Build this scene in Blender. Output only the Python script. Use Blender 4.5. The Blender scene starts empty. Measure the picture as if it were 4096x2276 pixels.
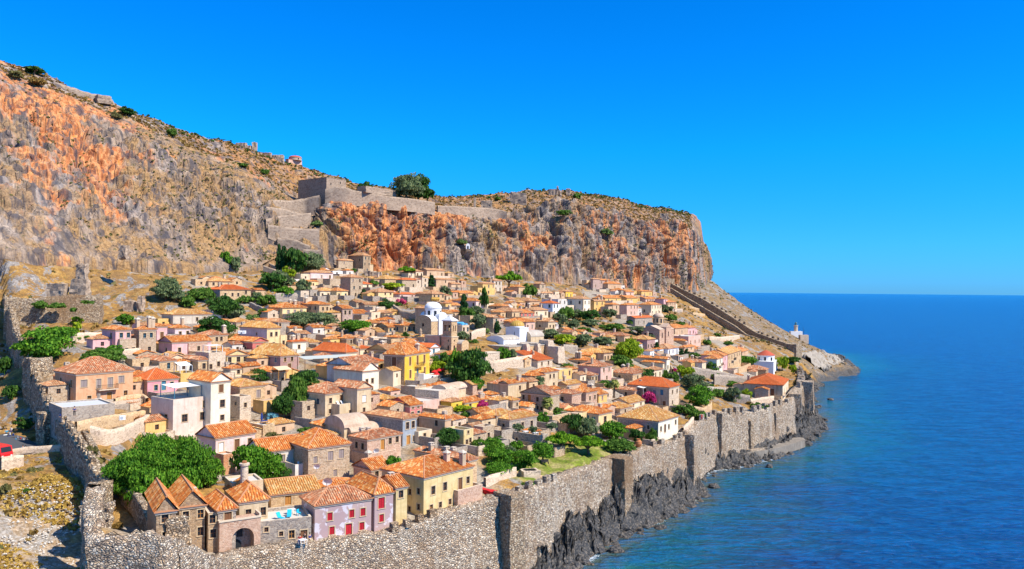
import bpy, math, random
import numpy as np
from mathutils import Matrix, Vector
random.seed(7)
R = math.radians
sc = bpy.context.scene
COL = sc.collection
# ------------------------------------------------------------------ camera
CAMZ = 52.0
FPX = 3215.0            # focal length in pixels of the 4096 wide photograph
rz, fz = 0.0096, 0.0068
right = Vector((math.sqrt(1 - rz * rz), 0, rz))
fwd = Vector((-rz * fz, 1, fz)).normalized()
fwd = (fwd - right * fwd.dot(right)).normalized()
up = right.cross(fwd)
cam = bpy.data.cameras.new('camera')
cam.lens = 36 * FPX / 4096
cam.sensor_width = 36
cam.clip_start, cam.clip_end = 1, 120000
co = bpy.data.objects.new('camera', cam)
COL.objects.link(co)
M = Matrix.Identity(4)
for i in range(3):
    M[i][0], M[i][1], M[i][2] = right[i], up[i], -fwd[i]
M.translation = (0, 0, CAMZ)
co.matrix_world = M
sc.camera = co
# ------------------------------------------------------------------ light
SUN_BEARING, SUN_EL = 116, 47
w = bpy.data.worlds.new('World'); sc.world = w; w.use_nodes = True
nt = w.node_tree
bg = nt.nodes['Background']
sky = nt.nodes.new('ShaderNodeTexSky'); sky.sky_type = 'NISHITA'
sky.sun_disc = False
sky.sun_elevation = R(SUN_EL)
sky.sun_rotation = R(SUN_BEARING)
sky.air_density, sky.dust_density, sky.ozone_density, sky.altitude = 1.0, 0.15, 4.0, 50
hs = nt.nodes.new('ShaderNodeHueSaturation'); hs.inputs['Saturation'].default_value = 1.25
hs.inputs['Value'].default_value = 1.0
hs.inputs['Hue'].default_value = 0.497
nt.links.new(sky.outputs[0], hs.inputs['Color']); tint = nt.nodes.new('ShaderNodeMixRGB'); tint.blend_type = 'MULTIPLY'; tint.inputs[0].default_value = 1
# the deep polarised blue of the photograph: a filter over the sky that grows stronger away from the horizon, then turns near neutral overhead, out of view, to add fill light
tc = nt.nodes.new('ShaderNodeTexCoord'); sz = nt.nodes.new('ShaderNodeSeparateXYZ'); nt.links.new(tc.outputs['Generated'], sz.inputs[0])
cr = nt.nodes.new('ShaderNodeValToRGB'); nt.links.new(sz.outputs[2], cr.inputs[0]); e_ = cr.color_ramp.elements
while len(e_) < 6: e_.new(0.5)
for el, (p_, c_) in zip(e_, [(0.0, (.09, .37, 1.0)), (0.08, (.060, .44, .97)), (0.17, (.020, .55, .97)), (0.36, (.003, .54, 1.0)), (0.48, (.32, .66, .95)), (0.66, (.85, .90, .95))]):
    el.position = p_; el.color = (*c_, 1)
nt.links.new(cr.outputs[0], tint.inputs[2]); nt.links.new(hs.outputs[0], tint.inputs[1]); nt.links.new(tint.outputs[0], bg.inputs[0])
bg.inputs[1].default_value = 0.15
sun = bpy.data.lights.new('sun', 'SUN'); sun.energy = 4.6; sun.angle = R(0.5)
sun.color = (1.0, 0.93, 0.82)
so = bpy.data.objects.new('sun', sun); COL.objects.link(so)
tosun = Vector((math.sin(R(SUN_BEARING)) * math.cos(R(SUN_EL)), math.cos(R(SUN_BEARING)) * math.cos(R(SUN_EL)), math.sin(R(SUN_EL))))
so.rotation_euler = tosun.to_track_quat('Z', 'Y').to_euler()
so.location = (200, -100, 300)
sc.view_settings.view_transform = 'Standard'
sc.view_settings.look = 'None'
sc.view_settings.exposure = 0.6
sc.view_settings.gamma = 1
# ------------------------------------------------------------------ projection: photo pixel -> place
CR = {'A': (0, 1600, 2.117), 'B': (500, 1600, 2.117), 'C': (1200, 1600, 2.117), 'D': (0, 1100, 2.385), 'E': (800, 1100, 2.385),
      'F': (1600, 1100, 2.385), 'G': (2400, 1100, 2.385), 'H': (1700, 1500, 2.385), 'I': (2500, 1500, 2.385), 'J': (900, 950, 2.981),
      'K': (1600, 1000, 2.981), 'L': (800, 500, 2.385), 'M': (1700, 650, 2.1467), 'N': (2800, 1100, 1.2168), 'P': (2200, 1050, 2.981),
      'Q': (0, 900, 2.981), 'S': (0, 200, 1.431), 'O': (0, 0, 0.62891)}


def full(c, x, y):
    a = CR[c]
    return a[0] + x / a[2], a[1] + y / a[2]


def ray(X, Y):
    d = right * ((X - 2048) / FPX) + up * (-(Y - 1138) / FPX) + fwd
    return d / d.y


def at(c, x, y, d):
    """the point d metres in front of the camera seen at crop pixel x, y"""
    r = ray(*full(c, x, y))
    return Vector((r.x * d, d, CAMZ + r.z * d))


def atz(c, x, y, z):
    r = ray(*full(c, x, y))
    d = (z - CAMZ) / r.z
    return Vector((r.x * d, d, z))


# ------------------------------------------------------------------ noise in numpy
def _h(ix, iy, iz, s=0):
    n = (ix.astype(np.int64) * 374761393 + iy.astype(np.int64) * 668265263 + iz.astype(np.int64) * 2147483647 + s * 144665) & 0xffffffff
    n = (n ^ (n >> 13)) * 1274126177 & 0xffffffff
    n = (n ^ (n >> 16)) * 2246822519 & 0xffffffff
    return ((n ^ (n >> 15)) & 0xffffff) / float(0xffffff)


def vnoise(p, s=0):
    i = np.floor(p).astype(np.int64); f = p - i; f = f * f * f * (f * (f * 6 - 15) + 10)
    r = 0
    for a in (0, 1):
        for b in (0, 1):
            for c in (0, 1):
                wgt = (f[..., 0] if a else 1 - f[..., 0]) * (f[..., 1] if b else 1 - f[..., 1]) * (f[..., 2] if c else 1 - f[..., 2])
                r = r + wgt * _h(i[..., 0] + a, i[..., 1] + b, i[..., 2] + c, s)
    return r * 2 - 1


def fbm(p, octv=4, s=0, gain=0.5):
    r = 0; a = 1.0; q = np.array(p, float)
    for k in range(octv):
        r = r + a * vnoise(q, s + k); a *= gain; q = q * 2.03 + 11.7
    return r


def ridged(p, octv=4, s=0, gain=0.5):
    r = 0; a = 1.0; q = np.array(p, float)
    for k in range(octv):
        r = r + a * (1 - 2 * np.abs(vnoise(q, s + k))); a *= gain; q = q * 2.07 + 5.3
    return r


def worley(p, s=0):
    i = np.floor(p).astype(np.int64)
    f1 = np.full(p.shape[:-1], 9.0); f2 = f1.copy(); idv = np.zeros(p.shape[:-1])
    for a in (-1, 0, 1):
        for b in (-1, 0, 1):
            for c in (-1, 0, 1):
                j = i + np.array([a, b, c])
                q = np.stack([j[..., k] + _h(j[..., 0], j[..., 1], j[..., 2], s + 31 * k) for k in range(3)], -1)
                d = np.sqrt(((q - p) ** 2).sum(-1))
                m = d < f1
                f2 = np.where(m, f1, np.minimum(f2, d))
                idv = np.where(m, _h(j[..., 0], j[..., 1], j[..., 2], s + 99), idv)
                f1 = np.minimum(f1, d)
    return f1, f2, idv


# ------------------------------------------------------------------ ground heights: thin plate spline through surveyed spots
GP = """230,1400,90 300,1330,97 450,1400,104 600,1397,112 780,1368,117 990,1340,124 1150,1292,131.5 1240,1256,140 1340,1225,149 1450,1187,162
1540,1158,176 1623,1130,189.5 1700,1105,202 1725,1085,212 1767,1062,228 1810,1045,241 1883,1040,255 1949,1024,267 1996,1012,279 2004,985,308
2018,946,362 2008,926,396 1998,900,450 190,1045,148 240,1028,165 480,1100,160 380,1180,140 575,1192,143 700,1205,137 830,1205,140 930,1145,155
1090,1135,158 1240,1115,172 680,1065,170 800,1085,165 930,995,190 1045,968,205 1170,965,215 1300,1065,190 1350,985,215 1490,1065,205
1640,1095,206 1640,965,255 1600,1035,228 1700,1005,245 1800,965,295 1850,935,330 1900,965,320 1925,938,365 1970,928,385 300,880,215 440,890,210
640,900,215 750,900,225 900,900,230 1120,880,240 1300,880,250 1240,938,225 1450,905,268 1600,905,290 1750,905,320 1850,875,380 1960,882,420
200,850,230 110,842,225 500,830,250 700,800,275 850,820,270 1000,840,262 1100,800,290 1240,800,305 1400,802,340 1500,832,325 1650,832,360
1750,842,385 1850,852,430 200,745,275 20,745,282 130,823,237 235,823,240 30,823,236 400,740,280 570,757,290 750,732,320 900,762,310 1000,752,330 1200,747,365 1400,757,400
1550,782,420 1680,792,450 1750,800,470 0,650,270 150,670,285 300,680,300 450,690,310 600,700,320 700,680,345 830,690,360 920,690,375
1100,692,410 1250,702,435 1400,715,460 1500,722,480 1600,730,510 1660,735,535 1720,754,532 1780,795,512 1836,831,494 1905,863,472 1800,748,590 1850,755,620
1780,702,645 1900,792,590 1975,842,560 2030,868,540 2060,888,530 2000,908,470 2040,922,480 2080,937,500 2018,962,462 2135,926,556 2105,903,600
-250,650,260"""
GPW = """100,1180,136 100,1300,116 100,1420,105 180,1220,124 50,1130,150 130,1122,150 190,1425,107 10,1050,168 10,960,190 -100,1100,150 -100,900,200 -200,1400,100 60,1140,148 60,1010,172 30,930,190 -100,760,260"""
STEPW = 5.0
ctrl = []
for t in GP.split():
    u, v, d = map(float, t.split(','))
    p = at('O', u, v, d); ctrl.append((p.x, p.y, p.z))
for t in GPW.split():
    u, v, d = map(float, t.split(','))
    p = at('O', u, v, d); ctrl.append((p.x, p.y, p.z + STEPW))
ctrl += [(260, 620, -6), (230, 700, -6), (175, 700, 30), (120, 700, 70), (60, 640, 66), (250, 520, -8), (215, 470, -8), (190, 420, -6), (-150, 60, 16), (-60, 62, 14), (300, 800, -8),
         (0, 560, 62), (-60, 500, 62), (-130, 440, 60), (-180, 360, 64), (-220, 250, 60), (-200, 150, 30)]
ctrl = np.array(ctrl)


def _tps_fit(P, lam=0.0008):
    S = 100.0
    xy = P[:, :2] / S; n = len(P)
    d = np.linalg.norm(xy[:, None] - xy[None], axis=-1)
    K = d * d * np.log(d + 1e-9) + lam * np.eye(n)
    Q = np.hstack([np.ones((n, 1)), xy])
    A = np.block([[K, Q], [Q.T, np.zeros((3, 3))]])
    return np.linalg.solve(A, np.concatenate([P[:, 2], np.zeros(3)]))


TW = _tps_fit(ctrl)


def ground_np(x, y):
    x = np.asarray(x, float); y = np.asarray(y, float); sh = x.shape
    q = np.stack([x.ravel(), y.ravel()], -1) / 100.0
    out = np.empty(len(q)); C = ctrl[:, :2] / 100.0
    for k in range(0, len(q), 20000):
        d = np.linalg.norm(q[k:k + 20000, None] - C[None], axis=-1)
        out[k:k + 20000] = (d * d * np.log(d + 1e-9)) @ TW[:-3] + TW[-3] + q[k:k + 20000] @ TW[-2:]
    return out.reshape(sh)


def gz(x, y):
    return float(ground_np(np.array([x]), np.array([y]))[0])


_D = np.concatenate([np.arange(70, 300, 0.5), np.arange(300, 760, 1.0)])


def hit(c, x, y):
    """first ground point under a photo pixel"""
    r = ray(*full(c, x, y))
    z = ground_np(r.x * _D, _D) - (CAMZ + r.z * _D)
    k = np.argmax(z > 0)
    if z[k] <= 0:
        k = len(_D) - 1
    if k > 0:
        t = z[k - 1] / (z[k - 1] - z[k] + 1e-9)
        d = _D[k - 1] + (_D[k] - _D[k - 1]) * min(max(t, 0), 1)
    else:
        d = _D[0]
    return Vector((r.x * d, d, CAMZ + r.z * d))


# ------------------------------------------------------------------ mesh helpers
def link(o, parent=None):
    COL.objects.link(o)
    if parent is not None:
        o.parent = parent
    return o


class MB:
    """collects faces for ONE mesh object"""
    def __init__(s):
        s.v = []; s.f = []; s.m = []; s.uv = []; s.hasuv = False

    def quad(s, pts, mat=0, uv=None):
        k = len(s.v); s.v.extend([tuple(p) for p in pts]); s.f.append(tuple(range(k, k + len(pts)))); s.m.append(mat)
        s.uv.append(uv)
        if uv: s.hasuv = True

    def box(s, lo, hi, mat=0, skip=''):
        x0, y0, z0 = lo; x1, y1, z1 = hi
        if 'b' not in skip: s.quad([(x0, y0, z0), (x0, y1, z0), (x1, y1, z0), (x1, y0, z0)], mat)
        s.quad([(x0, y0, z1), (x1, y0, z1), (x1, y1, z1), (x0, y1, z1)], mat)
        s.quad([(x0, y0, z0), (x1, y0, z0), (x1, y0, z1), (x0, y0, z1)], mat)
        s.quad([(x1, y0, z0), (x1, y1, z0), (x1, y1, z1), (x1, y0, z1)], mat)
        s.quad([(x1, y1, z0), (x0, y1, z0), (x0, y1, z1), (x1, y1, z1)], mat)
        s.quad([(x0, y1, z0), (x0, y0, z0), (x0, y0, z1), (x0, y1, z1)], mat)

    def prism(s, poly, z0, z1, mat=0):
        n = len(poly)
        s.quad([(p[0], p[1], z1) for p in poly], mat)
        s.quad([(p[0], p[1], z0) for p in reversed(poly)], mat)
        for i in range(n):
            a, b = poly[i], poly[(i + 1) % n]
            s.quad([(a[0], a[1], z0), (b[0], b[1], z0), (b[0], b[1], z1), (a[0], a[1], z1)], mat)

    def tube(s, a, b, r0, r1, n=6, mat=0, cap=True):
        a = Vector(a); b = Vector(b); d = (b - a).normalized()
        u = d.orthogonal().normalized(); v = d.cross(u)
        A = [a + (u * math.cos(t) + v * math.sin(t)) * r0 for t in [2 * math.pi * i / n for i in range(n)]]
        B = [b + (u * math.cos(t) + v * math.sin(t)) * r1 for t in [2 * math.pi * i / n for i in range(n)]]
        for i in range(n):
            s.quad([A[i], A[(i + 1) % n], B[(i + 1) % n], B[i]], mat)
        if cap:
            s.quad(B, mat); s.quad(A[::-1], mat)

    def lathe(s, prof, n=16, c=(0, 0), mat=0, ribs=0):
        """prof: list of (radius, z)"""
        for k in range(len(prof) - 1):
            for i in range(n):
                t0, t1 = 2 * math.pi * i / n, 2 * math.pi * (i + 1) / n
                f0 = 1 + (0.035 if ribs and i % 2 else 0); f1 = 1 + (0.035 if ribs and (i + 1) % 2 else 0)
                (r0, z0), (r1, z1) = prof[k], prof[k + 1]
                P = [(c[0] + r0 * f0 * math.cos(t0), c[1] + r0 * f0 * math.sin(t0), z0), (c[0] + r0 * f1 * math.cos(t1), c[1] + r0 * f1 * math.sin(t1), z0),
                     (c[0] + r1 * f1 * math.cos(t1), c[1] + r1 * f1 * math.sin(t1), z1), (c[0] + r1 * f0 * math.cos(t0), c[1] + r1 * f0 * math.sin(t0), z1)]
                if r1 < 1e-4: P = P[:3]
                s.quad(P, mat)

    def mesh(s, name, mats, smooth=False):
        me = bpy.data.meshes.new(name)
        me.from_pydata(s.v, [], s.f)
        for m in (mats if isinstance(mats, (list, tuple)) else [mats]): me.materials.append(m)
        if any(s.m): me.polygons.foreach_set('material_index', s.m)
        if s.hasuv:
            L = me.uv_layers.new(name='UVMap'); k = 0
            for f, u in zip(s.f, s.uv):
                for j in range(len(f)):
                    if u: L.data[k].uv = u[j]
                    k += 1
        if smooth: me.polygons.foreach_set('use_smooth', [True] * len(s.f))
        me.update()
        return me

    def build(s, name, mats, parent=None, smooth=False, loc=None):
        o = bpy.data.objects.new(name, s.mesh(name, mats, smooth))
        if loc is not None: o.location = loc
        return link(o, parent)


def grid_mesh(name, V, mat, smooth=False, parent=None, mask=None):
    """V: (n, m, 3) array of points"""
    n, m, _ = V.shape
    me = bpy.data.meshes.new(name)
    idx = np.arange(n * m).reshape(n, m)
    F = np.stack([idx[:-1, :-1], idx[1:, :-1], idx[1:, 1:], idx[:-1, 1:]], -1).reshape(-1, 4)
    if mask is not None:
        F = F[mask.reshape(-1)]
    nf = len(F)
    me.vertices.add(n * m); me.vertices.foreach_set('co', V.reshape(-1).astype(np.float32))
    me.loops.add(nf * 4); me.loops.foreach_set('vertex_index', F.reshape(-1).astype(np.int32))
    me.polygons.add(nf); me.polygons.foreach_set('loop_start', np.arange(0, nf * 4, 4, dtype=np.int32))
    me.update(calc_edges=True); me.validate()
    if smooth: me.polygons.foreach_set('use_smooth', [True] * nf)
    me.materials.append(mat)
    o = bpy.data.objects.new(name, me)
    return link(o, parent)


def vattr(o, name, vals):
    a = o.data.attributes.new(name, 'FLOAT', 'POINT')
    a.data.foreach_set('value', np.asarray(vals, np.float32).reshape(-1))


def tag(o, label=None, cat=None, group=None, kind=None):
    if label: o['label'] = label
    if cat: o['category'] = cat
    if group: o['group'] = group
    if kind: o['kind'] = kind
    return o


def empty(name, loc, rz=0, label=None, cat=None, group=None):
    o = bpy.data.objects.new(name, None); o.location = loc; o.rotation_euler = (0, 0, rz); o.empty_display_size = 1
    link(o)
    return tag(o, label, cat, group, 'thing' if cat else None)


def copy_tree(o, parent=None):
    c = o.copy(); link(c, parent)
    for k in ('label', 'category', 'group'):
        if parent is None and k in c: del c[k]
    for ch in list(o.children): copy_tree(ch, c)
    return c


# ------------------------------------------------------------------ materials
class NT:
    def __init__(s, name, rough=0.9, spec=0.25):
        s.mat = bpy.data.materials.new(name); s.mat.use_nodes = True
        s.t = s.mat.node_tree; s.b = s.t.nodes['Principled BSDF']
        s.b.inputs['Roughness'].default_value = rough
        s.b.inputs['Specular IOR Level'].default_value = spec
        g = s.t.nodes.new('ShaderNodeNewGeometry'); s.pos = g.outputs['Position']; s.nrm = g.outputs['Normal']; s.geo = g

    def n(s, typ, **kw):
        nd = s.t.nodes.new('ShaderNode' + typ)
        for k, v in kw.items():
            if k.startswith('_'): setattr(nd, k[1:], v)
            else: s.set(nd.inputs[k.replace('__', ' ')], v)
        return nd

    def set(s, sock, v):
        if isinstance(v, bpy.types.NodeSocket): s.t.links.new(v, sock)
        elif isinstance(v, (tuple, list)) and len(v) == 3 and sock.type == 'RGBA': sock.default_value = (*v, 1)
        else: sock.default_value = v

    def scale(s, vec, xyz):
        m = s.n('Mapping'); s.set(m.inputs['Vector'], vec); m.inputs['Scale'].default_value = xyz; return m.outputs[0]

    def noise(s, vec, sc_, det=4, rough=0.55, dist=0.0):
        return s.n('TexNoise', Vector=vec, Scale=sc_, Detail=det, Roughness=rough, Distortion=dist).outputs['Fac']

    def voro(s, vec, sc_, feat='F1', out='Distance', rnd=1.0):
        return s.n('TexVoronoi', _feature=feat, Vector=vec, Scale=sc_, Randomness=rnd).outputs[out]

    def ramp(s, fac, stops, interp='LINEAR'):
        r = s.n('ValToRGB'); s.set(r.inputs[0], fac); e = r.color_ramp.elements; r.color_ramp.interpolation = interp
        while len(e) < len(stops): e.new(0.5)
        for el, (p, c) in zip(e, stops):
            el.position = p; el.color = (*c, 1) if isinstance(c, (tuple, list)) else (c, c, c, 1)
        return r.outputs[0]

    def mix(s, f, a, b, mode='MIX'):
        m = s.n('MixRGB', _blend_type=mode); s.set(m.inputs[0], f); s.set(m.inputs[1], a); s.set(m.inputs[2], b); return m.outputs[0]

    def math(s, op, a, b=0.0, clamp=False):
        m = s.n('Math', _operation=op); m.use_clamp = clamp; s.set(m.inputs[0], a); s.set(m.inputs[1], b); return m.outputs[0]

    def attr(s, name):
        return s.n('Attribute', _attribute_name=name).outputs['Fac']

    def out(s, col, bump=None, strength=0.5, dist=0.1, rough=None):
        s.set(s.b.inputs['Base Color'], col)
        if rough is not None: s.set(s.b.inputs['Roughness'], rough)
        if bump is not None:
            bn = s.n('Bump', Height=bump, Strength=strength, Distance=dist); s.t.links.new(bn.outputs[0], s.b.inputs['Normal'])
        return s.mat


def plain(name, col, rough=0.8, metal=0.0, var=0.12):
    t = NT(name, rough); t.b.inputs['Metallic'].default_value = metal
    n = t.noise(t.pos, 1.7, 3)
    c = t.mix(t.math('MULTIPLY', n, var * 3), col, tuple(min(1, x * 0.55) for x in col))
    return t.out(c)


PL = {}


def plaster(name, col, stain=0.5, light=None):
    """lime plaster: big blotches, rain streaks, fine grain, patches where an older coat shows"""
    if name in PL: return PL[name]
    t = NT('plaster_' + name, 0.92, 0.15)
    big = t.noise(t.pos, 0.35, 5, 0.65, 0.6)
    streak = t.noise(t.scale(t.pos, (1.6, 1.6, 0.16)), 1.0, 4, 0.6)
    fine = t.noise(t.pos, 7, 4, 0.6)
    dark = tuple(c * f for c, f in zip(col, (0.62, 0.54, 0.45)))
    lite = light or tuple(min(0.86, c * 1.16 + 0.08) for c in col)
    c = t.mix(t.ramp(big, [(0.42, 0.0), (0.62, 1.0)]), col, lite)
    c = t.mix(t.math('MULTIPLY', t.ramp(streak, [(0.5, 0.0), (0.72, 1.0)]), stain), c, dark)
    base_ = t.noise(t.pos, 1.1, 5, 0.7)
    c = t.mix(t.ramp(base_, [(0.56, 0.0), (0.64, 0.55 * min(1, stain + .2))]), c, dark)
    c = t.mix(0.35, c, t.mix(fine, dark, lite))
    PL[name] = t.out(c, fine, 0.25, 0.03)
    return PL[name]


ST = {}


def stone(name, cols, mortar, scale=2.4, flat=1.5, contrast=1.0, bump=0.5, plasterfrac=0.0, plastercol=None):
    """rubble masonry: one tone per stone, mortar joints, worn patches"""
    if name in ST: return ST[name]
    t = NT('stone_' + name, 0.95, 0.15)
    wob = t.n('VectorMath', _operation='ADD'); t.set(wob.inputs[0], t.pos)
    nn = t.n('TexNoise', Vector=t.pos, Scale=1.3, Detail=2); sc3 = t.n('VectorMath', _operation='SCALE'); t.set(sc3.inputs[0], nn.outputs['Color']); sc3.inputs['Scale'].default_value = 0.35
    t.set(wob.inputs[1], sc3.outputs[0])
    v = t.scale(wob.outputs[0], (1, 1, flat))
    cell = t.voro(v, scale, 'F1', 'Color')
    sepn = t.n('SeparateColor'); t.set(sepn.inputs[0], cell)
    edge = t.voro(v, scale, 'DISTANCE_TO_EDGE', 'Distance')
    k = len(cols)
    c = t.ramp(sepn.outputs[0], [(i / k, cc) for i, cc in enumerate(cols)], 'CONSTANT')
    fine = t.noise(t.pos, 6, 4, 0.7)
    c = t.mix(t.math('MULTIPLY', fine, 0.5 * contrast), c, tuple(x * 0.4 for x in cols[0]))
    big = t.noise(t.pos, 0.25, 4, 0.6)
    c = t.mix(t.ramp(big, [(0.45, 0.0), (0.68, 0.35)]), c, mortar)
    c = t.mix(t.ramp(edge, [(0.02, 0.75), (0.09, 0.0)]), c, mortar)
    if plasterfrac:
        pn = t.noise(t.pos, 0.5, 5, 0.7)
        c = t.mix(t.ramp(pn, [(1 - plasterfrac - 0.02, 0.0), (1 - plasterfrac + 0.02, 0.9)]), c, plastercol or mortar)
    h = t.math('ADD', t.ramp(edge, [(0.0, 0.0), (0.12, 1.0)]), t.math('MULTIPLY', fine, 0.6))
    ST[name] = t.out(c, h, bump, 0.08)
    return ST[name]


WALLS = {
    'stone': lambda: stone('tan', [(0.436, 0.305, 0.187), (0.554, 0.403, 0.264), (0.330, 0.232, 0.154), (0.607, 0.464, 0.319), (0.502, 0.329, 0.198)], (0.634, 0.488, 0.330), 3.2),
    'stone_brown': lambda: stone('brown', [(0.356, 0.220, 0.121), (0.449, 0.293, 0.165), (0.277, 0.183, 0.110), (0.528, 0.366, 0.220), (0.317, 0.220, 0.154)], (0.475, 0.329, 0.198), 3.2),
    'stone_gray': lambda: stone('gray', [(0.330, 0.268, 0.220), (0.449, 0.366, 0.286), (0.251, 0.207, 0.176), (0.528, 0.439, 0.341), (0.383, 0.293, 0.220)], (0.502, 0.415, 0.319), 3.0),
    'stone_light': lambda: stone('light', [(0.607, 0.451, 0.308), (0.713, 0.549, 0.385), (0.475, 0.342, 0.242), (0.792, 0.622, 0.451)], (0.792, 0.622, 0.440), 3.2),
    'stone_pink': lambda: stone('pink', [(0.528, 0.305, 0.198), (0.620, 0.390, 0.275), (0.436, 0.256, 0.176), (0.660, 0.464, 0.330)], (0.686, 0.464, 0.319), 3.2, plasterfrac=0.35),
    'stone_tan': lambda: stone('ochre', [(0.554, 0.354, 0.176), (0.660, 0.451, 0.242), (0.449, 0.281, 0.154), (0.713, 0.512, 0.297)], (0.739, 0.512, 0.297), 3.0, plasterfrac=0.4, plastercol=(0.686, 0.451, 0.242)),
    'stone_mauve': lambda: stone('mauve', [(0.409, 0.268, 0.220), (0.502, 0.342, 0.275), (0.343, 0.232, 0.187), (0.554, 0.403, 0.319)], (0.554, 0.378, 0.297), 3.0, plasterfrac=0.3),
    'brick': lambda: stone('brick', [(0.607, 0.232, 0.099), (0.686, 0.317, 0.154), (0.475, 0.195, 0.099), (0.726, 0.403, 0.220)], (0.660, 0.403, 0.242), 5.0),
    'cream': lambda: plaster('cream', (.66, .52, .34)), 'cream_tan': lambda: plaster('cream_tan', (.56, .42, .25), 0.8),
    'cream_white': lambda: plaster('cream_white', (.74, .64, .48)), 'cream_gray': lambda: plaster('cream_gray', (.52, .44, .34), 0.8),
    'cream_pink': lambda: plaster('cream_pink', (.68, .52, .42), 0.7, (.78, .66, .54)), 'yellow_pale': lambda: plaster('yellow_pale', (.70, .50, .24), 0.6),
    'yellow': lambda: plaster('yellow', (.66, .40, .12)), 'yellow_bright': lambda: plaster('yellow_bright', (.76, .43, .035), 0.25),
    'ochre': lambda: plaster('ochre', (.60, .38, .10)), 'ochre_light': lambda: plaster('ochre_light', (.62, .46, .20), 0.7),
    'orange': lambda: plaster('orange', (.60, .31, .15), 0.6), 'tan': lambda: plaster('tan', (.52, .34, .20), 0.8),
    'pink': lambda: plaster('pink', (.66, .36, .34), 0.4), 'pink_hot': lambda: plaster('pink_hot', (.66, .27, .29), 0.3), 'pink_pale': lambda: plaster('pink_pale', (.70, .48, .42)),
    'pink_tan': lambda: plaster('pink_tan', (.60, .38, .29), 0.7), 'pink_red': lambda: plaster('pink_red', (.52, .17, .15), 0.4), 'red': lambda: plaster('red', (.50, .12, .09), 0.3),
    'lilac': lambda: lilac(), 'lilac_pale': lambda: plaster('lilac_pale', (.60, .48, .50)), 'mauve': lambda: plaster('mauve', (.36, .21, .18), 0.3),
    'white': lambda: plaster('white', (.78, .76, .72), 0.15), 'white_worn': lambda: plaster('white_worn', (.62, .57, .50), 1.0, (.76, .73, .68)),
    'white_gray': lambda: plaster('white_gray', (.58, .53, .46), 0.5), 'blue_gray': lambda: plaster('blue_gray', (.27, .30, .33), 0.4),
    'white_blue': lambda: plaster('white_blue', (.74, .78, .84), 0.1), 'stained': lambda: plaster('stained', (.48, .36, .22), 1.2, (.62, .52, .38)),
}


def lilac():
    if 'lilac' in PL: return PL['lilac']
    t = NT('plaster_lilac', 0.92, 0.15)
    n1 = t.noise(t.pos, 0.5, 6, 0.62, 0.4); n2 = t.noise(t.pos, 6, 4); n3 = t.noise(t.pos, 0.22, 3)
    c = t.mix(t.ramp(n3, [(0.4, 0.0), (0.6, 1.0)]), (.43, .30, .29), (.50, .36, .31))
    c = t.mix(t.ramp(n1, [(0.545, 0.0), (0.575, 1.0)]), c, (.66, .60, .62))
    c = t.mix(t.math('MULTIPLY', n2, 0.35), c, (.30, .2, .2))
    PL['lilac'] = t.out(c, n2, 0.25, 0.03)
    return PL['lilac']


RF = {}
PAL = {'o': [(.60, .18, .035), (.66, .26, .06), (.48, .13, .03), (.72, .42, .17), (.57, .20, .05)],
       'r': [(.60, .13, .03), (.64, .17, .04), (.56, .12, .03), (.62, .16, .05)],
       'y': [(.58, .30, .08), (.66, .40, .13), (.52, .24, .07), (.70, .48, .22), (.58, .24, .06)],
       't': [(.52, .26, .11), (.60, .34, .16), (.42, .19, .09), (.64, .42, .22), (.52, .21, .09)],
       'b': [(.48, .18, .08), (.58, .29, .15), (.34, .14, .07), (.64, .42, .25), (.54, .17, .06)]}


def roofmat(p, ribs=False):
    """clay tiles: UV in tile units, one tone per tile; flat far roofs get the rows as relief"""
    key = (p, ribs)
    if key in RF: return RF[key]
    t = NT('roof_tiles_' + p + ('_modelled' if ribs else ''), 0.85, 0.2)
    uv = t.n('UVMap').outputs[0]
    fl = t.n('VectorMath', _operation='FLOOR'); t.set(fl.inputs[0], uv)
    wn = t.n('TexWhiteNoise', _noise_dimensions='3D', Vector=fl.outputs[0]).outputs['Value']
    cs = PAL[p]; k = len(cs)
    c = t.ramp(wn, [(i / k, cc) for i, cc in enumerate(cs)], 'CONSTANT')
    big = t.noise(t.pos, 0.6, 4, 0.6)
    c = t.mix(t.ramp(big, [(0.38, 0.0), (0.7, 0.55)]), c, tuple(x * 0.62 for x in cs[2]))
    li = t.noise(t.pos, 2.3, 3, 0.6)
    c = t.mix(t.ramp(li, [(0.62, 0.0), (0.75, 0.45)]), c, (.62, .46, .30))
    if ribs:
        RF[key] = t.out(c, t.noise(t.pos, 9, 3), 0.3, 0.03)
    else:
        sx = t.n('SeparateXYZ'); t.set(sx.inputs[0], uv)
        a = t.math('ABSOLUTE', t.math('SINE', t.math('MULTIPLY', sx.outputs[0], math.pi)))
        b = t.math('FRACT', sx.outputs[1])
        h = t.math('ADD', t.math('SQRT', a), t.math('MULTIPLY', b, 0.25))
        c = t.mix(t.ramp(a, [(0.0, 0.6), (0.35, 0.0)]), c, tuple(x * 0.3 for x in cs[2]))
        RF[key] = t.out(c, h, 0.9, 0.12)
    return RF[key]


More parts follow.
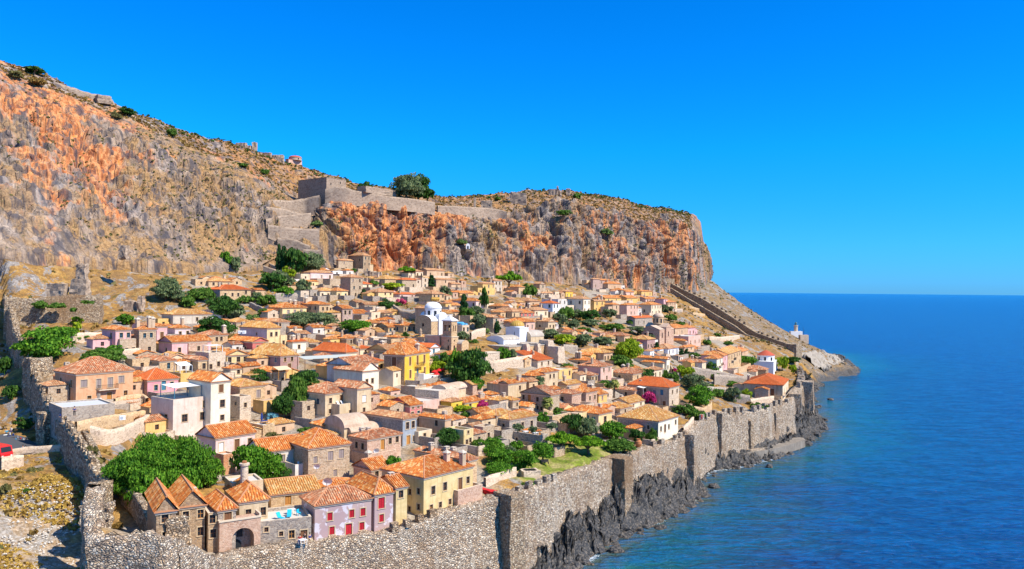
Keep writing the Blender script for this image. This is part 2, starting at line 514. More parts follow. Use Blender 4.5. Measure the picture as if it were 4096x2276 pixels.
def foliage(name, a, b, c_):
    a, b, c_ = [tuple(min(.7, x * f) for x, f in zip(q, (1.35, 1.35, 1.0))) for q in (a, b, c_)]
    t = NT('foliage_' + name, 0.75, 0.2)
    rnd = t.geo.outputs['Random Per Island']
    n = t.noise(t.pos, 0.7, 3)
    f = t.math('MULTIPLY', t.math('ADD', rnd, n), 0.5)
    c = t.ramp(f, [(0.25, a), (0.5, b), (0.75, c_)])
    m = t.out(c)
    tr = t.n('BsdfTranslucent', Color=c); mx = t.n('MixShader'); mx.inputs[0].default_value = 0.3
    t.t.links.new(t.b.outputs[0], mx.inputs[1]); t.t.links.new(tr.outputs[0], mx.inputs[2]); t.t.links.new(mx.outputs[0], t.t.nodes['Material Output'].inputs['Surface'])
    return m
# ================================================================== THE LIE OF THE LAND
def P3(u, v, d):
    return at('O', u, v, d)


SEAW = [(214, 1366, 92), (350, 1348, 93), (413, 1348, 92.5), (446, 1354, 95), (505, 1384, 99.5), (564, 1410, 104.5), (579, 1396, 108.5), (650, 1386, 110.5), (728, 1373, 112.8), (793, 1366, 116.7), (900, 1350, 120), (992, 1338, 123),
        (1070, 1308, 127), (1146, 1283, 131), (1221, 1262, 137), (1272, 1244, 140), (1310, 1238, 143), (1372, 1216, 150), (1446, 1188, 160), (1538, 1156, 175), (1623, 1130, 189), (1697, 1109, 200), (1728, 1096, 207),
        (1767, 1060, 227), (1791, 1047, 236), (1815, 1040, 241), (1883, 1037, 253), (1949, 1022, 265), (1994, 1009, 277), (2004, 980, 308), (2022, 968, 314), (2023, 944, 361), (2014, 926, 394), (2002, 900, 446)]
SEAP = [P3(*p) for p in SEAW]
WESTW = [(214, 1366, 92), (208, 1300, 97), (214, 1228, 103), (222, 1216, 110), (256, 1214, 115), (225, 1165, 122), (196, 1119, 131), (160, 1065, 143), (128, 1042, 150), (104, 990, 160), (82, 943, 170), (74, 900, 180), (34, 837, 205), (18, 765, 246), (6, 742, 262), (-40, 640, 300), (-90, 600, 330)]
WESTP = [P3(*p) for p in WESTW]


def poly_np(px, py, poly):
    ins = np.zeros(px.shape, bool); n = len(poly)
    for i in range(n):
        x0, y0 = poly[i]; x1, y1 = poly[(i + 1) % n]
        c = ((y0 > py) != (y1 > py)) & (px < (x1 - x0) * (py - y0) / (y1 - y0 + 1e-12) + x0)
        ins ^= c
    return ins


def shift_line(pts, off):
    """offset a polyline to its left (inland) by off metres"""
    out = []
    for i in range(len(pts)):
        a = pts[max(i - 1, 0)]; b = pts[min(i + 1, len(pts) - 1)]
        d = Vector((b[0] - a[0], b[1] - a[1])).normalized()
        out.append(Vector((pts[i][0] - d.y * off, pts[i][1] + d.x * off, pts[i][2])))
    return out


_in = shift_line(SEAP, 1.6)
SEAPOLY = [(p.x, p.y) for p in _in] + [(400, 430), (600, -200), (-60, -200), (_in[0].x - 40, 40), (_in[0].x - 25, _in[0].y - 4)]
_wi = shift_line(WESTP, -1.0)
WESTPOLY = [(p.x, p.y) for p in _wi] + [(-500, 420), (-500, 30), (_in[0].x - 25, 40), (_in[0].x - 1, _in[0].y - 6)]
_tps = ground_np


def ground_np(x, y):
    x = np.asarray(x, float); y = np.asarray(y, float)
    z = _tps(x, y)
    z = np.where(poly_np(x, y, WESTPOLY), z - STEPW, z)
    z = np.where(poly_np(x, y, SEAPOLY), -7.0, z)
    return z


def resample(pts, step):
    P = np.array([tuple(p) for p in pts]); s = np.concatenate([[0], np.cumsum(np.linalg.norm(np.diff(P, axis=0), axis=1))])
    n = max(2, int(s[-1] / step)); t = np.linspace(0, s[-1], n + 1)
    return np.stack([np.interp(t, s, P[:, k]) for k in range(P.shape[1])], -1), s, t


# ------------------------------------------------------------------ materials of the land
def mat_rubble(name, tint=(1, 1, 1), white=0.5, brown=0.5, scale=2.7):
    t = NT(name, 0.95, 0.15)
    wobn = t.n('TexNoise', Vector=t.pos, Scale=0.9, Detail=2)
    sc3 = t.n('VectorMath', _operation='SCALE'); t.set(sc3.inputs[0], wobn.outputs['Color']); sc3.inputs['Scale'].default_value = 0.5
    ad = t.n('VectorMath', _operation='ADD'); t.set(ad.inputs[0], t.pos); t.set(ad.inputs[1], sc3.outputs[0])
    v = t.scale(ad.outputs[0], (1, 1, 1.35))
    cc = t.n('SeparateColor'); t.set(cc.inputs[0], t.voro(v, scale, 'F1', 'Color'))
    edge = t.voro(v, scale, 'DISTANCE_TO_EDGE')
    T = lambda *c: tuple(a * b for a, b in zip(c, tint))
    c = t.ramp(cc.outputs[0], [(0, T(.36, .29, .23)), (.16, T(.60, .52, .42)), (.36, T(.50, .39, .28)), (.5, T(.74, .67, .56)), (.66, T(.27, .23, .20)), (.78, T(.64, .51, .37)), (.9, T(.80, .75, .65))], 'CONSTANT')
    big = t.noise(t.pos, 0.10, 5, 0.65, 0.5)
    c = t.mix(t.ramp(big, [(0.48, 0.0), (0.64, brown)]), c, T(.40, .26, .15), 'MIX')
    drip = t.noise(t.scale(t.pos, (1, 1, 0.12)), 0.42, 4, 0.6)
    c = t.mix(t.ramp(drip, [(0.56, 0.0), (0.66, white)]), c, T(.72, .68, .60))
    fine = t.noise(t.pos, 4.5, 4, 0.7)
    c = t.mix(t.ramp(edge, [(0.0, 0.75), (0.10, 0.0)]), c, T(.17, .14, .12))
    c = t.mix(t.ramp(fine, [(0.3, 0.4), (0.5, 0.0)]), c, T(.12, .11, .10))
    h = t.math('ADD', t.ramp(edge, [(0.0, 0.0), (0.25, 1.0)]), t.math('MULTIPLY', fine, 0.5))
    return t.out(c, h, 1.0, 0.22)


M_RUB = mat_rubble('rubble_masonry', (1.10, 1.0, .89), .6, .5)
M_RUBT = mat_rubble('rubble_masonry_warm', (1.0, .86, .70), 0.15, 0.7, 2.9)
M_WALLW = mat_rubble('rubble_masonry_castle', (.95, .82, .66), 0.2, 0.3, 2.0)


def mat_terrain():
    t = NT('hillside_ground', 0.97, 0.1)
    town = t.attr('town'); park = t.attr('lawn')
    n1 = t.noise(t.pos, 0.05, 5, 0.62, 0.5); n2 = t.noise(t.pos, 0.35, 5, 0.65); n3 = t.noise(t.pos, 2.2, 4, 0.7)
    grass = t.ramp(n2, [(0.3, (.14, .09, .04)), (0.44, (.32, .165, .045)), (0.56, (.48, .26, .065)), (0.68, (.54, .34, .12)), (0.8, (.42, .36, .24))])
    c = t.mix(t.ramp(n1, [(0.46, 0.0), (0.66, 0.75)]), grass, (.27, .16, .08))
    c = t.mix(t.math('MULTIPLY', t.attr('bleak'), t.ramp(n2, [(0.35, .95), (0.6, .45)])), c, t.ramp(n3, [(0.35, (.09, .07, .05)), (0.55, (.22, .18, .13)), (0.7, (.38, .34, .29))]))
    green = t.noise(t.pos, 0.22, 4, 0.7)
    c = t.mix(t.ramp(green, [(0.60, 0.0), (0.66, 0.8)]), c, (.11, .13, .04))
    cell = t.n('SeparateColor'); t.set(cell.inputs[0], t.voro(t.pos, 0.9, 'F1', 'Color'))
    rk = t.ramp(cell.outputs[0], [(0, (.30, .28, .26)), (.4, (.44, .40, .36)), (.7, (.24, .22, .21))])
    rn = t.noise(t.pos, 0.13, 6, 0.7, 0.8)
    c = t.mix(t.ramp(rn, [(0.53, 0.0), (0.57, 0.95)]), c, rk)
    outer = t.attr('rubble')
    stones = t.ramp(t.noise(t.pos, 1.4, 5, 0.8), [(0.46, (.40, .30, .20)), (0.55, (.66, .62, .56))])
    c = t.mix(t.math('MULTIPLY', outer, t.ramp(n2, [(0.35, 1.0), (0.62, 0.3)])), c, stones)
    pav = t.ramp(t.noise(t.pos, 0.8, 5, 0.7), [(0.3, (.30, .24, .17)), (0.5, (.44, .36, .27)), (0.7, (.56, .49, .39))])
    pc = t.n('SeparateColor'); t.set(pc.inputs[0], t.voro(t.pos, 1.6, 'F1', 'Color'))
    pav = t.mix(0.35, pav, t.ramp(pc.outputs[0], [(0, (.30, .26, .22)), (1, (.55, .49, .41))]))
    c = t.mix(town, c, pav)
    lawn = t.ramp(t.noise(t.pos, 0.3, 4, 0.6), [(0.36, (.12, .20, .015)), (0.5, (.22, .27, .03)), (0.62, (.42, .36, .13))])
    c = t.mix(park, c, lawn)
    c = t.mix(t.ramp(n3, [(0.36, 0.65), (0.62, 0.0)]), c, (.11, .075, .04))
    sz_ = t.n('SeparateXYZ'); t.set(sz_.inputs[0], t.pos)
    lowz = t.math('ADD', sz_.outputs[2], t.math('MULTIPLY', n2, 8))
    c = t.mix(t.math('MULTIPLY', t.ramp(t.math('MULTIPLY', lowz, .1), [(0.55, 1.0), (0.9, 0.0)]), t.math('SUBTRACT', 1.0, park)), c, t.ramp(n3, [(0.35, (.03, .03, .03)), (0.6, (.13, .12, .11)), (.75, (.30, .28, .25))]))
    return t.out(c, t.math('ADD', n3, t.math('MULTIPLY', t.voro(t.pos, 0.8), 0.8)), 0.8, 0.3)


def mat_cliff():
    t = NT('limestone_cliff', 0.95, 0.12)
    hs_ = t.scale(t.pos, (1, 1, 0.22))
    warp = t.n('TexNoise', Vector=hs_, Scale=0.05, Detail=4)
    wv = t.n('VectorMath', _operation='SCALE'); t.set(wv.inputs[0], warp.outputs['Color']); wv.inputs['Scale'].default_value = 14
    av = t.n('VectorMath', _operation='ADD'); t.set(av.inputs[0], hs_); t.set(av.inputs[1], wv.outputs[0])
    n1 = t.math('ADD', t.math('MULTIPLY', t.noise(av.outputs[0], 0.035, 5, 0.6), .45), t.math('MULTIPLY', t.noise(t.scale(av.outputs[0], (1, 1, .35)), 0.15, 5, 0.6), .55)); n2 = t.noise(av.outputs[0], 0.22, 6, 0.66); n3 = t.noise(t.pos, 1.2, 5, 0.7)
    strk = t.noise(t.scale(t.pos, (1, 1, 0.10)), 0.5, 4, 0.6)
    gray = t.ramp(n2, [(0.32, (.065, .07, .08)), (0.44, (.18, .165, .16)), (0.54, (.34, .29, .26)), (0.70, (.56, .46, .37))])
    tan = t.ramp(n3, [(0.3, (.15, .09, .045)), (0.5, (.38, .23, .105)), (0.7, (.50, .33, .16))])
    orange = t.ramp(strk, [(0.30, (.22, .08, .04)), (0.45, (.56, .19, .06)), (0.58, (.70, .35, .15)), (0.70, (.74, .26, .05))])
    talus = t.attr('talus')
    f = t.math('ADD', t.ramp(t.noise(av.outputs[0], 0.09, 5, 0.7), [(0.46, 0.0), (0.58, 0.75)]), talus, True)
    c = t.mix(f, gray, tan)
    of = t.math('SUBTRACT', t.math('ADD', n1, t.math('MULTIPLY', t.attr('warm'), 0.16)), t.math('MULTIPLY', talus, 0.2))
    c = t.mix(t.ramp(of, [(0.512, 0.0), (0.59, 0.92)]), c, orange)
    gr = t.attr('meadow')
    mead = t.ramp(n3, [(0.3, (.20, .10, .04)), (0.5, (.42, .21, .07)), (0.7, (.46, .30, .14))])
    c = t.mix(t.math('MULTIPLY', gr, t.ramp(n2, [(0.42, 0.95), (0.6, 0.3)])), c, mead)
    sp = t.noise(t.pos, 0.55, 4, 0.75)
    c = t.mix(t.ramp(sp, [(0.60, 0.0), (0.66, 0.75)]), c, (.12, .12, .05))
    c = t.mix(1.0, c, (.96, .92, .88), 'MULTIPLY')
    crack = t.voro(t.scale(av.outputs[0], (1, 1, 0.6)), 0.35, 'DISTANCE_TO_EDGE')
    recess_shade = t.noise(t.scale(t.pos, (1, 1, .09)), .28, 4, .65)
    c = t.mix(t.ramp(recess_shade, [(0.50, 0.0), (0.60, 0.8)]), c, (.075, .07, .08))  # vertical dark bands coloured in as shadow of the cliff's recesses
    c = t.mix(t.ramp(crack, [(0.0, 0.35), (0.05, 0.0)]), c, (.07, .06, .055))
    h = t.math('ADD', t.math('MULTIPLY', n2, 2.0), t.math('ADD', n3, t.ramp(crack, [(0.0, 0.0), (0.12, 1.0)])))
    return t.out(c, h, 0.6, 0.8)


def mat_shore(name='shore_rock', lift=0.0):
    t = NT(name, 0.8, 0.3)
    sx = t.n('SeparateXYZ'); t.set(sx.inputs[0], t.pos)
    n = t.noise(t.pos, 0.5, 5, 0.7); n3 = t.noise(t.pos, 2.4, 5, 0.7)
    dark = t.ramp(n3, [(0.3, (.018, .019, .022)), (0.5, (.06, .06, .06)), (0.60, (.17, .14, .11)), (0.72, (.34, .28, .21))])
    tan = t.ramp(n3, [(0.3, (.22, .17, .12)), (0.7, (.50, .44, .36))])
    hgt = t.math('ADD', t.math('MULTIPLY', sx.outputs[2], 0.10), t.math('MULTIPLY', n, 0.9))
    c = t.mix(t.ramp(hgt, [(1.00 - lift, 0.0), (1.16 - lift, 1.0)]), dark, tan)
    low = t.math('ADD', sx.outputs[2], t.math('MULTIPLY', n, 0.8))
    c = t.mix(t.ramp(low, [(0.25, 0.8), (0.75, 0.0)]), c, (.17, .11, .055))
    return t.out(c, t.math('ADD', n3, n), 0.9, 0.35)


def mat_sea():
    t = NT('sea_water', 0.12, 0.13)
    t.b.inputs['IOR'].default_value = 1.33
    sh = t.attr('shore')      # metres from the waterline
    n = t.noise(t.pos, 0.07, 5, 0.65, 0.8); n2 = t.noise(t.pos, 0.5, 5, 0.7)
    d = t.math('ADD', sh, t.math('MULTIPLY', t.math('SUBTRACT', n, 0.5), 46))
    c = t.ramp(t.math('MULTIPLY', d, 1 / 90), [(0.0, (.020, .13, .12)), (0.16, (.003, .095, .135)), (0.42, (.0, .040, .14)), (1.0, (.0, .024, .155))])
    big = t.noise(t.scale(t.pos, (1, 2.6, 1)), 0.011, 4, 0.6)
    c = t.mix(t.ramp(big, [(0.38, 0.0), (0.68, 0.5)]), c, t.mix(0.6, c, (.000, .012, .09)))
    reef = t.math('ADD', sh, t.math('MULTIPLY', n2, -16))
    c = t.mix(t.ramp(t.math('ADD', t.math('MULTIPLY', reef, 0.1), 0.5), [(0.0, 0.6), (0.45, 0.0)]), c, (.10, .085, .05))
    foam = t.math('SUBTRACT', t.math('MULTIPLY', t.noise(t.pos, 1.4, 6, 0.8), 5.2), t.math('ADD', t.math('MULTIPLY', sh, 0.75), t.math('MULTIPLY', t.noise(t.pos, 0.12, 3), 2.2)))
    ff = t.ramp(foam, [(1.8 / 2, 0.0), (2.1 / 2, 0.9)])
    c = t.mix(ff, c, (.75, .80, .80))
    w1 = t.noise(t.scale(t.pos, (0.5, 1.35, 1)), 0.16, 3, 0.55, 0.6)
    w2 = t.noise(t.scale(t.pos, (0.6, 1.3, 1)), 0.62, 4, 0.6, 0.5)
    w3 = t.noise(t.pos, 2.3, 3, 0.6)
    h = t.math('ADD', t.math('ADD', t.math('MULTIPLY', w1, 2.6), t.math('MULTIPLY', w2, 1.5)), t.math('MULTIPLY', w3, 0.3))
    c = t.mix(t.ramp(t.math('ADD', t.math('MULTIPLY', w1, 0.45), t.math('MULTIPLY', w2, 0.55)), [(0.44, 0.0), (0.58, 0.75)]), c, t.mix(0.6, c, (.0, .14, .42)))  # crests tinted a lighter blue, standing for light on the ripples
    r = t.mix(ff, (.16, .16, .16), (.9, .9, .9))
    return t.out(c, h, 1.0, 0.85, rough=r)


# ------------------------------------------------------------------ cliff
CC = """-170,645,262 -170,40,345 -170,20,360
0,625,272 0,178,352 0,155,372
100,640,280 100,215,358 100,182,380
200,650,290 200,255,366 200,232,388
290,655,300 290,290,374 290,262,396
380,660,306 380,325,382 380,298,402
450,665,312 450,362,390 450,327,412
520,672,320 520,392,398 520,345,425
600,672,330 600,415,402 600,368,440
650,668,338 650,440,408 650,388,448
690,650,350 700,470,418 690,402,456
730,640,358 745,500,424 740,412,462
780,640,364 790,515,420 780,425,468
830,668,376 835,500,404 830,440,470
900,690,392 900,497,408 900,462,476
1000,700,402 1000,500,423 1000,477,488
1090,700,410 1090,525,436 1090,492,500
1170,705,420 1170,530,452 1170,492,512
1250,708,438 1250,535,470 1250,488,530
1320,715,450 1320,530,486 1320,480,545
1400,720,462 1400,520,505 1400,478,556
1500,728,482 1500,535,525 1500,490,575
1560,732,500 1560,545,540 1560,500,590
1600,735,512 1600,553,550 1600,512,600
1700,742,548 1700,570,578 1700,529,622
1740,738,575 1742,585,600 1738,538,635
1775,722,612 1768,610,630 1760,556,650
1788,706,660 1772,640,668 1765,590,680
1760,700,740 1750,620,730 1740,570,720"""
rows = []
for ln in CC.split('\n'):
    b, e, s_ = [P3(*map(float, q.split(','))) for q in ln.split()]
    dirn = Vector((b.x, b.y)).normalized()
    k_ = Vector((s_.x + dirn.x * 90, s_.y + dirn.y * 90, s_.z - 4))
    b0 = Vector((b.x - dirn.x * 4, b.y - dirn.y * 4, b.z - 16))
    rows.append([b0, b, e, s_, k_])
ctl = np.array([[tuple(p) for p in r_] for r_ in rows])         # columns x 5 x 3
sc_ = np.concatenate([[0], np.cumsum(np.linalg.norm(np.diff(ctl[:, 1], axis=0), axis=1))])
NC = 980
tt = np.linspace(0, sc_[-1], NC)


def hermite(s, P, t):
    m = np.gradient(P, s, axis=0); k = np.clip(np.searchsorted(s, t) - 1, 0, len(s) - 2)
    h = (s[k + 1] - s[k]); x = (t - s[k]) / h
    sh = (slice(None),) + (None,) * (P.ndim - 1)
    x = x[sh]; h = h[sh]
    return (2 * x**3 - 3 * x**2 + 1) * P[k] + (x**3 - 2 * x**2 + x) * h * m[k] + (-2 * x**3 + 3 * x**2) * P[k + 1] + (x**3 - x**2) * h * m[k + 1]


cols = hermite(sc_, ctl, tt)
segs = [(0, 1, 12), (1, 2, 240), (2, 3, 60), (3, 4, 26)]
G = []; rowt = []
for a, b, n_ in segs:
    for i in range(n_):
        f = i / n_
        G.append(cols[:, a] * (1 - f) + cols[:, b] * f); rowt.append(a + f)
G.append(cols[:, 4]); rowt.append(4)
G = np.stack(G, 1)                          # NC x rows x 3
rowt = np.array(rowt)[None, :] + np.zeros((NC, 1))
du = np.gradient(G, axis=0); dv = np.gradient(G, axis=1)
Nn = np.cross(du, dv); Nn /= np.linalg.norm(Nn, axis=-1, keepdims=True) + 1e-9
Nn = np.where((Nn[..., 1:2] > 0) & (np.abs(Nn[..., 2:3]) < .6), -Nn, Nn); Nn = np.where(Nn[..., 2:3] < -.3, -Nn, Nn)
ucol = np.interp(tt, sc_, [float(l.split(',')[0]) for l in CC.split('\n')])[:, None] + np.zeros_like(rowt)
face = np.clip(np.minimum(np.maximum((rowt - 1.0) / 0.28, .12), np.where(ucol < 1290, 2.0 - rowt, 2.12 - rowt) / np.where(ucol < 1290, .22, .16)), 0, 1)
A = G * np.array([1, 1, 0.22])
steep = np.clip((ucol - 700) / 150, 0, 1)
leftm = 1 - steep
warp = np.stack([vnoise(A / 22, 71), vnoise(A / 22, 72), vnoise(A / 22, 73)], -1)
f1, f2, idc = worley((A + warp * 6) / 13, 5)
g1, g2, idg = worley((G * np.array([1, 1, .7]) + warp * 3) / 4.5, 9)
A2 = G * np.array([1, 1, 0.10])
disp = 3.6 * ridged(A / 50, 2, 3) + 3.0 * fbm(A / 16, 3, 17) + 6.0 * np.minimum(ridged(A2 / 21, 2, 19), .5) + 1.5 * ridged(A2 / 5.5, 2, 23)
disp += 3.2 * (idc - 0.5) - 2.6 * np.exp(-((f2 - f1) / 0.07) ** 2)
disp += 1.5 * (idg - 0.5) - 1.2 * np.exp(-((g2 - g1) / 0.12) ** 2) + 0.9 * fbm(G / 2.6, 3, 40)
disp *= (0.60 + 0.50 * steep) * np.clip((1800 - ucol) / 120, .35, 1)
bumpl = 1.8 * (0.5 - g1) + 0.6 * fbm(G / 1.6, 3, 50)
disp += leftm * bumpl * 1.0
top_ = 0.9 * fbm(G / 9, 4, 60) + 0.35 * fbm(G / 2.0, 3, 64)
V = G + Nn * (disp * face)[..., None]
V[..., 2] += top_ * (1 - face) * (rowt > 1.5)
M_CLIFF = mat_cliff()
cliff = grid_mesh('cliff', V, M_CLIFF, smooth=False)
tag(cliff, kind='structure')
tal = np.clip(1.0 - np.abs(ucol - 470) / 300, 0, 1) * 0.55 * (rowt < 2.1) + np.clip((1.5 - rowt) / 0.6, 0, 1) * 0.45 * (ucol < 1150)
tal += np.clip(1.0 - np.abs(ucol - 740) / 90, 0, 1) * 0.6
vattr(cliff, 'talus', np.clip(tal * .75 + 0.3 * fbm(G / 20, 3, 90), 0, 1) * (rowt < 2.6))
warmv = np.clip(1.0 - np.abs(ucol - 960) / 240, 0, 1) * 1.1 + np.clip(1.0 - np.abs(ucol - 180) / 280, 0, 1) * 1.0 * np.clip((rowt - 1.25) * 3, 0, 1) + 0.15 * (ucol > 1200) * np.clip(1.6 - np.abs(rowt - 1.45) * 2, 0, 1)
vattr(cliff, 'warm', np.clip(warmv * (rowt < 2.05), 0, 1.5))
vattr(cliff, 'meadow', np.clip((rowt - 1.98) / 0.15, 0, 1) * np.where(ucol < 560, 0.25, 1.0) * np.clip((1720 - ucol) / 120, 0.1, 1))
CLV, CLR, CLU = V, rowt, ucol


def cliff_at(u, r):
    """a point on the cliff face: photo column u (overview pixels) and row r (1 foot, 2 edge, 3 skyline)"""
    i = int(np.argmin(np.abs(CLU[:, 0] - u))); j = int(np.argmin(np.abs(CLR[0] - r)))
    return Vector(CLV[i, j])


# ------------------------------------------------------------------ sea and shore
WATER = [(1060, 1600), (1160, 1560), (1250, 1500), (1340, 1470), (1400, 1448), (1452, 1424), (1502, 1392), (1545, 1352), (1600, 1335), (1640, 1318), (1700, 1290), (1767, 1243), (1752, 1208), (1790, 1186), (1862, 1173), (1947, 1154), (1978, 1133),
         (2030, 1106), (2070, 1073), (2045, 1040), (2033, 1004), (2048, 972), (2032, 952), (2090, 935), (2136, 922), (2112, 902), (2095, 893)]
WP = [atz('O', u, v, 0) for u, v in WATER]
wp2 = [Vector((-45, 62, 0)), Vector((-30, 84, 0)), Vector((-12, 100, 0))] + WP[2:] + [Vector((262, 640, 0)), Vector((230, 760, 0))]
wline = resample(wp2, 1.5)[0][:, :2]


def shore_dist(x, y):
    q = np.stack([x.ravel(), y.ravel()], -1); out = np.empty(len(q))
    for k in range(0, len(q), 4000):
        out[k:k + 4000] = np.sqrt(((q[k:k + 4000, None] - wline[None]) ** 2).sum(-1)).min(1)
    return out.reshape(x.shape)


def axis(lo, hi, core0, core1, step, grow=1.12):
    a = list(np.arange(core0, core1, step)); s = step
    while a[-1] < hi: s *= grow; a.append(a[-1] + s)
    s = step
    while a[0] > lo: s *= grow; a.insert(0, a[0] - s)
    return np.array(a)


ax = axis(-60000, 60000, -60, 330, 2.6); ay = axis(-2000, 90000, 60, 660, 2.6)
X, Y = np.meshgrid(ax, ay, indexing='ij')
sea = grid_mesh('sea', np.stack([X, Y, np.zeros_like(X)], -1), mat_sea(), smooth=True)
tag(sea, kind='structure')
vattr(sea, 'shore', shore_dist(X, Y))

# rocks at the foot of the sea wall
M_SHORE = mat_shore()
anch = [(0, (-45, 62)), (4, (-30, 84)), (9, (-12, 100)), (11, (-3, 112)), (13, None, 2), (14, None, 4), (15, None, 5), (17, None, 6), (18, None, 7), (19, None, 9), (20, None, 10), (21, None, 11), (22, None, 12), (24, None, 13), (25, None, 14), (26, None, 15), (27, None, 17), (28, None, 18), (29, None, 19), (31, None, 20), (32, None, 21), (33, None, 22)]
inn = []; outp = []
for a_ in anch:
    p = SEAP[a_[0]]; inn.append((p.x, p.y))
    outp.append(a_[1] if a_[1] is not None else (WP[a_[2]].x, WP[a_[2]].y))
inn = np.array(inn); outp = np.array(outp)
sa = np.concatenate([[0], np.cumsum(np.linalg.norm(np.diff(inn + outp, axis=0) / 2, axis=1))])
ns = 1150; ta = np.linspace(0, sa[-1], ns)
IN = np.stack([np.interp(ta, sa, inn[:, k]) for k in (0, 1)], -1); OU = np.stack([np.interp(ta, sa, outp[:, k]) for k in (0, 1)], -1)
dd = OU - IN; ln_ = np.linalg.norm(dd, axis=1, keepdims=True); dn = dd / ln_
IN = IN - dn * 0.4; OU = OU + dn * 5.0
nt_ = 90; q = np.linspace(0, 1, nt_)
XY = IN[:, None] * (1 - q[None, :, None]) + OU[:, None] * q[None, :, None]
P = np.concatenate([XY, np.zeros(XY.shape[:2] + (1,))], -1)
tw = q[None, :] * (ln_ + 5.4) / ln_       # 1 = the waterline
uu = np.interp(ta, sa, [SEAW[a_[0]][0] for a_ in anch])[:, None]
topz = np.interp(uu, [200, 560, 1000, 1150, 1300, 1400, 1560, 1700, 1760, 1800, 1870, 1950, 1990, 2010, 2022], [12, 7, 4, 4.5, 6, 7.5, 9, 9, 8, 4.6, 3.2, 7, 9, 9, 7])
base = topz * np.clip(1 - tw, 0, 1) ** 0.62 - 3.0 * np.clip(tw - 1, 0, 1)
quay = np.exp(-((uu - 1880) / 85.0) ** 2) * (tw < 0.75)
f1, f2, idw = worley(P / 5.2, 21); g1, g2, idg = worley(P / 1.9, 23)
env = np.clip(tw * 2.6, 0.05, 1) * np.clip(1.5 - tw, 0.25, 1)
rk = env * (1.3 * fbm(P / 0.55, 2, 27) + 5.0 * (idw - 0.35) + 3.4 * (0.5 - f1) + 1.9 * (0.5 - g1) + 1.5 * (idg - .5) + 0.9 * fbm(P / 1.0, 3, 25))
z = base + rk * (1 - 0.85 * quay)
P[..., 2] = z
P[..., :2] += (0.7 * np.stack([fbm(P / 2.0, 2, 33), fbm(P / 2.0, 2, 34)], -1)) * np.clip(tw * 6, 0, 1)[..., None]
shore = grid_mesh('shore_rocks', P, M_SHORE); tag(shore, kind='structure')

# the same dark rock round the headland
i0 = 22; hp_ = resample([Vector((p.x, p.y, 0)) for p in WP[i0:]] + [Vector((250, 612, 0)), Vector((258, 660, 0))], .8)[0][:, :2]
tg = np.gradient(hp_, axis=0); tg /= np.linalg.norm(tg, axis=1, keepdims=True); k_ = 21
tg = np.stack([np.convolve(np.pad(tg[:, i], k_ // 2, 'edge'), np.ones(k_) / k_, 'valid') for i in (0, 1)], -1); nl = np.stack([-tg[:, 1], tg[:, 0]], -1)
q = np.linspace(0, 1, 44); XY = hp_[:, None] + nl[:, None] * (17 - 23 * q)[None, :, None]
P = np.concatenate([XY, np.zeros(XY.shape[:2] + (1,))], -1); gl = ground_np(XY[..., 0], XY[..., 1])
f1, f2, idw = worley(P / 6.0, 41); g1, g2, idg = worley(P / 2.2, 43); s_ = (17 - 23 * q)[None, :]
P[..., 2] = np.clip(gl, -3, 12) - 1.6 * np.clip((s_ - 12) / 5, 0, 1) + np.clip(1.15 - np.abs(s_ - 1.5) / 14, 0, 1) * (1.0 + 4.2 * (idw - .3) + 3.0 * (.5 - f1) + 1.6 * (.5 - g1) + 1.2 * (idg - .5))
hr = grid_mesh('headland_rocks', P, mat_shore('headland_rock', .04)); tag(hr, kind='structure')

# loose rocks standing in the shallows
M_ROCK = M_SHORE


def make_rock(r, seed):
    n = 9; vs = []
    th = np.linspace(0, 2 * np.pi, 15)[:-1]; ph = np.linspace(-np.pi / 2, np.pi / 2, n)
    S = np.stack([np.cos(ph)[None] * np.cos(th)[:, None], np.cos(ph)[None] * np.sin(th)[:, None], np.sin(ph)[None] * np.ones((14, 1))], -1)
    k = 1 + 0.35 * fbm(S * 1.3 + seed * 7.1, 3, seed); S = S * k[..., None] * r; S[..., 2] *= 0.6
    mb = MB()
    for i in range(14):
        for j in range(n - 1):
            mb.quad([S[i, j], S[(i + 1) % 14, j], S[(i + 1) % 14, j + 1], S[i, j + 1]])
    return mb


ROCKS = [((2059, 971), 3.0, 'dark sea rock off the point beside the east shore'), ((2090, 1006), 1.6, 'small black rock alone in the sea right of the sea wall corner'), ((1795, 1226), 1.5, 'low rock in the green shallows below the quay'), ((1935, 1176), 1.3, 'small dark rock just off the quay'),
         ((1548, 1386), 1.6, 'brown half sunk rock in the foreground shallows'), ((1580, 1345), 1.2, 'small brown rock in the foreground shallows beside the dark boulders'), ((2075, 1058), 1.5, 'dark rock at the tip of the rocky spur'), ((1660, 1330), 1.2, 'low brown rock in the shallows below the buttressed wall')]
for i, ((u, v), r_, lb) in enumerate(ROCKS):
    p = atz('O', u, v, 0)
    o = make_rock(r_, i + 2).build('sea_rock', M_ROCK, loc=(p.x, p.y, 0.1)); tag(o, lb, 'rock', 'rocks standing in the sea')

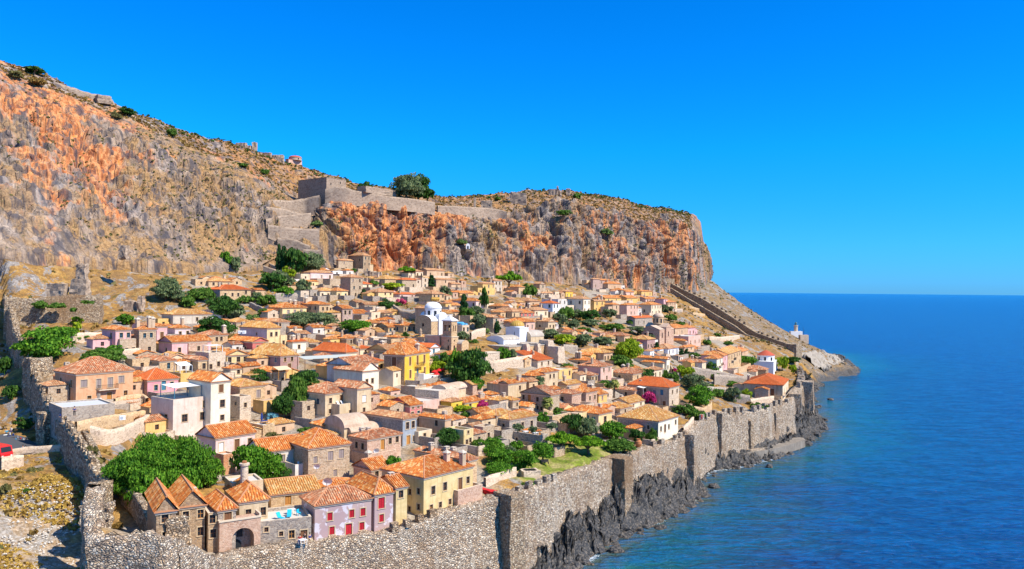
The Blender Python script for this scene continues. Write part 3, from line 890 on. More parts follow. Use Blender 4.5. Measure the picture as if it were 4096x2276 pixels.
# boulders tumbled along the whole waterline: one mass
rb2 = np.random.default_rng(3); mbb = MB()
for _ in range(900):
    i = rb2.integers(60, len(wline) - 40); a, b = wline[i - 1], wline[i + 1]; tt_ = (b - a) / (np.linalg.norm(b - a) + 1e-6); nn_ = np.array([tt_[1], -tt_[0]]); off = rb2.normal(0, 1.7) - .8
    c_ = wline[i] + nn_ * off; r_ = rb2.uniform(.3, 1.15) * (1.3 if c_[1] < 260 else 1.6); m_ = 5
    z0_ = max(-.2, .35 - off * .35) * .6; P_ = []
    for j, (zz_, rr_) in enumerate(((-.5, .8), (.1, 1.0), (.55, .62))):
        P_.append([(c_[0] + r_ * rr_ * math.cos(t + j) * rb2.uniform(.7, 1.2), c_[1] + r_ * rr_ * math.sin(t + j) * rb2.uniform(.7, 1.2), z0_ + r_ * zz_ * rb2.uniform(.8, 1.2)) for t in np.arange(m_) * 2 * np.pi / m_])
    for j in range(2):
        for k in range(m_): mbb.quad([P_[j][k], P_[j][(k + 1) % m_], P_[j + 1][(k + 1) % m_], P_[j + 1][k]])
    mbb.quad(P_[2])
o = mbb.build('shore_boulders', M_SHORE); tag(o, kind='stuff')

# ------------------------------------------------------------------ city walls


def ribbon(name, pts, thick, zbase, mat, parent=None, batter=0.10, step=0.8, rough=0.16, inner=1.2, nf=16, smooth=False, topn=0.12):
    """a thick masonry wall following pts (tops); zbase number or list; the outer face is on the right hand side"""
    P_, s, t = resample(pts, step)
    zb = np.interp(t, s, zbase) if isinstance(zbase, (list, tuple)) else np.full(len(t), float(zbase))
    T = np.gradient(P_[:, :2], axis=0); T /= np.linalg.norm(T, axis=1, keepdims=True) + 1e-9
    k = 9 if len(T) > 20 else 3
    T = np.stack([np.convolve(np.pad(T[:, i], k // 2, 'edge'), np.ones(k) / k, 'valid') for i in (0, 1)], -1)
    Nr = np.stack([T[:, 1], -T[:, 0]], -1)
    rows_ = []
    H = P_[:, 2] - zb
    for i in range(nf + 1):
        f = i / nf; z_ = zb + H * f
        rows_.append(np.concatenate([P_[:, :2] + Nr * ((1 - f) * H * batter)[:, None], z_[:, None]], -1))
    for f in (0.33, 0.66, 1.0):
        rows_.append(np.concatenate([P_[:, :2] - Nr * thick * f, P_[:, 2:3]], -1))
    for f in (0.5, 1.0):
        rows_.append(np.concatenate([P_[:, :2] - Nr * thick, P_[:, 2:3] - (inner * f if f < 1 else np.minimum(H, inner + 6)[:, None])], -1))
    V_ = np.stack(rows_, 1)
    nz = fbm(V_ / 0.9, 3, 5) * rough + fbm(V_ / 4.0, 2, 8) * rough * 1.2
    V_[..., 0] += Nr[:, None, 0] * nz; V_[..., 1] += Nr[:, None, 1] * nz
    V_[:, nf:nf + 4, 2] += topn * fbm(V_[:, nf:nf + 4] / 1.1, 3, 11)
    # end caps
    o = grid_mesh(name, V_, mat, smooth=smooth, parent=parent)
    return o, P_, Nr


def rough_box(lo, hi, seed=0, amp=0.1, n=5, taper=0.0):
    """box with broken, uneven faces (sub-divided); returns MB in local space"""
    mb = MB(); lo = np.array(lo, float); hi = np.array(hi, float); c = (lo + hi) / 2
    def f(P):
        P = np.array(P, float)
        if taper:
            k = 1 + taper * (hi[2] - P[..., 2]) / (hi[2] - lo[2]); P[..., 0] = c[0] + (P[..., 0] - c[0]) * k; P[..., 1] = c[1] + (P[..., 1] - c[1]) * k
        q = P + seed * 3.7
        return P + amp * np.stack([fbm(q / .8, 2, 1), fbm(q / .8, 2, 2), fbm(q / .8, 2, 3)], -1)
    for axn in range(3):
        a, b = [i for i in range(3) if i != axn]
        for side in (0, 1):
            U, W = np.meshgrid(np.linspace(0, 1, n + 1), np.linspace(0, 1, n + 1), indexing='ij')
            P = np.zeros(U.shape + (3,)); P[..., a] = lo[a] + U * (hi[a] - lo[a]); P[..., b] = lo[b] + W * (hi[b] - lo[b]); P[..., axn] = (lo, hi)[side][axn]
            P = f(P)
            flip = (side == 1) != (axn == 1)
            for i in range(n):
                for j in range(n):
                    qd = [P[i, j], P[i + 1, j], P[i + 1, j + 1], P[i, j + 1]]
                    mb.quad(qd if flip else qd[::-1])
    return mb


def local_box(name, mat, p, ang, size, parent, seed=0, amp=0.08, n=3, taper=0.0, z0=0.0):
    """rough box of size (along, across, up) standing at p, turned to ang; p.z is its foot"""
    mb = rough_box((-size[0] / 2, -size[1] / 2, z0), (size[0] / 2, size[1] / 2, size[2]), seed, amp, n, taper)
    o = mb.build(name, mat, parent); o.location = p; o.rotation_euler = (0, 0, ang)
    return o


def merlons(P_, Nr, idx0, idx1, gap, size, mat, parent, off=0.45, zoff=-0.2):
    s = 0.0; last = -9
    for i in range(idx0, idx1):
        s += math.dist(P_[i, :2], P_[i - 1, :2]) if i > idx0 else 0
        if s - last >= gap:
            last = s + random.uniform(-.5, .5)
            if random.random() < .16: continue
            T = (Nr[i, 1] * -1, Nr[i, 0])
            sz = (size[0] * random.uniform(.85, 1.15), size[1], size[2] * random.uniform(.75, 1.15))
            local_box('merlon', mat, Vector((P_[i, 0] - Nr[i, 0] * off, P_[i, 1] - Nr[i, 1] * off, P_[i, 2] + zoff)), math.atan2(T[1], T[0]), sz, parent, i, 0.09)


seaw = empty('sea_wall', (0, 0, 0), 0, 'long tall rubble sea wall above black rocks, with battlements, buttresses and white lime streaks', 'town wall')
o, P_, Nr = ribbon('wall_face', SEAP[3:], 2.6, [10, 9, 6] + [1.5] * 7 + [1.2] * 21, M_RUB, seaw, batter=0.09, topn=.4, rough=.22)


def near_i(u, v, d):
    p = P3(u, v, d); return int(np.argmin((P_[:, 0] - p.x) ** 2 + (P_[:, 1] - p.y) ** 2))


merlons(P_, Nr, near_i(579, 1396, 108.5), near_i(728, 1373, 112.8), 3.4, (2.4, 1.2, 1.9), M_RUBT, seaw)
merlons(P_, Nr, near_i(992, 1338, 123), near_i(1135, 1290, 130), 2.3, (1.3, 0.9, 1.5), M_RUBT, seaw)
merlons(P_, Nr, near_i(1221, 1262, 137), near_i(1262, 1250, 139), 2.6, (1.4, .9, 1.3), M_RUB, seaw)
merlons(P_, Nr, near_i(1310, 1238, 143), near_i(1410, 1200, 155), 2.8, (1.6, .9, 1.5), M_RUB, seaw)
merlons(P_, Nr, near_i(1650, 1125, 192), near_i(1735, 1090, 209), 3.0, (1.6, .9, 1.5), M_RUB, seaw)
merlons(P_, Nr, near_i(1770, 1060, 228), near_i(1990, 1010, 275), 3.3, (1.9, 1.0, 1.8), M_RUB, seaw)
merlons(P_, Nr, near_i(2005, 975, 309), near_i(2014, 926, 394), 3.6, (2.0, 1.0, 1.8), M_RUB, seaw)


def buttress(u, v, d, size, top=0.6, push=0.6, taper=0.10, zf=2.0):
    i = near_i(u, v, d); T = (-Nr[i, 1], Nr[i, 0])
    p = Vector((P_[i, 0] + Nr[i, 0] * push, P_[i, 1] + Nr[i, 1] * push, zf))
    return local_box('buttress', M_RUBT if random.random() < .35 else M_RUB, p, math.atan2(T[1], T[0]), (size[0], size[1], P_[i, 2] - zf + top), seaw, int(u), 0.16, 9, taper)


buttress(1272, 1244, 140, (3.4, 4.2), 0.5, 0.7)
buttress(1550, 1152, 177, (4.0, 5.0), 0.3, 0.5)
buttress(1728, 1096, 207, (4.0, 3.4), 0.6, 0.6)

buttress(1812, 1040, 240, (3.6, 3.0), 0.6, 0.2)
buttress(1885, 1037, 253, (1.2, 1.3), -2.5, 0.3, 0.9)
buttress(1949, 1022, 265, (1.4, 1.2), -2, 0.3)
buttress(2000, 1000, 290, (5, 4.5), 1.0, 0.2)
buttress(2022, 966, 316, (6, 6), 1.4, 0.5)

# bastion at the south west corner
bast = empty('corner_bastion', (0, 0, 0), 0, 'ruined rubble corner bastion in the foreground with dry grass and broken parapet on its top', 'bastion')
o2, Pb, Nb = ribbon('wall_face', [P3(*q) for q in SEAW[:5]], 1.9, 9, M_RUB, bast, batter=0.05, nf=20, rough=0.22, topn=0.5)
rb_ = ribbon('side_wall', [P3(214, 1228, 103), P3(209, 1300, 97), P3(213, 1368, 92)], 2.2, 12, M_RUB, bast, batter=0.03, nf=14, rough=0.2, topn=0.6)
# parapet walls rising toward the west wall, and the curved parapet beside the fig trees
ribbon('parapet', [P3(*q) for q in [(598 * .63, 1322, 106), (365, 1302, 107.5), (352, 1266, 110), (338, 1242, 113.5), (312, 1229, 117), (290, 1218, 119.5), (268, 1196, 121), (246, 1158, 126), (225, 1115, 134), (205, 1080, 141)][::-1]], 0.9, [24.5, 23, 21.5, 21, 20.5, 20, 19.5, 19, 19, 19], M_RUBT, bast, batter=0.0, nf=10, rough=0.1, inner=1.2)
local_box('turret_stump', M_RUB, Vector(P3(244, 1262, 108)) - Vector((0, 0, 3.6)), 0.3, (3.6, 1.6, 3.2), bast, 3, 0.3, 8)
local_box('turret_stump', M_RUBT, Vector(P3(446, 1340, 99)) - Vector((0, 0, 1.5)), 0.5, (2.4, 1.4, 3.4), bast, 4, 0.3, 8, 0.15)
# west wall
westw = empty('west_wall', (0, 0, 0), 0, 'crenellated west town wall in deep shade climbing the left edge toward the cliff', 'town wall')
wp_ = [P3(*q) for q in WESTW[3:]][::-1]
wb = [float(gz(p.x, p.y)) - 7.5 for p in wp_]
o3, Pw, Nw = ribbon('wall_face', wp_, 1.5, wb, M_WALLW, westw, batter=0.05, nf=14, rough=0.2, topn=0.3, inner=1.6)
merlons(Pw, Nw, 1, len(Pw) - 12, 2.5, (1.3, 0.7, 1.1), M_WALLW, westw, 0.5, -0.15)
local_box('gate_tower', M_WALLW, Vector(P3(96, 905, 174)) - Vector((0, 0, 12)), 1.0, (4.6, 3.4, 12.4), westw, 8, 0.22, 9, 0.03)
local_box('gate_tower', M_WALLW, Vector(P3(122, 1036, 150.5)) - Vector((0, 0, 10)), 1.05, (3.2, 2.4, 10.0), westw, 9, 0.2, 9, 0.03)
# east wall with its double line of battlements
eastw = empty('east_wall', (0, 0, 0), 0, 'long crenellated east wall descending the far slope from the cliff tower to the sea', 'town wall')
EW = [(1682, 706, 556), (1694, 713, 551), (1733, 733, 539), (1773, 752, 527), (1812, 775, 514), (1852, 800, 499), (1905, 835, 480), (1945, 850, 467), (1984, 863, 454), (2003, 876, 447)]
ew = [P3(*q) for q in EW]; eb = [gz(p.x, p.y) - 9 for p in ew]
o4, Pe, Ne = ribbon('wall_face', ew[::-1], 2.2, [z_ for z_ in eb[::-1]], M_WALLW, eastw, batter=0.0, nf=6, rough=0.12, step=1.6)
merlons(Pe, Ne, 1, len(Pe) - 3, 3.4, (1.9, 0.8, 1.5), M_WALLW, eastw, 0.3)
lw = [(1689, 724, 543), (1730, 749, 530), (1790, 784, 511), (1852, 820, 491), (1879, 841, 481), (1931, 857, 465), (1986, 878, 446)]
lwp = [P3(*q) for q in lw]
o5, Pl, Nl = ribbon('lower_wall', lwp[::-1], 1.0, [gz(p.x, p.y) - 9 for p in lwp[::-1]], M_WALLW, eastw, batter=0.0, nf=5, rough=0.1, step=1.6, inner=4)
local_box('corner_tower', M_WALLW, Vector(P3(1675, 703, 553)) - Vector((0, 0, 14)), 0.35, (9, 8, 14.5), eastw, 12, 0.2, 8, 0.05)
local_box('corner_tower', M_WALLW, Vector(P3(1997, 872, 444)) - Vector((0, 0, 9)), 0.8, (7, 6, 10.5), eastw, 13, 0.15, 6, 0.03)
# the big retaining wall at the upper left
rw = empty('terrace_wall', (0, 0, 0), 0, 'huge stained stone retaining wall with green bushes growing on it at the upper left', 'stone wall')
pr = [P3(12, 748, 238), P3(90, 752, 240), P3(170, 742, 243), P3(255, 744, 246), P3(257, 744, 262)]
ribbon('wall_face', pr, 2.0, [36, 36, 36.5, 37, 40], M_RUBT, rw, batter=0.08, nf=16, rough=0.2, topn=0.4)
# ------------------------------------------------------------------ terrain mesh (needs the houses' places for the paved ground)
def build_terrain(spots):
    gx = np.arange(-235, 300, 1.4); gy = np.arange(60, 770, 1.4)
    X, Y = np.meshgrid(gx, gy, indexing='ij')
    Z = ground_np(X, Y)
    insea = poly_np(X, Y, SEAPOLY); inwest = poly_np(X, Y, WESTPOLY)
    Q = np.stack([X, Y, Z], -1)
    dmin = np.full(X.shape, 99.0)
    for (sx, sy, r_) in spots:
        dmin = np.minimum(dmin, np.hypot(X - sx, Y - sy) - r_)
    town = np.clip(1.05 - dmin / 3.2, 0, 1)
    wild = np.clip(1.2 - town, 0, 1) * (~insea)
    f1, f2, idr = worley(Q * np.array([1, 1, 0]) / 4.0, 61)
    rocky = np.clip(fbm(Q / 26, 3, 55) * 1.3 + 0.05, 0, 1)
    nearsea = np.clip((6 - Z) / 6, 0, 1) * (~inwest)
    Z = Z + wild * (0.5 * fbm(Q / 6, 3, 51) + 0.28 * fbm(Q / 1.8, 2, 52) + rocky * (1.6 * (0.55 - f1) + 0.8 * idr) + nearsea * 2.2 * (0.5 - f1 + 0.8 * (idr - .5)))
    V_ = np.stack([X, Y, Z], -1)
    keep = ~(insea[:-1, :-1] & insea[1:, 1:] & insea[:-1, 1:] & insea[1:, :-1])
    o = grid_mesh('hillside', V_, mat_terrain(), mask=keep)
    tag(o, kind='structure')
    vattr(o, 'town', town * (~inwest))
    a, b, c_ = P3(1345, 1190, 158), P3(1500, 1140, 182), P3(1590, 1105, 196)
    lawn = np.zeros(X.shape)
    for p, r_ in ((P3(1345, 1195, 158), 9), (P3(1400, 1175, 165), 9), (P3(1450, 1155, 172), 9), (P3(1500, 1140, 180), 7), (P3(1400, 1150, 175), 9)):
        lawn = np.maximum(lawn, np.clip((r_ + 2.0 * fbm(Q / 4, 2, 77) - np.hypot(X - p.x, Y - p.y)) / 2.5, 0, 1))
    vattr(o, 'lawn', lawn)
    vattr(o, 'bleak', np.clip((X + 0.9 * (Y - 560) * (Y < 560) * 0 - 112) / 12, 0, 1) * np.clip((Y - 455 - (160 - X) * 1.6) / 12, 0, 1))
    vattr(o, 'rubble', np.where(inwest, np.clip((128 - Y) / 20, 0, 1), 0))
    return o
# ================================================================== HOUSES
M_GLASS = plain('window_dark_glass', (.025, .03, .035), 0.25)
M_SURR = plain('window_stone_surround', (.62, .46, .28), 0.9)
M_WOODB = plain('wood_brown', (.20, .09, .04), 0.7)
M_WOODR = plain('wood_red', (.50, .02, .03), 0.6)
M_WOODT = plain('wood_blue_green', (.06, .20, .28), 0.6)
M_WOODG = plain('wood_gray', (.34, .27, .24), 0.8)
M_WOODO = plain('wood_orange', (.50, .22, .05), 0.7)
M_WHITEP = plain('white_paint', (.80, .79, .76), 0.6)
M_CORN = plain('cornice_plaster', (.70, .56, .40), 0.9)
M_RIDGE = plain('ridge_tiles', (.52, .24, .12), 0.9)
M_FLOOR = plain('terrace_floor', (.62, .56, .48), 0.9)
M_FLOORB = plain('terrace_floor_bluish', (.58, .58, .58), 0.9)
M_CAP = plain('lime_cap', (.62, .51, .39), 0.9)
M_IRON = plain('dark_iron', (.05, .045, .04), 0.5)
M_VAULT = plaster('vault_render', (.50, .36, .25), 0.8)
SHUT = {'b': M_WOODB, 'r': M_WOODR, 't': M_WOODT, 'g': M_WOODG, 'o': M_WOODO, 'w': M_WHITEP}
MESH = {}
SIZES = {'w': (.85, 1.2), 'W': (1.0, 1.7), 's': (.55, .7), 'd': (1.1, 2.2), 'a': (.9, 1.5), 'p': (1.0, 2.0), 'v': (.7, 1.0)}


def arch_poly(w, h, z0=0.0, n=8):
    r = w / 2
    return [(-r, z0), (r, z0)] + [(r * math.cos(t), z0 + h - r + r * math.sin(t)) for t in [math.pi * i / n for i in range(n + 1)]]


def win_mesh(kind, w_, h_, col):
    key = (kind, round(w_, 1), round(h_, 1), col)
    if key in MESH: return MESH[key]
    w_, h_ = max(.3, round(w_, 1)), max(.4, round(h_, 1)); m = SHUT[col]
    a = MB(); y = 0.20
    if kind in 'dp':
        a.box((-w_ / 2, y - .06, 0), (w_ / 2, y, h_), 1)
        for k in (-1, 1): a.box((k * w_ / 4 - w_ * .17, y - .10, .2), (k * w_ / 4 + w_ * .17, y - .06, h_ - .25), 1)
    elif kind == 'W' or col in 'gr':
        a.quad([(-w_ / 2, y, 0), (w_ / 2, y, 0), (w_ / 2, y, h_), (-w_ / 2, y, h_)], 0)
        for k in (-1, 1):
            x0, x1 = (-w_ / 2, -.02) if k < 0 else (.02, w_ / 2)
            a.box((x0, y - .10, .03), (x1, y - .06, h_ - .03), 1)
            nsl = 6
            for i in range(nsl): a.box((x0 + .06, y - .13, .1 + i * (h_ - .2) / nsl), (x1 - .06, y - .10, .1 + (i + .55) * (h_ - .2) / nsl), 1)
    else:
        a.quad([(-w_ / 2, y, 0), (w_ / 2, y, 0), (w_ / 2, y, h_), (-w_ / 2, y, h_)], 0)
        for x in (-w_ / 2 + .03, 0, w_ / 2 - .03): a.box((x - .03, y - .05, 0), (x + .03, y - .01, h_), 1)
        for z in (.03, h_ * .5, h_ - .03): a.box((-w_ / 2, y - .045, z - .03), (w_ / 2, y - .012, z + .03), 1)
    b = MB(); t = .13; f = -.05
    b.box((-w_ / 2 - t, f, -.13), (w_ / 2 + t, .0, 0)); b.box((-w_ / 2 - t, f, h_), (w_ / 2 + t, .0, h_ + .14))
    b.box((-w_ / 2 - t, f + .01, 0), (-w_ / 2, .0, h_)); b.box((w_ / 2, f + .01, 0), (w_ / 2 + t, .0, h_))
    if kind not in 'dp': b.box((-w_ / 2 - t - .05, f - .06, -.08), (w_ / 2 + t + .05, f, -.01))
    MESH[key] = (a.mesh('window_pane', [M_GLASS, m]), b.mesh('window_frame', M_SURR))
    return MESH[key]


def wall_face(mb, o, e, n_in, L, z0, z1, holes, mat, depth=0.24):
    """vertical wall from o along e, with real openings (a0, a1, b0, b1)"""
    A_ = sorted({0.0, L, *[h[0] for h in holes], *[h[1] for h in holes]}); B_ = sorted({z0, z1, *[h[2] for h in holes], *[h[3] for h in holes]})
    pt = lambda a, z, dep=0.0: (o[0] + e[0] * a + n_in[0] * dep, o[1] + e[1] * a + n_in[1] * dep, z)
    for i in range(len(A_) - 1):
        for j in range(len(B_) - 1):
            ca, cb = (A_[i] + A_[i + 1]) / 2, (B_[j] + B_[j + 1]) / 2
            if any(h[0] < ca < h[1] and h[2] < cb < h[3] for h in holes): continue
            mb.quad([pt(A_[i], B_[j]), pt(A_[i + 1], B_[j]), pt(A_[i + 1], B_[j + 1]), pt(A_[i], B_[j + 1])], mat)
    for h in holes:
        c = [(h[0], h[2]), (h[1], h[2]), (h[1], h[3]), (h[0], h[3])]
        for k in range(4):
            p, q = c[k], c[(k + 1) % 4]
            mb.quad([pt(*p), pt(*q), pt(q[0], q[1], depth), pt(p[0], p[1], depth)], mat)


def tile_plane(mb, O, e, s, poly, dist, uvo):
    """one roof plane: O origin, e along the eave, s up the slope, poly in (a, b)"""
    e = Vector(e); s = Vector(s); n = e.cross(s)
    if n.z < 0: n = -n
    cw = 0.36 if dist < 150 else 0.40; tl = 0.46
    P = lambda a, b, h=0.0: O + e * a + s * b + n * h
    uv = [(a / cw + uvo, b / tl + uvo) for a, b in poly]
    mb.quad([P(a, b) for a, b in poly], 0, uv)
    amin = min(a for a, b in poly); amax = max(a for a, b in poly); b0min = min(b for a, b in poly)
    if dist > 300: return
    k = int((amax - amin) / cw)
    for i in range(k):
        a = amin + (i + .5) * (amax - amin) / k; bs = []
        for j in range(len(poly)):
            (a0, b0), (a1, b1) = poly[j], poly[(j + 1) % len(poly)]
            if (a0 - a) * (a1 - a) <= 0 and abs(a1 - a0) > 1e-6: bs.append(b0 + (b1 - b0) * (a - a0) / (a1 - a0))
        if len(bs) < 2: continue
        lo, hi = min(bs), max(bs)
        if hi - lo < .25: continue
        hw = cw * .34; nseg = max(1, int((hi - lo) / tl)) if dist < 175 else 1
        for q in range(nseg):
            c0 = lo + (hi - lo) * q / nseg; c1 = lo + (hi - lo) * (q + 1) / nseg + (.04 if q < nseg - 1 else 0)
            h0, h1 = (.13, .085) if nseg > 1 else (.11, .11)
            jx = random.uniform(-.015, .015)
            xs = [(-hw, .0), (-hw * .55, 1.0), (hw * .55, 1.0), (hw, .0)]
            L0 = [P(a + x + jx, c0, h0 * y + .01) for x, y in xs]; L1 = [P(a + x * .9 + jx, c1, h1 * y + .01) for x, y in xs]
            ub = (math.floor(a / cw) + uvo + .5)
            for m_ in range(3):
                if nseg > 1:
                    u0 = ub + 1000; v0 = math.floor(c0 / tl + .5) + uvo + .5
                    mb.quad([L0[m_], L0[m_ + 1], L1[m_ + 1], L1[m_]], 0, [(u0, v0)] * 4)
                else:
                    mb.quad([L0[m_], L0[m_ + 1], L1[m_ + 1], L1[m_]], 0, [(ub + 1000, c0 / tl + uvo), (ub + 1000, c0 / tl + uvo), (ub + 1000, c1 / tl + uvo), (ub + 1000, c1 / tl + uvo)])
            if nseg > 1: mb.quad(L0[::-1], 1)


def roof_planes(kind, LR, LL, H, rh, oh):
    """planes (O, e, s, poly) and ridge lines of a roof over [0,LR]x[0,LL]"""
    x0, y0, x1, y1 = -oh, -oh, LR + oh, LL + oh; W, D = x1 - x0, y1 - y0
    V = Vector; out = []; lines = []
    def pl(A, B, C, Dp=None):      # A,B eave; C,Dp upper corners (above B and above A)
        A, B, C = V(A), V(B), V(C); e = (B - A).normalized(); up_ = (C - A) - e * (C - A).dot(e); s = up_.normalized()
        pts = [A, B, C] + ([V(Dp)] if Dp is not None else [])
        out.append((A, e, s, [((p - A).dot(e), (p - A).dot(s)) for p in pts]))
    z = H; T = H + rh
    if kind == 'hip':
        if W >= D:
            h = D / 2; r0, r1 = (x0 + h, y0 + h, T), (x1 - h, y0 + h, T)
            if W - D < .3: r1 = r0 = ((x0 + x1) / 2, y0 + h, T)
            pl((x0, y0, z), (x1, y0, z), r1, r0); pl((x0, y1, z), (x0, y0, z), r0); pl((x1, y0, z), (x1, y1, z), r1); pl((x1, y1, z), (x0, y1, z), r0, r1)
        else:
            h = W / 2; r0, r1 = (x0 + h, y0 + h, T), (x0 + h, y1 - h, T)
            pl((x0, y1, z), (x0, y0, z), r0, r1); pl((x0, y0, z), (x1, y0, z), r0); pl((x1, y1, z), (x0, y1, z), r1); pl((x1, y0, z), (x1, y1, z), r1, r0)
        lines = [((x0, y0, z), r0), (r0, r1), ((x1, y0, z), r1 if W >= D else r0), ((x0, y1, z), r0 if W >= D else r1), ((x1, y1, z), r1)]
    elif kind == 'gx':
        ym = (y0 + y1) / 2; a, b = (x0, ym, T), (x1, ym, T)
        pl((x0, y0, z), (x1, y0, z), b, a); pl((x1, y1, z), (x0, y1, z), a, b); lines = [(a, b)]
    elif kind == 'gy':
        xm = (x0 + x1) / 2; a, b = (xm, y0, T), (xm, y1, T)
        pl((x0, y1, z), (x0, y0, z), a, b); pl((x1, y0, z), (x1, y1, z), b, a); lines = [(a, b)]
    elif kind == 'sx':
        pl((x0, y0, z), (x1, y0, z), (x1, y1, T), (x0, y1, T))
    elif kind == 'sy':
        pl((x0, y1, z), (x0, y0, z), (x1, y0, T), (x1, y1, T))
    return out, lines


def chimney_mesh(style, h):
    key = ('ch', style, round(h, 1))
    if key in MESH: return MESH[key]
    mb = MB(); w_ = .42
    if style == 0:      # square shaft, slab on four feet
        mb.box((-w_, -w_ * .8, -1.2), (w_, w_ * .8, h)); mb.box((-w_ - .1, -w_ * .8 - .1, h - .02), (w_ + .1, w_ * .8 + .1, h + .12), 1)
        for x in (-1, 1):
            for y in (-1, 1): mb.box((x * w_ * .8 - .08, y * w_ * .6 - .08, h + .12), (x * w_ * .8 + .08, y * w_ * .6 + .08, h + .38), 1)
        mb.box((-w_ - .05, -w_ * .8 - .05, h + .38), (w_ + .05, w_ * .8 + .05, h + .48), 1)
    elif style == 1:    # pyramid cap with arcade
        mb.box((-w_, -w_, -1.2), (w_, w_, h)); mb.box((-w_ - .12, -w_ - .12, h + .25), (w_ + .12, w_ + .12, h + .36), 1)
        for x in (-1, 1):
            for y in (-1, 1): mb.box((x * w_ * .8 - .09, y * w_ * .8 - .09, h), (x * w_ * .8 + .09, y * w_ * .8 + .09, h + .25), 1)
        c = w_ + .12
        for p, q in (((-c, -c), (c, -c)), ((c, -c), (c, c)), ((c, c), (-c, c)), ((-c, c), (-c, -c))): mb.quad([(p[0], p[1], h + .36), (q[0], q[1], h + .36), (0, 0, h + .8)], 1)
    else:               # round shaft
        mb.lathe([(.42, -1.2), (.38, h), (.50, h + .02), (.50, h + .16), (.3, h + .18), (.3, h + .45), (.36, h + .47), (.05, h + .75), (.0, h + .8)], 10)
    MESH[key] = mb.mesh('chimney', [M_CHIM, M_CAP])
    return MESH[key]


M_CHIM = plaster('chimney_plaster', (.50, .36, .23), 0.9)
SPOTS = []; HOUSES = {}
HN = 0
GROUP_H = 'houses of the walled town'


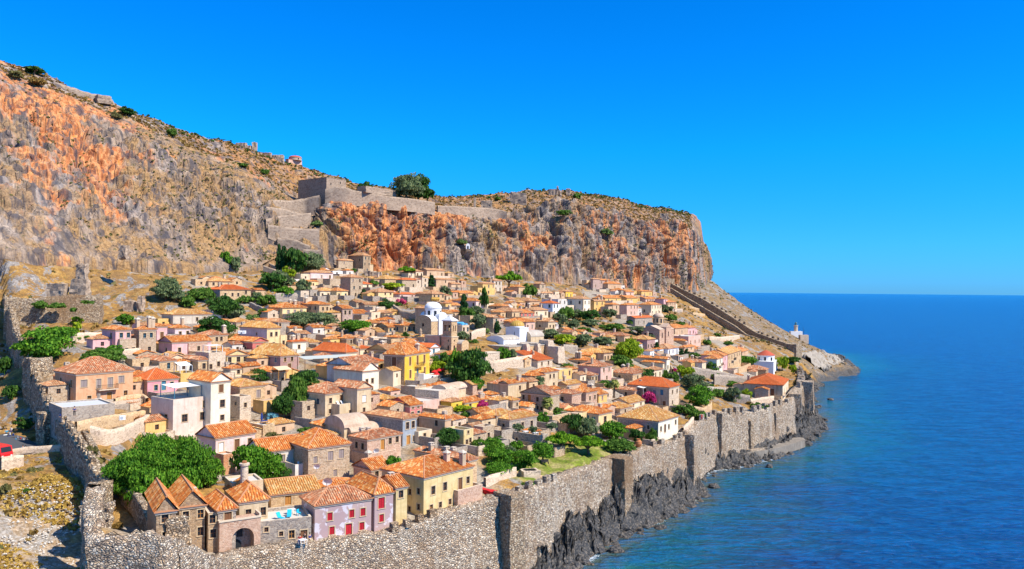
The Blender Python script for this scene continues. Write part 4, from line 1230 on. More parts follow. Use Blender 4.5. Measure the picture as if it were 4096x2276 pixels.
def house(c, xl, xc, xr, ye, yb, roof, pal, wall, win, label, th=37, d=None, LL=None, LR=None, rh=None, ch=None, wins=None, col='b', name='house', cat='house', oh=0.3, H=None, par=0.9, group=GROUP_H, floor=None, quoin=False, corn=True):
    global HN
    HN += 1; rnd = random.Random(HN * 17 + 3)
    P0 = at(c, xc, yb, d) if d else hit(c, xc, yb)
    eR = (math.sin(R(th)), math.cos(R(th))); eL = (-math.cos(R(th)), math.sin(R(th)))
    fx, _ = full(c, xr, yb); tx = (fx - 2048) / FPX
    if LR is None: LR = (tx * P0.y - P0.x) / (eR[0] - tx * eR[1])
    if LL is None:
        if isinstance(xl, str): LL = float(xl[1:])
        else:
            fx, _ = full(c, xl, yb); tx = (fx - 2048) / FPX; LL = (tx * P0.y - P0.x) / (eL[0] - tx * eL[1])
    LR = min(max(LR, 1.5), 32); LL = min(max(LL, 1.5), 30)
    ztop = at(c, xc, ye, P0.y).z
    H = H or max(ztop - P0.z, 1.2)
    root = empty(name, P0, math.atan2(eR[1], eR[0]), label, cat, group)
    dist = P0.y
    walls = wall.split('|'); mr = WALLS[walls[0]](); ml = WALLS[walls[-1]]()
    SPOTS.append((P0.x + eR[0] * LR / 2 + eL[0] * LL / 2, P0.y + eR[1] * LR / 2 + eL[1] * LL / 2, max(LR, LL) * .55))
    # openings
    ops = {'R': [], 'L': []}
    if wins:
        for q in wins:
            x, y, k = q[0], q[1], q[2]; cc = q[3] if len(q) > 3 else col
            rr = ray(*full(c, x, y)); side = 'L' if (x < xc and not isinstance(xl, str)) else 'R'
            e, n_ = (eR, eL) if side == 'R' else (eL, eR)
            # point on vertical plane through P0 along e
            t_ = (P0.x * n_[0] + P0.y * n_[1]) / (rr.x * n_[0] + rr.y * n_[1])
            a = (rr.x * t_ - P0.x) * e[0] + (t_ - P0.y) * e[1]; b = CAMZ + rr.z * t_ - P0.z
            w_, h_ = SIZES[k] if len(q) < 6 else (q[4], q[5])
            LLm = LR if side == 'R' else LL
            a = min(max(a, w_ / 2 + .15), LLm - w_ / 2 - .15)
            b0 = min(b - h_ / 2, H - h_ - .25)
            if k in 'dp' and b0 < .8: b0 = .0
            if a - w_ / 2 > .05 and a + w_ / 2 < LLm - .05: ops[side].append((a, b0, w_, h_, k, cc))
    elif win:
        for side, spec in zip('RL', (win + '/0').split('/')):
            Lm = LR if side == 'R' else LL
            rws = [r_ for r_ in spec.split(',') if r_]; nr = len(rws)
            for i, r_ in enumerate(rws):
                cnt = int(r_.strip('dWo') or 0); big = 'W' in r_
                if cnt == 0 or Lm < 2: continue
                cnt = min(cnt, int(Lm / 1.5)); fh = H / nr
                w_ = rnd.choice([.8, .9]); h_ = min(1.35, fh * .48)
                if big: h_ = min(1.9, fh * .6)
                for j in range(cnt):
                    a = Lm * (j + .5) / cnt + rnd.uniform(-.12, .12) * Lm / cnt; b0 = H - fh * (i + 1) + fh * .30
                    if rnd.random() < .10 and cnt > 2: continue
                    cc = rnd.choice(['b', 'b', 'b', 'g', 't']) if col == 'b' else col
                    if cc == 'g' and rnd.random() < .5: cc = 'b'
                    ops[side].append((a, b0, w_, h_, 'w', cc))
                if 'd' in r_ and fh > 2.0:
                    a = Lm * (.5 if cnt % 2 == 0 else .5 + .5 / max(cnt, 1)); hh = min(2.1, fh * .8); ops[side].append((min(a, Lm - .8), H - fh * (i + 1) + .02, 1.0, hh, 'd', col))
    for s_ in 'RL':
        good = []
        for o_ in ops[s_]:
            if all(abs(o_[0] - g[0]) > (o_[2] + g[2]) / 2 + .05 or abs(o_[1] + o_[3] / 2 - g[1] - g[3] / 2) > (o_[3] + g[3]) / 2 + .05 for g in good): good.append(o_)
        ops[s_] = good
    mb = MB(); zb = -5.0
    hl = lambda S: [(a - w_ / 2, a + w_ / 2, b, b + h_) for a, b, w_, h_, k, cc in ops[S]]
    flat = roof in ('flat', 'terrace')
    wall_face(mb, (0, 0), (1, 0), (0, 1), LR, zb, H, hl('R'), 0)
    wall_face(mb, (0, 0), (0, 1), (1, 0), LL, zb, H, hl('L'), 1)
    wall_face(mb, (LR, 0), (0, 1), (-1, 0), LL, zb, H, [], 0); wall_face(mb, (0, LL), (1, 0), (0, -1), LR, zb, H, [], 0)
    mat_roof = roofmat(pal if pal in PAL else 'o', dist < 175)
    uvo = HN * 37
    span = min(LR, LL) + 2 * oh
    if roof in ('gx', 'sx'): span = LL + 2 * oh
    if roof in ('gy', 'sy'): span = LR + 2 * oh
    rh = rh or max(.7, (.19 if roof == 'hip' else .20 if roof[0] == 'g' else .26) * span) * (1 if roof in ('hip', 'gx', 'gy') else 1)
    if rh > 3.4: rh = 3.4
    if not flat and roof != 'vault':
        pls, lines = roof_planes(roof, LR, LL, H - .02, rh, oh)
        if roof == 'gx':
            for x in (0, LR): mb.quad([(x, 0, H), (x, LL, H), (x, LL / 2, H + rh - .12)], 1 if x == 0 else 0)
        if roof == 'gy':
            for y in (0, LL): mb.quad([(0, y, H), (LR, y, H), (LR / 2, y, H + rh - .12)], 0)
        if roof == 'sx':
            mb.quad([(0, 0, H), (0, LL, H + rh - .1), (0, LL, H)], 1); mb.quad([(LR, 0, H), (LR, LL, H + rh - .1), (LR, LL, H)], 0)
            mb.quad([(0, LL, H), (LR, LL, H), (LR, LL, H + rh - .1), (0, LL, H + rh - .1)], 0)
        if roof == 'sy':
            mb.quad([(0, 0, H), (LR, 0, H + rh - .1), (LR, 0, H)], 0); mb.quad([(LR, 0, H), (LR, LL, H), (LR, LL, H + rh - .1), (LR, 0, H + rh - .1)], 0)
        rb = MB()
        for O, e, s_, poly in pls: tile_plane(rb, O, e, s_, poly, dist, uvo)
        # closed underside and eaves board
        rb.box((-oh, -oh, H - .16), (LR + oh, LL + oh, H - .03), 1)
        if dist < 330:
            for a, b in lines:
                if Vector(a) != Vector(b): rb.tube(a, b, .15 if dist < 200 else .12, .15 if dist < 200 else .12, 5, 1)
        rf = rb.build('roof', [mat_roof, M_RIDGE], root)
        if corn and dist < 260:
            for (p0, p1) in (((-.14, -.14), (LR + .14, .0)), ((-.14, 0), (.0, LL + .14))): mb.box((*p0, H - .42), (*p1, H - .16), 2)
    elif roof == 'vault':
        rb = MB(); n = 12; r = LL / 2; vr = rh if rh else r * .7
        arc = [(-oh + (LL + 2 * oh) * (1 - math.cos(math.pi * i / n)) / 2, H + math.sin(math.pi * i / n) * LL * .32) for i in range(n + 1)]
        for i in range(n): rb.quad([(-.15, arc[i][0], arc[i][1]), (LR + .15, arc[i][0], arc[i][1]), (LR + .15, arc[i + 1][0], arc[i + 1][1]), (-.15, arc[i + 1][0], arc[i + 1][1])])
        for x in (-.15, LR + .15): rb.quad([(x, p[0], p[1]) for p in arc])
        rf = rb.build('roof', [M_VAULT if pal != 'g' else WALLS['cream_gray']()], root)
    else:
        p = par if roof == 'terrace' else .28; t = .32
        for x0, y0, x1, y1 in ((0, 0, LR, t), (0, LL - t, LR, LL), (0, t, t, LL - t), (LR - t, t, LR, LL - t)):
            mb.quad([(x0, y0, H), (x1, y0, H), (x1, y1, H), (x0, y1, H)], 2)
        for (o_, e_, L_) in (((t, t), (1, 0), LR - 2 * t), ((t, t), (0, 1), LL - 2 * t), ((LR - t, t), (0, 1), LL - 2 * t), ((t, LL - t), (1, 0), LR - 2 * t)):
            mb.quad([(o_[0], o_[1], H - p), (o_[0] + e_[0] * L_, o_[1] + e_[1] * L_, H - p), (o_[0] + e_[0] * L_, o_[1] + e_[1] * L_, H), (o_[0], o_[1], H)], 0)
        fb = MB(); fb.quad([(t, t, H - p), (LR - t, t, H - p), (LR - t, LL - t, H - p), (t, LL - t, H - p)])
        rf = fb.build('terrace_floor' if roof == 'terrace' else 'flat_roof', floor or M_FLOOR, root)
    if quoin:
        qb = MB(); z_ = 0.0; k = 0
        while z_ < H - .6:
            a, b = (.55, .3) if k % 2 else (.3, .55)
            qb.box((-.03, -.03, z_), (a, .02, z_ + .36)); qb.box((-.028, -.02, z_), (.02, b, z_ + .36)); qb.box((LR - a, -.03, z_), (LR + .03, .02, z_ + .36)); z_ += .4; k += 1
        qb.build('quoins', M_SURR, root)
    mb.build('wall', [mr, ml, M_CORN if walls[0] not in ('white', 'white_blue') else M_CAP], root)
    for S in 'RL':
        for a, b, w_, h_, k, cc in ops[S]:
            pm, fm = win_mesh(k, w_, h_, cc)
            o_ = bpy.data.objects.new('door' if k in 'dp' else 'window', pm)
            o_.location = (a, 0, b) if S == 'R' else (0, a, b)
            if S == 'L': o_.rotation_euler = (0, 0, -math.pi / 2)
            link(o_, root)
            if dist < 620: link(bpy.data.objects.new('frame', fm), o_)
    # chimneys
    if ch:
        for (x, y) in ch:
            cy = P0.y + (eR[1] * LR + eL[1] * LL) / 2; rr = ray(*full(c, x, y)); wx, wz = rr.x * cy, CAMZ + rr.z * cy
            lx = (wx - P0.x) * eR[0] + (cy - P0.y) * eR[1]; ly = (wx - P0.x) * eL[0] + (cy - P0.y) * eL[1]
            lx = min(max(lx, .6), LR - .6); ly = min(max(ly, .6), LL - .6); zr = H + .3
            hh = max(.6, min(wz - P0.z - zr - .5, 3.0))
            o_ = bpy.data.objects.new('chimney', chimney_mesh(1 if hh > 1.4 else 0, hh)); o_.location = (lx, ly, zr); link(o_, rf)
    elif ch is None and not flat and roof != 'vault' and dist < 560:
        for _ in range(rnd.choice([0, 1, 1, 2])):
            st = rnd.choice([0, 0, 1, 2]); lx = rnd.choice([LR * .18, LR * .82, LR * .5]); ly = LL * rnd.uniform(.3, .7)
            o_ = bpy.data.objects.new('chimney', chimney_mesh(st, rnd.choice([.9, 1.2, 1.5]))); o_.location = (lx, ly, H + rh * .45); link(o_, rf)
    HOUSES[HN] = (root, P0, eR, eL, LR, LL, H)
    return root, P0, eR, eL, LR, LL, H


# crop | xl xc xr ye yb | roof palette wall | windows right/left | label | options
TABLE = """
B|228 262 455 945 1240|gy o stone_brown|1,1|left half of the twin gabled brown stone house beside the fig trees|th=60,LL=10,ch=[],rh=1.8
B|m10 456 702 905 1240|gy o stone_brown|0|right half of the twin gabled brown stone house, taller gable with chimney|th=60,wins=[(515,980,'w'),(640,965,'w','o'),(640,1112,'w'),(527,1125,'s')],ch=[(575,765)],rh=2.1
B|m7 700 790 960 1290|flat t stone_brown|0|narrow recessed stone link wall between the twin gables and the arched porch|th=60,wins=[(727,888,'w'),(747,1130,'w')]
B|m7 783 962 932 1300|hip o stone_gray|0|small stone tower house with steep red hip roof above the arched porch|th=56,wins=[(872,998,'p')],ch=[],rh=1.5
B|m9 965 1232 862 1205|hip o cream_tan|0|tan plastered house with pyramid tile roof right of the arched porch|th=58,wins=[(1045,960,'w'),(1170,942,'w'),(1095,1115,'p','b',1.6,2.6)],ch=[],rh=2.0
B|m9 1236 1668 800 905|gx y stone_tan|0|low stone building with long yellow tiled roof behind the deckchair terrace|th=62,d=126,wins=[(1382,850,'p','o'),(1545,800,'s')],ch=[],rh=1.4
B|m7 1130 1600 1032 1262|terrace t stone_gray|0|grey stone block carrying the white sun terrace left of the lilac house|th=66,wins=[(1197,1098,'s'),(1322,1133,'s'),(1412,1137,'w','o'),(1515,1120,'p')],par=.5
B|1555 1604 2106 893 1208|hip b lilac|0|peeling lilac house with red shutters on the sea wall|th=57,LL=6,wins=[(1735,987,'w','r'),(1920,962,'w','r'),(2015,948,'w','r'),(1752,1106,'w','r'),(2005,1068,'w','r'),(1895,1115,'p','r')],ch=[],rh=1.7
B|m8 1650 2065 800 990|hip o cream_white|0|low plastered wing with orange tiled roof tucked behind the peeling lilac house|th=57,d=129,ch=[],rh=1.4
C|m9 629 808 797 1135|hip o lilac|0|narrower lilac house with two red windows, joined to the right of the peeling one|th=52,wins=[(690,872,'W','r',1.1,1.7),(690,1000,'w','r')],ch=[],rh=2.0
C|m6 810 925 738 1085|gx o ochre_light|0|slim ochre house with round chimney between the lilac house and the long ochre mansion|th=52,wins=[(855,797,'w')],ch=[(771,610)]
C|905 1045 1480 655 1008|hip o ochre_light|0|big long ochre mansion with white cornice above the battlements|th=39,LL=10,wins=[(1128,765,'w','b',.9,1.4),(1228,732,'w','b',.9,1.4),(1357,708,'p'),(1422,678,'w'),(1188,888,'v'),(1112,912,'v','o'),(1270,862,'v'),(930,777,'v'),(1003,772,'v'),(926,925,'v'),(1003,905,'v')],ch=[(962,530),(1243,435),(1390,440)],rh=2.0
C|1288 1332 1562 768 1290|terrace t stone_pink|0|square rubble tower with a roof terrace and dining table, built against the long ochre mansion|th=39,wins=[(1400,905,'s'),(1492,885,'s'),(1405,1003,'s')],par=.7,LL=4.5
C|985 1422 1513 508 745|hip b stone_tan|0|stone house with long mottled roof directly behind the long ochre mansion|th=39,d=142,ch=[(1050,370),(1240,430),(1318,400)]
C|470 602 775 588 755|gx o stone_pink|0|small stone cottage with orange gable roof and a potted palm, left of the round bush|th=42,wins=[(650,632,'w'),(545,575,'s')],ch=[(580,435)],rh=1.4
C|440 567 868 330 560|hip b stone_pink|0|pinkish stone house with mottled roof behind a dining terrace|th=40,wins=[(478,380,'w'),(530,393,'w'),(763,347,'w'),(822,333,'w'),(700,378,'p','o')],ch=[(515,270),(580,228)]
C|m5 585 835 462 560|terrace t stone_pink|0|low terrace wall with dining table in front of the pinkish stone house|th=40,d=148,par=.5
C|230 372 590 238 400|vault t cream_tan|0/1|rear barrel vaulted tan building behind the pinkish stone house|th=45
C|345 428 700 275 400|vault t cream_tan|0|front barrel vaulted tan building behind the pinkish stone house|th=45
C|565 868 998 158 395|hip t blue_gray/stone_gray|0|narrow house with blue grey plaster front, grey stone side and long tan roof|th=37,wins=[(910,217,'w','b',.9,1.4),(958,207,'w','b',.9,1.4),(918,352,'p','o'),(968,325,'w')],ch=[]
C|m5 1003 1130 268 372|terrace t cream|1|low cream annex with a roof terrace right of the blue grey house|th=37
E|1795 2002 2128 1245 1350|gx o pink_red|2,2|crimson pink house with speckled orange roof behind the blue grey house|th=36,ch=[]
C|m8 1040 1190 12 100|flat t pink_tan|0|blank salmon plastered block stepping down right of the crimson pink house|th=36
C|1018 1225 1290 160 345|hip o tan|0/1|tan plastered house with bright orange roof above the round green bush|th=36,wins=[(1155,195,'w')],ch=[(1262,90)]
C|1245 1385 1480 255 425|terrace t ochre_light|0|flat roofed ochre block with small windows beside the vegetable garden|th=38,wins=[(1413,355,'v'),(1442,340,'v'),(1425,262,'s')]
C|1480 1548 1655 228 375|terrace t stone|0|flat topped stone block with terrace between the ochre block and the restaurant terrace|th=38,wins=[(1597,300,'w')]
C|1545 1662 1825 132 260|hip y stone|0/1|stone house with broad orange yellow hip roof, left of its lower twin|th=40,ch=[]
C|1655 1772 2015 165 300|hip y stone_gray|3/1|stone house with orange yellow hip roof directly above the restaurant terrace|th=42,ch=[]
C|1655 2035 2110 300 425|terrace t stone_gray|0|long grey retaining block carrying the restaurant terrace with small olive trees|th=40,wins=[(1835,330,'s'),(1835,360,'s'),(1935,400,'v')],par=.6
B|625 765 1115 322 620|gx o pink_pale|0|pale pink house with long red tiled roof beside the fig trees|th=37,wins=[(815,400,'W','w',1.0,1.7),(948,378,'p'),(1057,350,'w'),(728,525,'v')],ch=[(690,200)],rh=1.9
A|1833 1892 2012 463 640|terrace t brick|0|low orange brick annex with small terrace at the foot of the pale pink house|th=37,wins=[(1957,522,'w')],par=.3
B|1120 1150 1548 441 660|gx o white_worn|0|long whitewashed house with red roof behind the balcony with white chairs|th=50,wins=[(1222,512,'w'),(1333,500,'w','g',.9,1.5),(1452,485,'p','t')],LL=6,ch=[(1112,340)],rh=1.8
B|m9 1550 1917 407 690|hip o stone|0|tall light stone house with broad red hip roof in front of the vaulted buildings|th=50,wins=[(1740,472,'W','g',1.1,1.6),(1832,455,'W','g',1.1,1.6),(1612,507,'w','g'),(1780,617,'w','g')],ch=[(1522,340)],rh=2.5
B|1362 1440 1600 548 668|terrace t white_worn|0|streaked white block whose terrace holds two white plastic chairs|th=45,wins=[(1388,625,'s'),(1522,640,'s')],par=.8
D|1455 1648 2010 1190 1562|terrace t cream_pink|0|tall cream pink building with rooftop restaurant awning|th=37,wins=[(1762,1365,'w','b',1.2,1.5),(1932,1345,'w','b',1.1,1.6),(1955,1230,'w','b',.9,1.4),(1583,1378,'a','b',1.1,2.0)],par=.5
D|m8 2006 2210 1018 1565|gy o cream_white|0|tall cream gabled house attached right of the rooftop restaurant|th=37,wins=[(2110,1082,'W','b',1.0,1.6),(2122,1226,'w','b',1.1,1.5),(2120,1360,'a','b',.9,1.1)],ch=[],rh=1.7
E|290 378 500 1160 1430|terrace t stone_light|0|square light stone tower with flat roof right of the cream gabled house|th=37,wins=[(433,1240,'v'),(340,1225,'s')]
B|1065 1168 1282 215 345|terrace t stone_tan|0|low stone terrace block with blue parasol and plumbago bush|th=40,par=.3
D|535 722 1280 942 1285|hip b orange|0|large orange plastered mansion with balcony and mottled brown roof near the west wall|th=38,wins=[(802,1035,'W','g',1.3,1.5),(942,1037,'W','g',1.0,2.0),(1053,1025,'W','g',1.1,2.1),(1158,995,'W','g',1.2,1.5),(852,1180,'w','o'),(1198,1128,'w','o'),(1043,1165,'p','o'),(580,1002,'v'),(680,1036,'w','o',.7,1.5),(655,1175,'v')],ch=[(628,825)],rh=2.8
D|1283 1405 1712 1002 1165|hip r pink_hot/stone_pink|0|hot pink house with smooth bright red roof right of the large orange mansion|th=40,wins=[(1488,1075,'w','t'),(1562,1055,'p','t'),(1640,1043,'w','t')],ch=[],rh=2.2
D|1075 1215 1445 1218 1290|gx o white|0|low white shed with tiled roof in front of the hot pink house|th=36,ch=[],wins=[(1160,1222,'s')],rh=1.0
D|1308 1520 1690 818 935|hip b stone_tan|1/1|stone house with mottled hip roof above the hot pink house|th=38,ch=[(1587,790)]
D|1720 1888 1998 808 940|hip b stone_tan|2|small stone house with dark mottled roof beside the sail awning|th=38,ch=[]
D|m6 1722 1898 938 1045|terrace t ochre|0|ochre block whose roof terrace is shaded by a white sail|th=38
D|978 1100 1255 522 740|hip o pink|0|leftmost pink house of the upper west row, with blue windows|th=40,wins=[(1060,578,'w'),(1157,575,'w','t'),(1225,572,'w','t')],ch=[]
D|m4 1142 1305 612 750|terrace t stone|0|low stone annex with vines below the leftmost pink house|th=40,wins=[(1210,718,'w','t'),(1275,712,'w','t')]
D|1285 1325 1495 519 755|hip o stone|0|stone house with blue shutters between two pink houses of the upper west row|th=40,wins=[(1380,577,'w','t'),(1443,573,'w','t'),(1425,705,'w')],ch=[(1290,415),(1425,398),(1482,408)]
D|m7 1495 1600 488 650|hip o pink|0|middle pink house of the upper west row, behind a stone house|th=40,wins=[(1545,572,'W')],ch=[]
D|1598 1668 1820 505 600|hip o lilac_pale|0|lilac pink house with big chimney at the right end of the upper west row|th=40,wins=[(1720,558,'w'),(1790,553,'w')],ch=[(1740,405)]
D|1545 1650 2020 376 505|hip y cream_gray|0|large grey cream house with yellow roof above the pink row|th=40,wins=[(1880,421,'w'),(1952,414,'w'),(1595,432,'a')],ch=[(1580,325)]
D|m5 2022 2108 375 445|vault g white|0|small whitewashed vaulted chapel right of the large grey cream house|th=40
D|1522 1640 2020 640 775|gx o pink|0|long pink house with red tiled roof in the middle of the west quarter|th=38,wins=[(1713,715,'w'),(1585,718,'w')],ch=[(1580,560)]
D|m4 1798 1988 652 775|terrace t stone_pink|0|stone annex with a flat top in front of the long pink house|th=38,wins=[(1895,700,'w')]
D|1880 1992 2178 572 725|hip b stone_tan|0|stone house with mottled roof behind the white pergola|th=38,wins=[(2068,612,'w'),(2112,608,'w')],ch=[(2140,480),(2228,530)]
D|m6 1990 2160 742 935|terrace t stone_light|0|light stone block with a white pergola on its terrace|th=38,wins=[(2085,848,'w'),(1935,880,'w')]
E|275 500 652 636 750|gy o red|0|brick red house with red tiled gable roof|th=38,wins=[(433,702,'w'),(318,700,'w'),(550,692,'w'),(593,685,'w')],ch=[]
E|385 637 770 506 745|hip y yellow_pale/white_gray|0|yellow fronted house with pale side and ochre roof right of the brick red house|th=36,wins=[(680,567,'w'),(728,562,'w'),(703,662,'w'),(540,562,'s')],ch=[(318,540)],rh=1.8
E|m5 768 836 575 740|flat y yellow_pale|0|narrow pale yellow annex joined to the yellow fronted house|th=36,wins=[(797,645,'w')]
E|m6 255 470 765 865|gy o ochre_light|3|low ochre twin gabled row under the brick red house|th=50,ch=[(303,715),(400,690)]
E|475 765 932 772 935|hip y mauve|2/2|brown mauve plastered house with yellow orange hip roof|th=33,wins=[(535,808,'w','g'),(722,810,'w','w'),(812,806,'w','o'),(878,798,'w'),(853,908,'d')],ch=[],rh=2.8
E|515 674 835 925 1060|hip o stone_tan|0|stone tan house with a beige awning below the brown mauve house|th=40,wins=[(718,1015,'w','t'),(790,1000,'w')],ch=[]
E|230 292 418 892 985|hip o cream|0|tiny cream rooftop house with one window behind the cream gabled house|th=37,wins=[(367,915,'w')],ch=[(222,920)]
E|m8 378 630 1066 1290|hip y stone_tan|0|square stone house with yellow pyramid roof above the light stone tower|th=40,wins=[(558,1132,'W','g',1.1,1.8),(560,1265,'v')],ch=[]
E|1020 1192 1500 1130 1395|hip b cream_tan|0|beige mansion with mottled roof and an arched balcony in the middle foreground|th=36,LL=9,wins=[(1245,1200,'w'),(1350,1187,'p'),(1240,1300,'v'),(1125,1205,'w','t')],ch=[(1445,1060)],rh=1.8
E|m8 1497 1645 1082 1385|gy b cream_tan|0|right wing of the beige mansion with one grey window under its gable|th=36,wins=[(1567,1180,'W','w',1.1,1.5),(1565,1287,'v')],ch=[],rh=1.3
E|m4 1330 1492 1236 1400|terrace t cream_tan|0|projecting arched balcony block of the beige mansion with deckchairs|th=36,wins=[(1437,1320,'a')],par=.6
E|m8 1445 1700 860 1120|gx b white_worn|0|whitewashed side building with brown tiled roof next to the bougainvillea courtyard|th=30,d=196,ch=[(1475,825)],LR=10,wins=[(1505,1020,'w','b',1.2,1.6)]
E|m10 1548 1715 917 1120|gy b cream_white|0|white gabled house with tall chimney left of the tall yellow house|th=36,wins=[(1592,1017,'w'),(1645,1008,'w'),(1640,1092,'w')],ch=[],rh=2.0
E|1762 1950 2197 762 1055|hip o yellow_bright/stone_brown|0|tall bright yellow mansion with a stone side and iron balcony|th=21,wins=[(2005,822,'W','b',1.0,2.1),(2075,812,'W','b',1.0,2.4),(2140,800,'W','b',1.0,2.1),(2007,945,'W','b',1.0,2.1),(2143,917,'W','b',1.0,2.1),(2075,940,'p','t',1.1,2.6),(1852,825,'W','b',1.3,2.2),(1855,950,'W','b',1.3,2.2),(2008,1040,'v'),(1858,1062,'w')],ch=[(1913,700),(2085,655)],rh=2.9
E|1085 1390 1502 738 860|hip r cream/white_gray|0|long pale house with bright red orange hip roof in the town centre|th=34,wins=[(1215,815,'W'),(1308,820,'w'),(1158,808,'w'),(1455,812,'w')],ch=[(1520,690)],rh=2.3
E|1440 1525 1640 702 765|hip r cream|1|small cream house with orange red roof behind the long pale house|th=36
E|1605 1790 1875 720 800|gx t yellow|1|yellow house with tan tiled roof left of the tall yellow mansion|th=34
E|m6 1600 1758 832 990|hip r ochre|1|small deep yellow house squeezed beside the tall yellow mansion|th=30,wins=[(1730,868,'w')]
F|105 285 385 692 760|gy r white_blue|0|white gabled house with red roof just below the bell tower|th=30,wins=[(322,730,'p','t')]
E|583 743 858 447 575|hip t stone_gray|1|grey stone cube house with tan roof above the olive trees|th=36,wins=[(765,472,'w')]
E|238 345 500 448 545|hip y stone|0|stone house with yellow hip roof left of the grey stone cube house|th=38
E|658 785 1018 312 420|hip o yellow_pale|0|broad pale yellow house with three tall windows and orange roof|th=37,wins=[(843,358,'W','g'),(905,355,'W','g'),(966,352,'W','g'),(692,365,'W','b',1.0,2.0),(743,365,'W','b',1.0,2.0)],ch=[(860,235),(905,240)],rh=1.8
E|975 1137 1240 280 405|hip o stone_tan|0|stone house with corner quoins right of the broad pale yellow house|th=36,wins=[(1173,322,'w'),(1213,320,'w'),(1050,315,'w'),(1100,315,'w')],quoin=True,ch=[(998,215)]
E|1268 1358 1458 320 485|gx o stone_mauve|2,2/2,2|tall mauve stone tower house with pinkish roof|th=38,ch=[(1315,255)]
E|m6 1460 1610 368 425|gx o white|3|small white house with pink tiled roof between stone houses|th=38
E|1640 1758 1840 360 425|hip t stone_tan|2/1|stone house with tan roof standing on a white base wall|th=38
E|1515 1570 1722 280 345|gx t stone|2|stone house with plain tan gable roof uphill of the white one|th=38
E|1588 1700 1843 160 245|hip t yellow_pale|3,3|pale yellow house with tan roof behind the round dark tree|th=36
E|1845 1905 2050 182 240|hip r pink_pale|3|pale pink house with red orange roof beside the magenta bougainvillea|th=36
F|180 305 425 178 285|hip t stone_tan|3,2|ochre stone house with clay jars on its terrace wall|th=36
J|1375 1495 1640 472 725|hip t stone|2,2,1|tall stepped stone house in the upper town left of a small cypress|th=37
J|1165 1225 1360 218 375|hip t stone_tan|3,2|ochre quoined stone house at the foot of the orange cliff|th=37,quoin=True
J|m5 1160 1292 302 375|flat t yellow_pale|2|low yellow annex under the quoined stone house by the cliff|th=37
J|1335 1352 1522 268 400|hip t stone|1,1|squat stone house between the quoined house and the tall tower house|th=37
J|1480 1650 1730 212 420|hip t stone_brown|2,2,1/2,2|tall brown stone tower house against the orange cliff|th=33,quoin=True,ch=[],rh=1.6
J|925 1018 1285 414 515|hip t pink_pale|3/1|wide pale pink house right of the cypresses|th=38
J|m6 1285 1400 398 460|flat t white|1|small white flat roofed box below the squat stone house|th=37
J|1165 1250 1412 490 610|flat t stone|0|blank sloping stone terrace block in the upper town|th=37
J|m5 1015 1130 620 745|flat t stone_gray|1|windowed plain grey stone block left of the low cream house|th=37
J|m6 1132 1332 634 740|hip y cream|3|low cream house with orange roof in the upper town|th=37
J|m7 1330 1466 634 742|hip o yellow_pale|2|small yellow wing right of the low cream house|th=37
J|m5 1642 1755 552 615|hip r cream|1|small cream house with vivid red roof near the tall stepped house|th=37
J|1722 1905 2092 492 600|hip y stone_tan|1/1|wide stone house with yellow orange roof below the dark ruin arches|th=37
J|2035 2112 2282 502 630|hip r stone|2|stone house with red hip roof beside the bright green pine tops|th=37
J|m6 832 1025 562 612|hip y yellow_pale|0|little yellow house hidden among the olive trees|th=37
K|m6 188 272 252 335|hip t cream|2|small cream house left of the wide tan block under the cliff|th=36
K|235 320 530 237 330|gx t tan|3/1|wide tan block house right under the cliff foot|th=37
K|m5 262 336 330 458|flat t stone_light|1,1|tall plain light stone box beside the small cypress|th=36
K|380 432 660 347 468|hip t tan|3,2|tan house with five little windows beside the ochre grass patch|th=36
K|568 612 725 402 472|gx t tan|1|small brown tan cottage in front of the ochre grass patch|th=36
K|605 714 876 514 572|gx o yellow|1|yellow tan gabled house above the long lilac house|th=37
K|625 905 1000 605 728|hip o pink_pale|0|long lilac house with orange roof behind the conifer|th=34,wins=[(945,645,'w','t'),(972,645,'w','t'),(875,650,'w'),(785,630,'v')]
K|540 628 720 657 705|gx o white|0|little white gabled house left of the conifer|th=36
K|555 590 710 737 830|hip o tan|1|small tan house with flowers right of the white church dome|th=36
K|918 985 1130 397 540|hip t yellow|3,1|yellow two storey house left of the bright green pine|th=37
K|1030 1118 1215 362 505|hip t cream_gray|2,2|grey cream house touching the bright green pine|th=37
K|1308 1415 1488 437 565|hip o stone_tan|1/1|square stone house with orange pyramid roof between two trees|th=35
K|1590 1665 1735 402 540|gy t stone|1,1|grey gabled stone house right of the bushy tree|th=36
K|1660 1690 1825 512 555|hip t cream|3|small cream house beside the bright yellow cube house|th=36
K|1885 1975 2060 492 578|hip t yellow_bright/tan|2|bright yellow cube house with tan roof near the grassy ledge|th=34
K|1365 1545 1655 607 695|hip t tan|1/2|tan house with pale hip roof left of the white blue house|th=37
K|1068 1222 1306 667 735|hip o tan|1/1|low tan house with tan roof above the conifer|th=37
K|1315 1400 1480 662 712|hip o yellow_bright|1|small bright yellow cottage with orange roof|th=36
K|1090 1335 1460 732 825|hip t stone_tan|2/2|broad stone house with tan roof uphill of the gold domed church|th=34
K|m7 1440 1602 748 825|hip o red|3|small scarlet house with white framed windows|th=36,col='w'
K|m6 1604 1768 716 808|hip t cream|3|cream house directly left of the white blue house|th=36
K|1665 1820 1903 634 788|hip r white_blue|2,2/2,1|brilliant white house with red roof and blue windows|th=33,col='t'
K|1690 1885 1987 587 745|flat t white_worn|2,1/1|peeling whitewashed ruin with empty windows|th=33
K|930 1110 1188 802 985|gy t stone|1,1/1,1|tall grey stone gabled house beside the small cypress near the gold dome|th=33
K|1240 1500 1612 857 975|hip o pink_tan|2/1|pink tan house with orange roof right behind the gold dome|th=34
K|1610 1765 1856 852 978|gy t cream_tan|2/1|cream tan gabled house right of the gold domed church|th=34
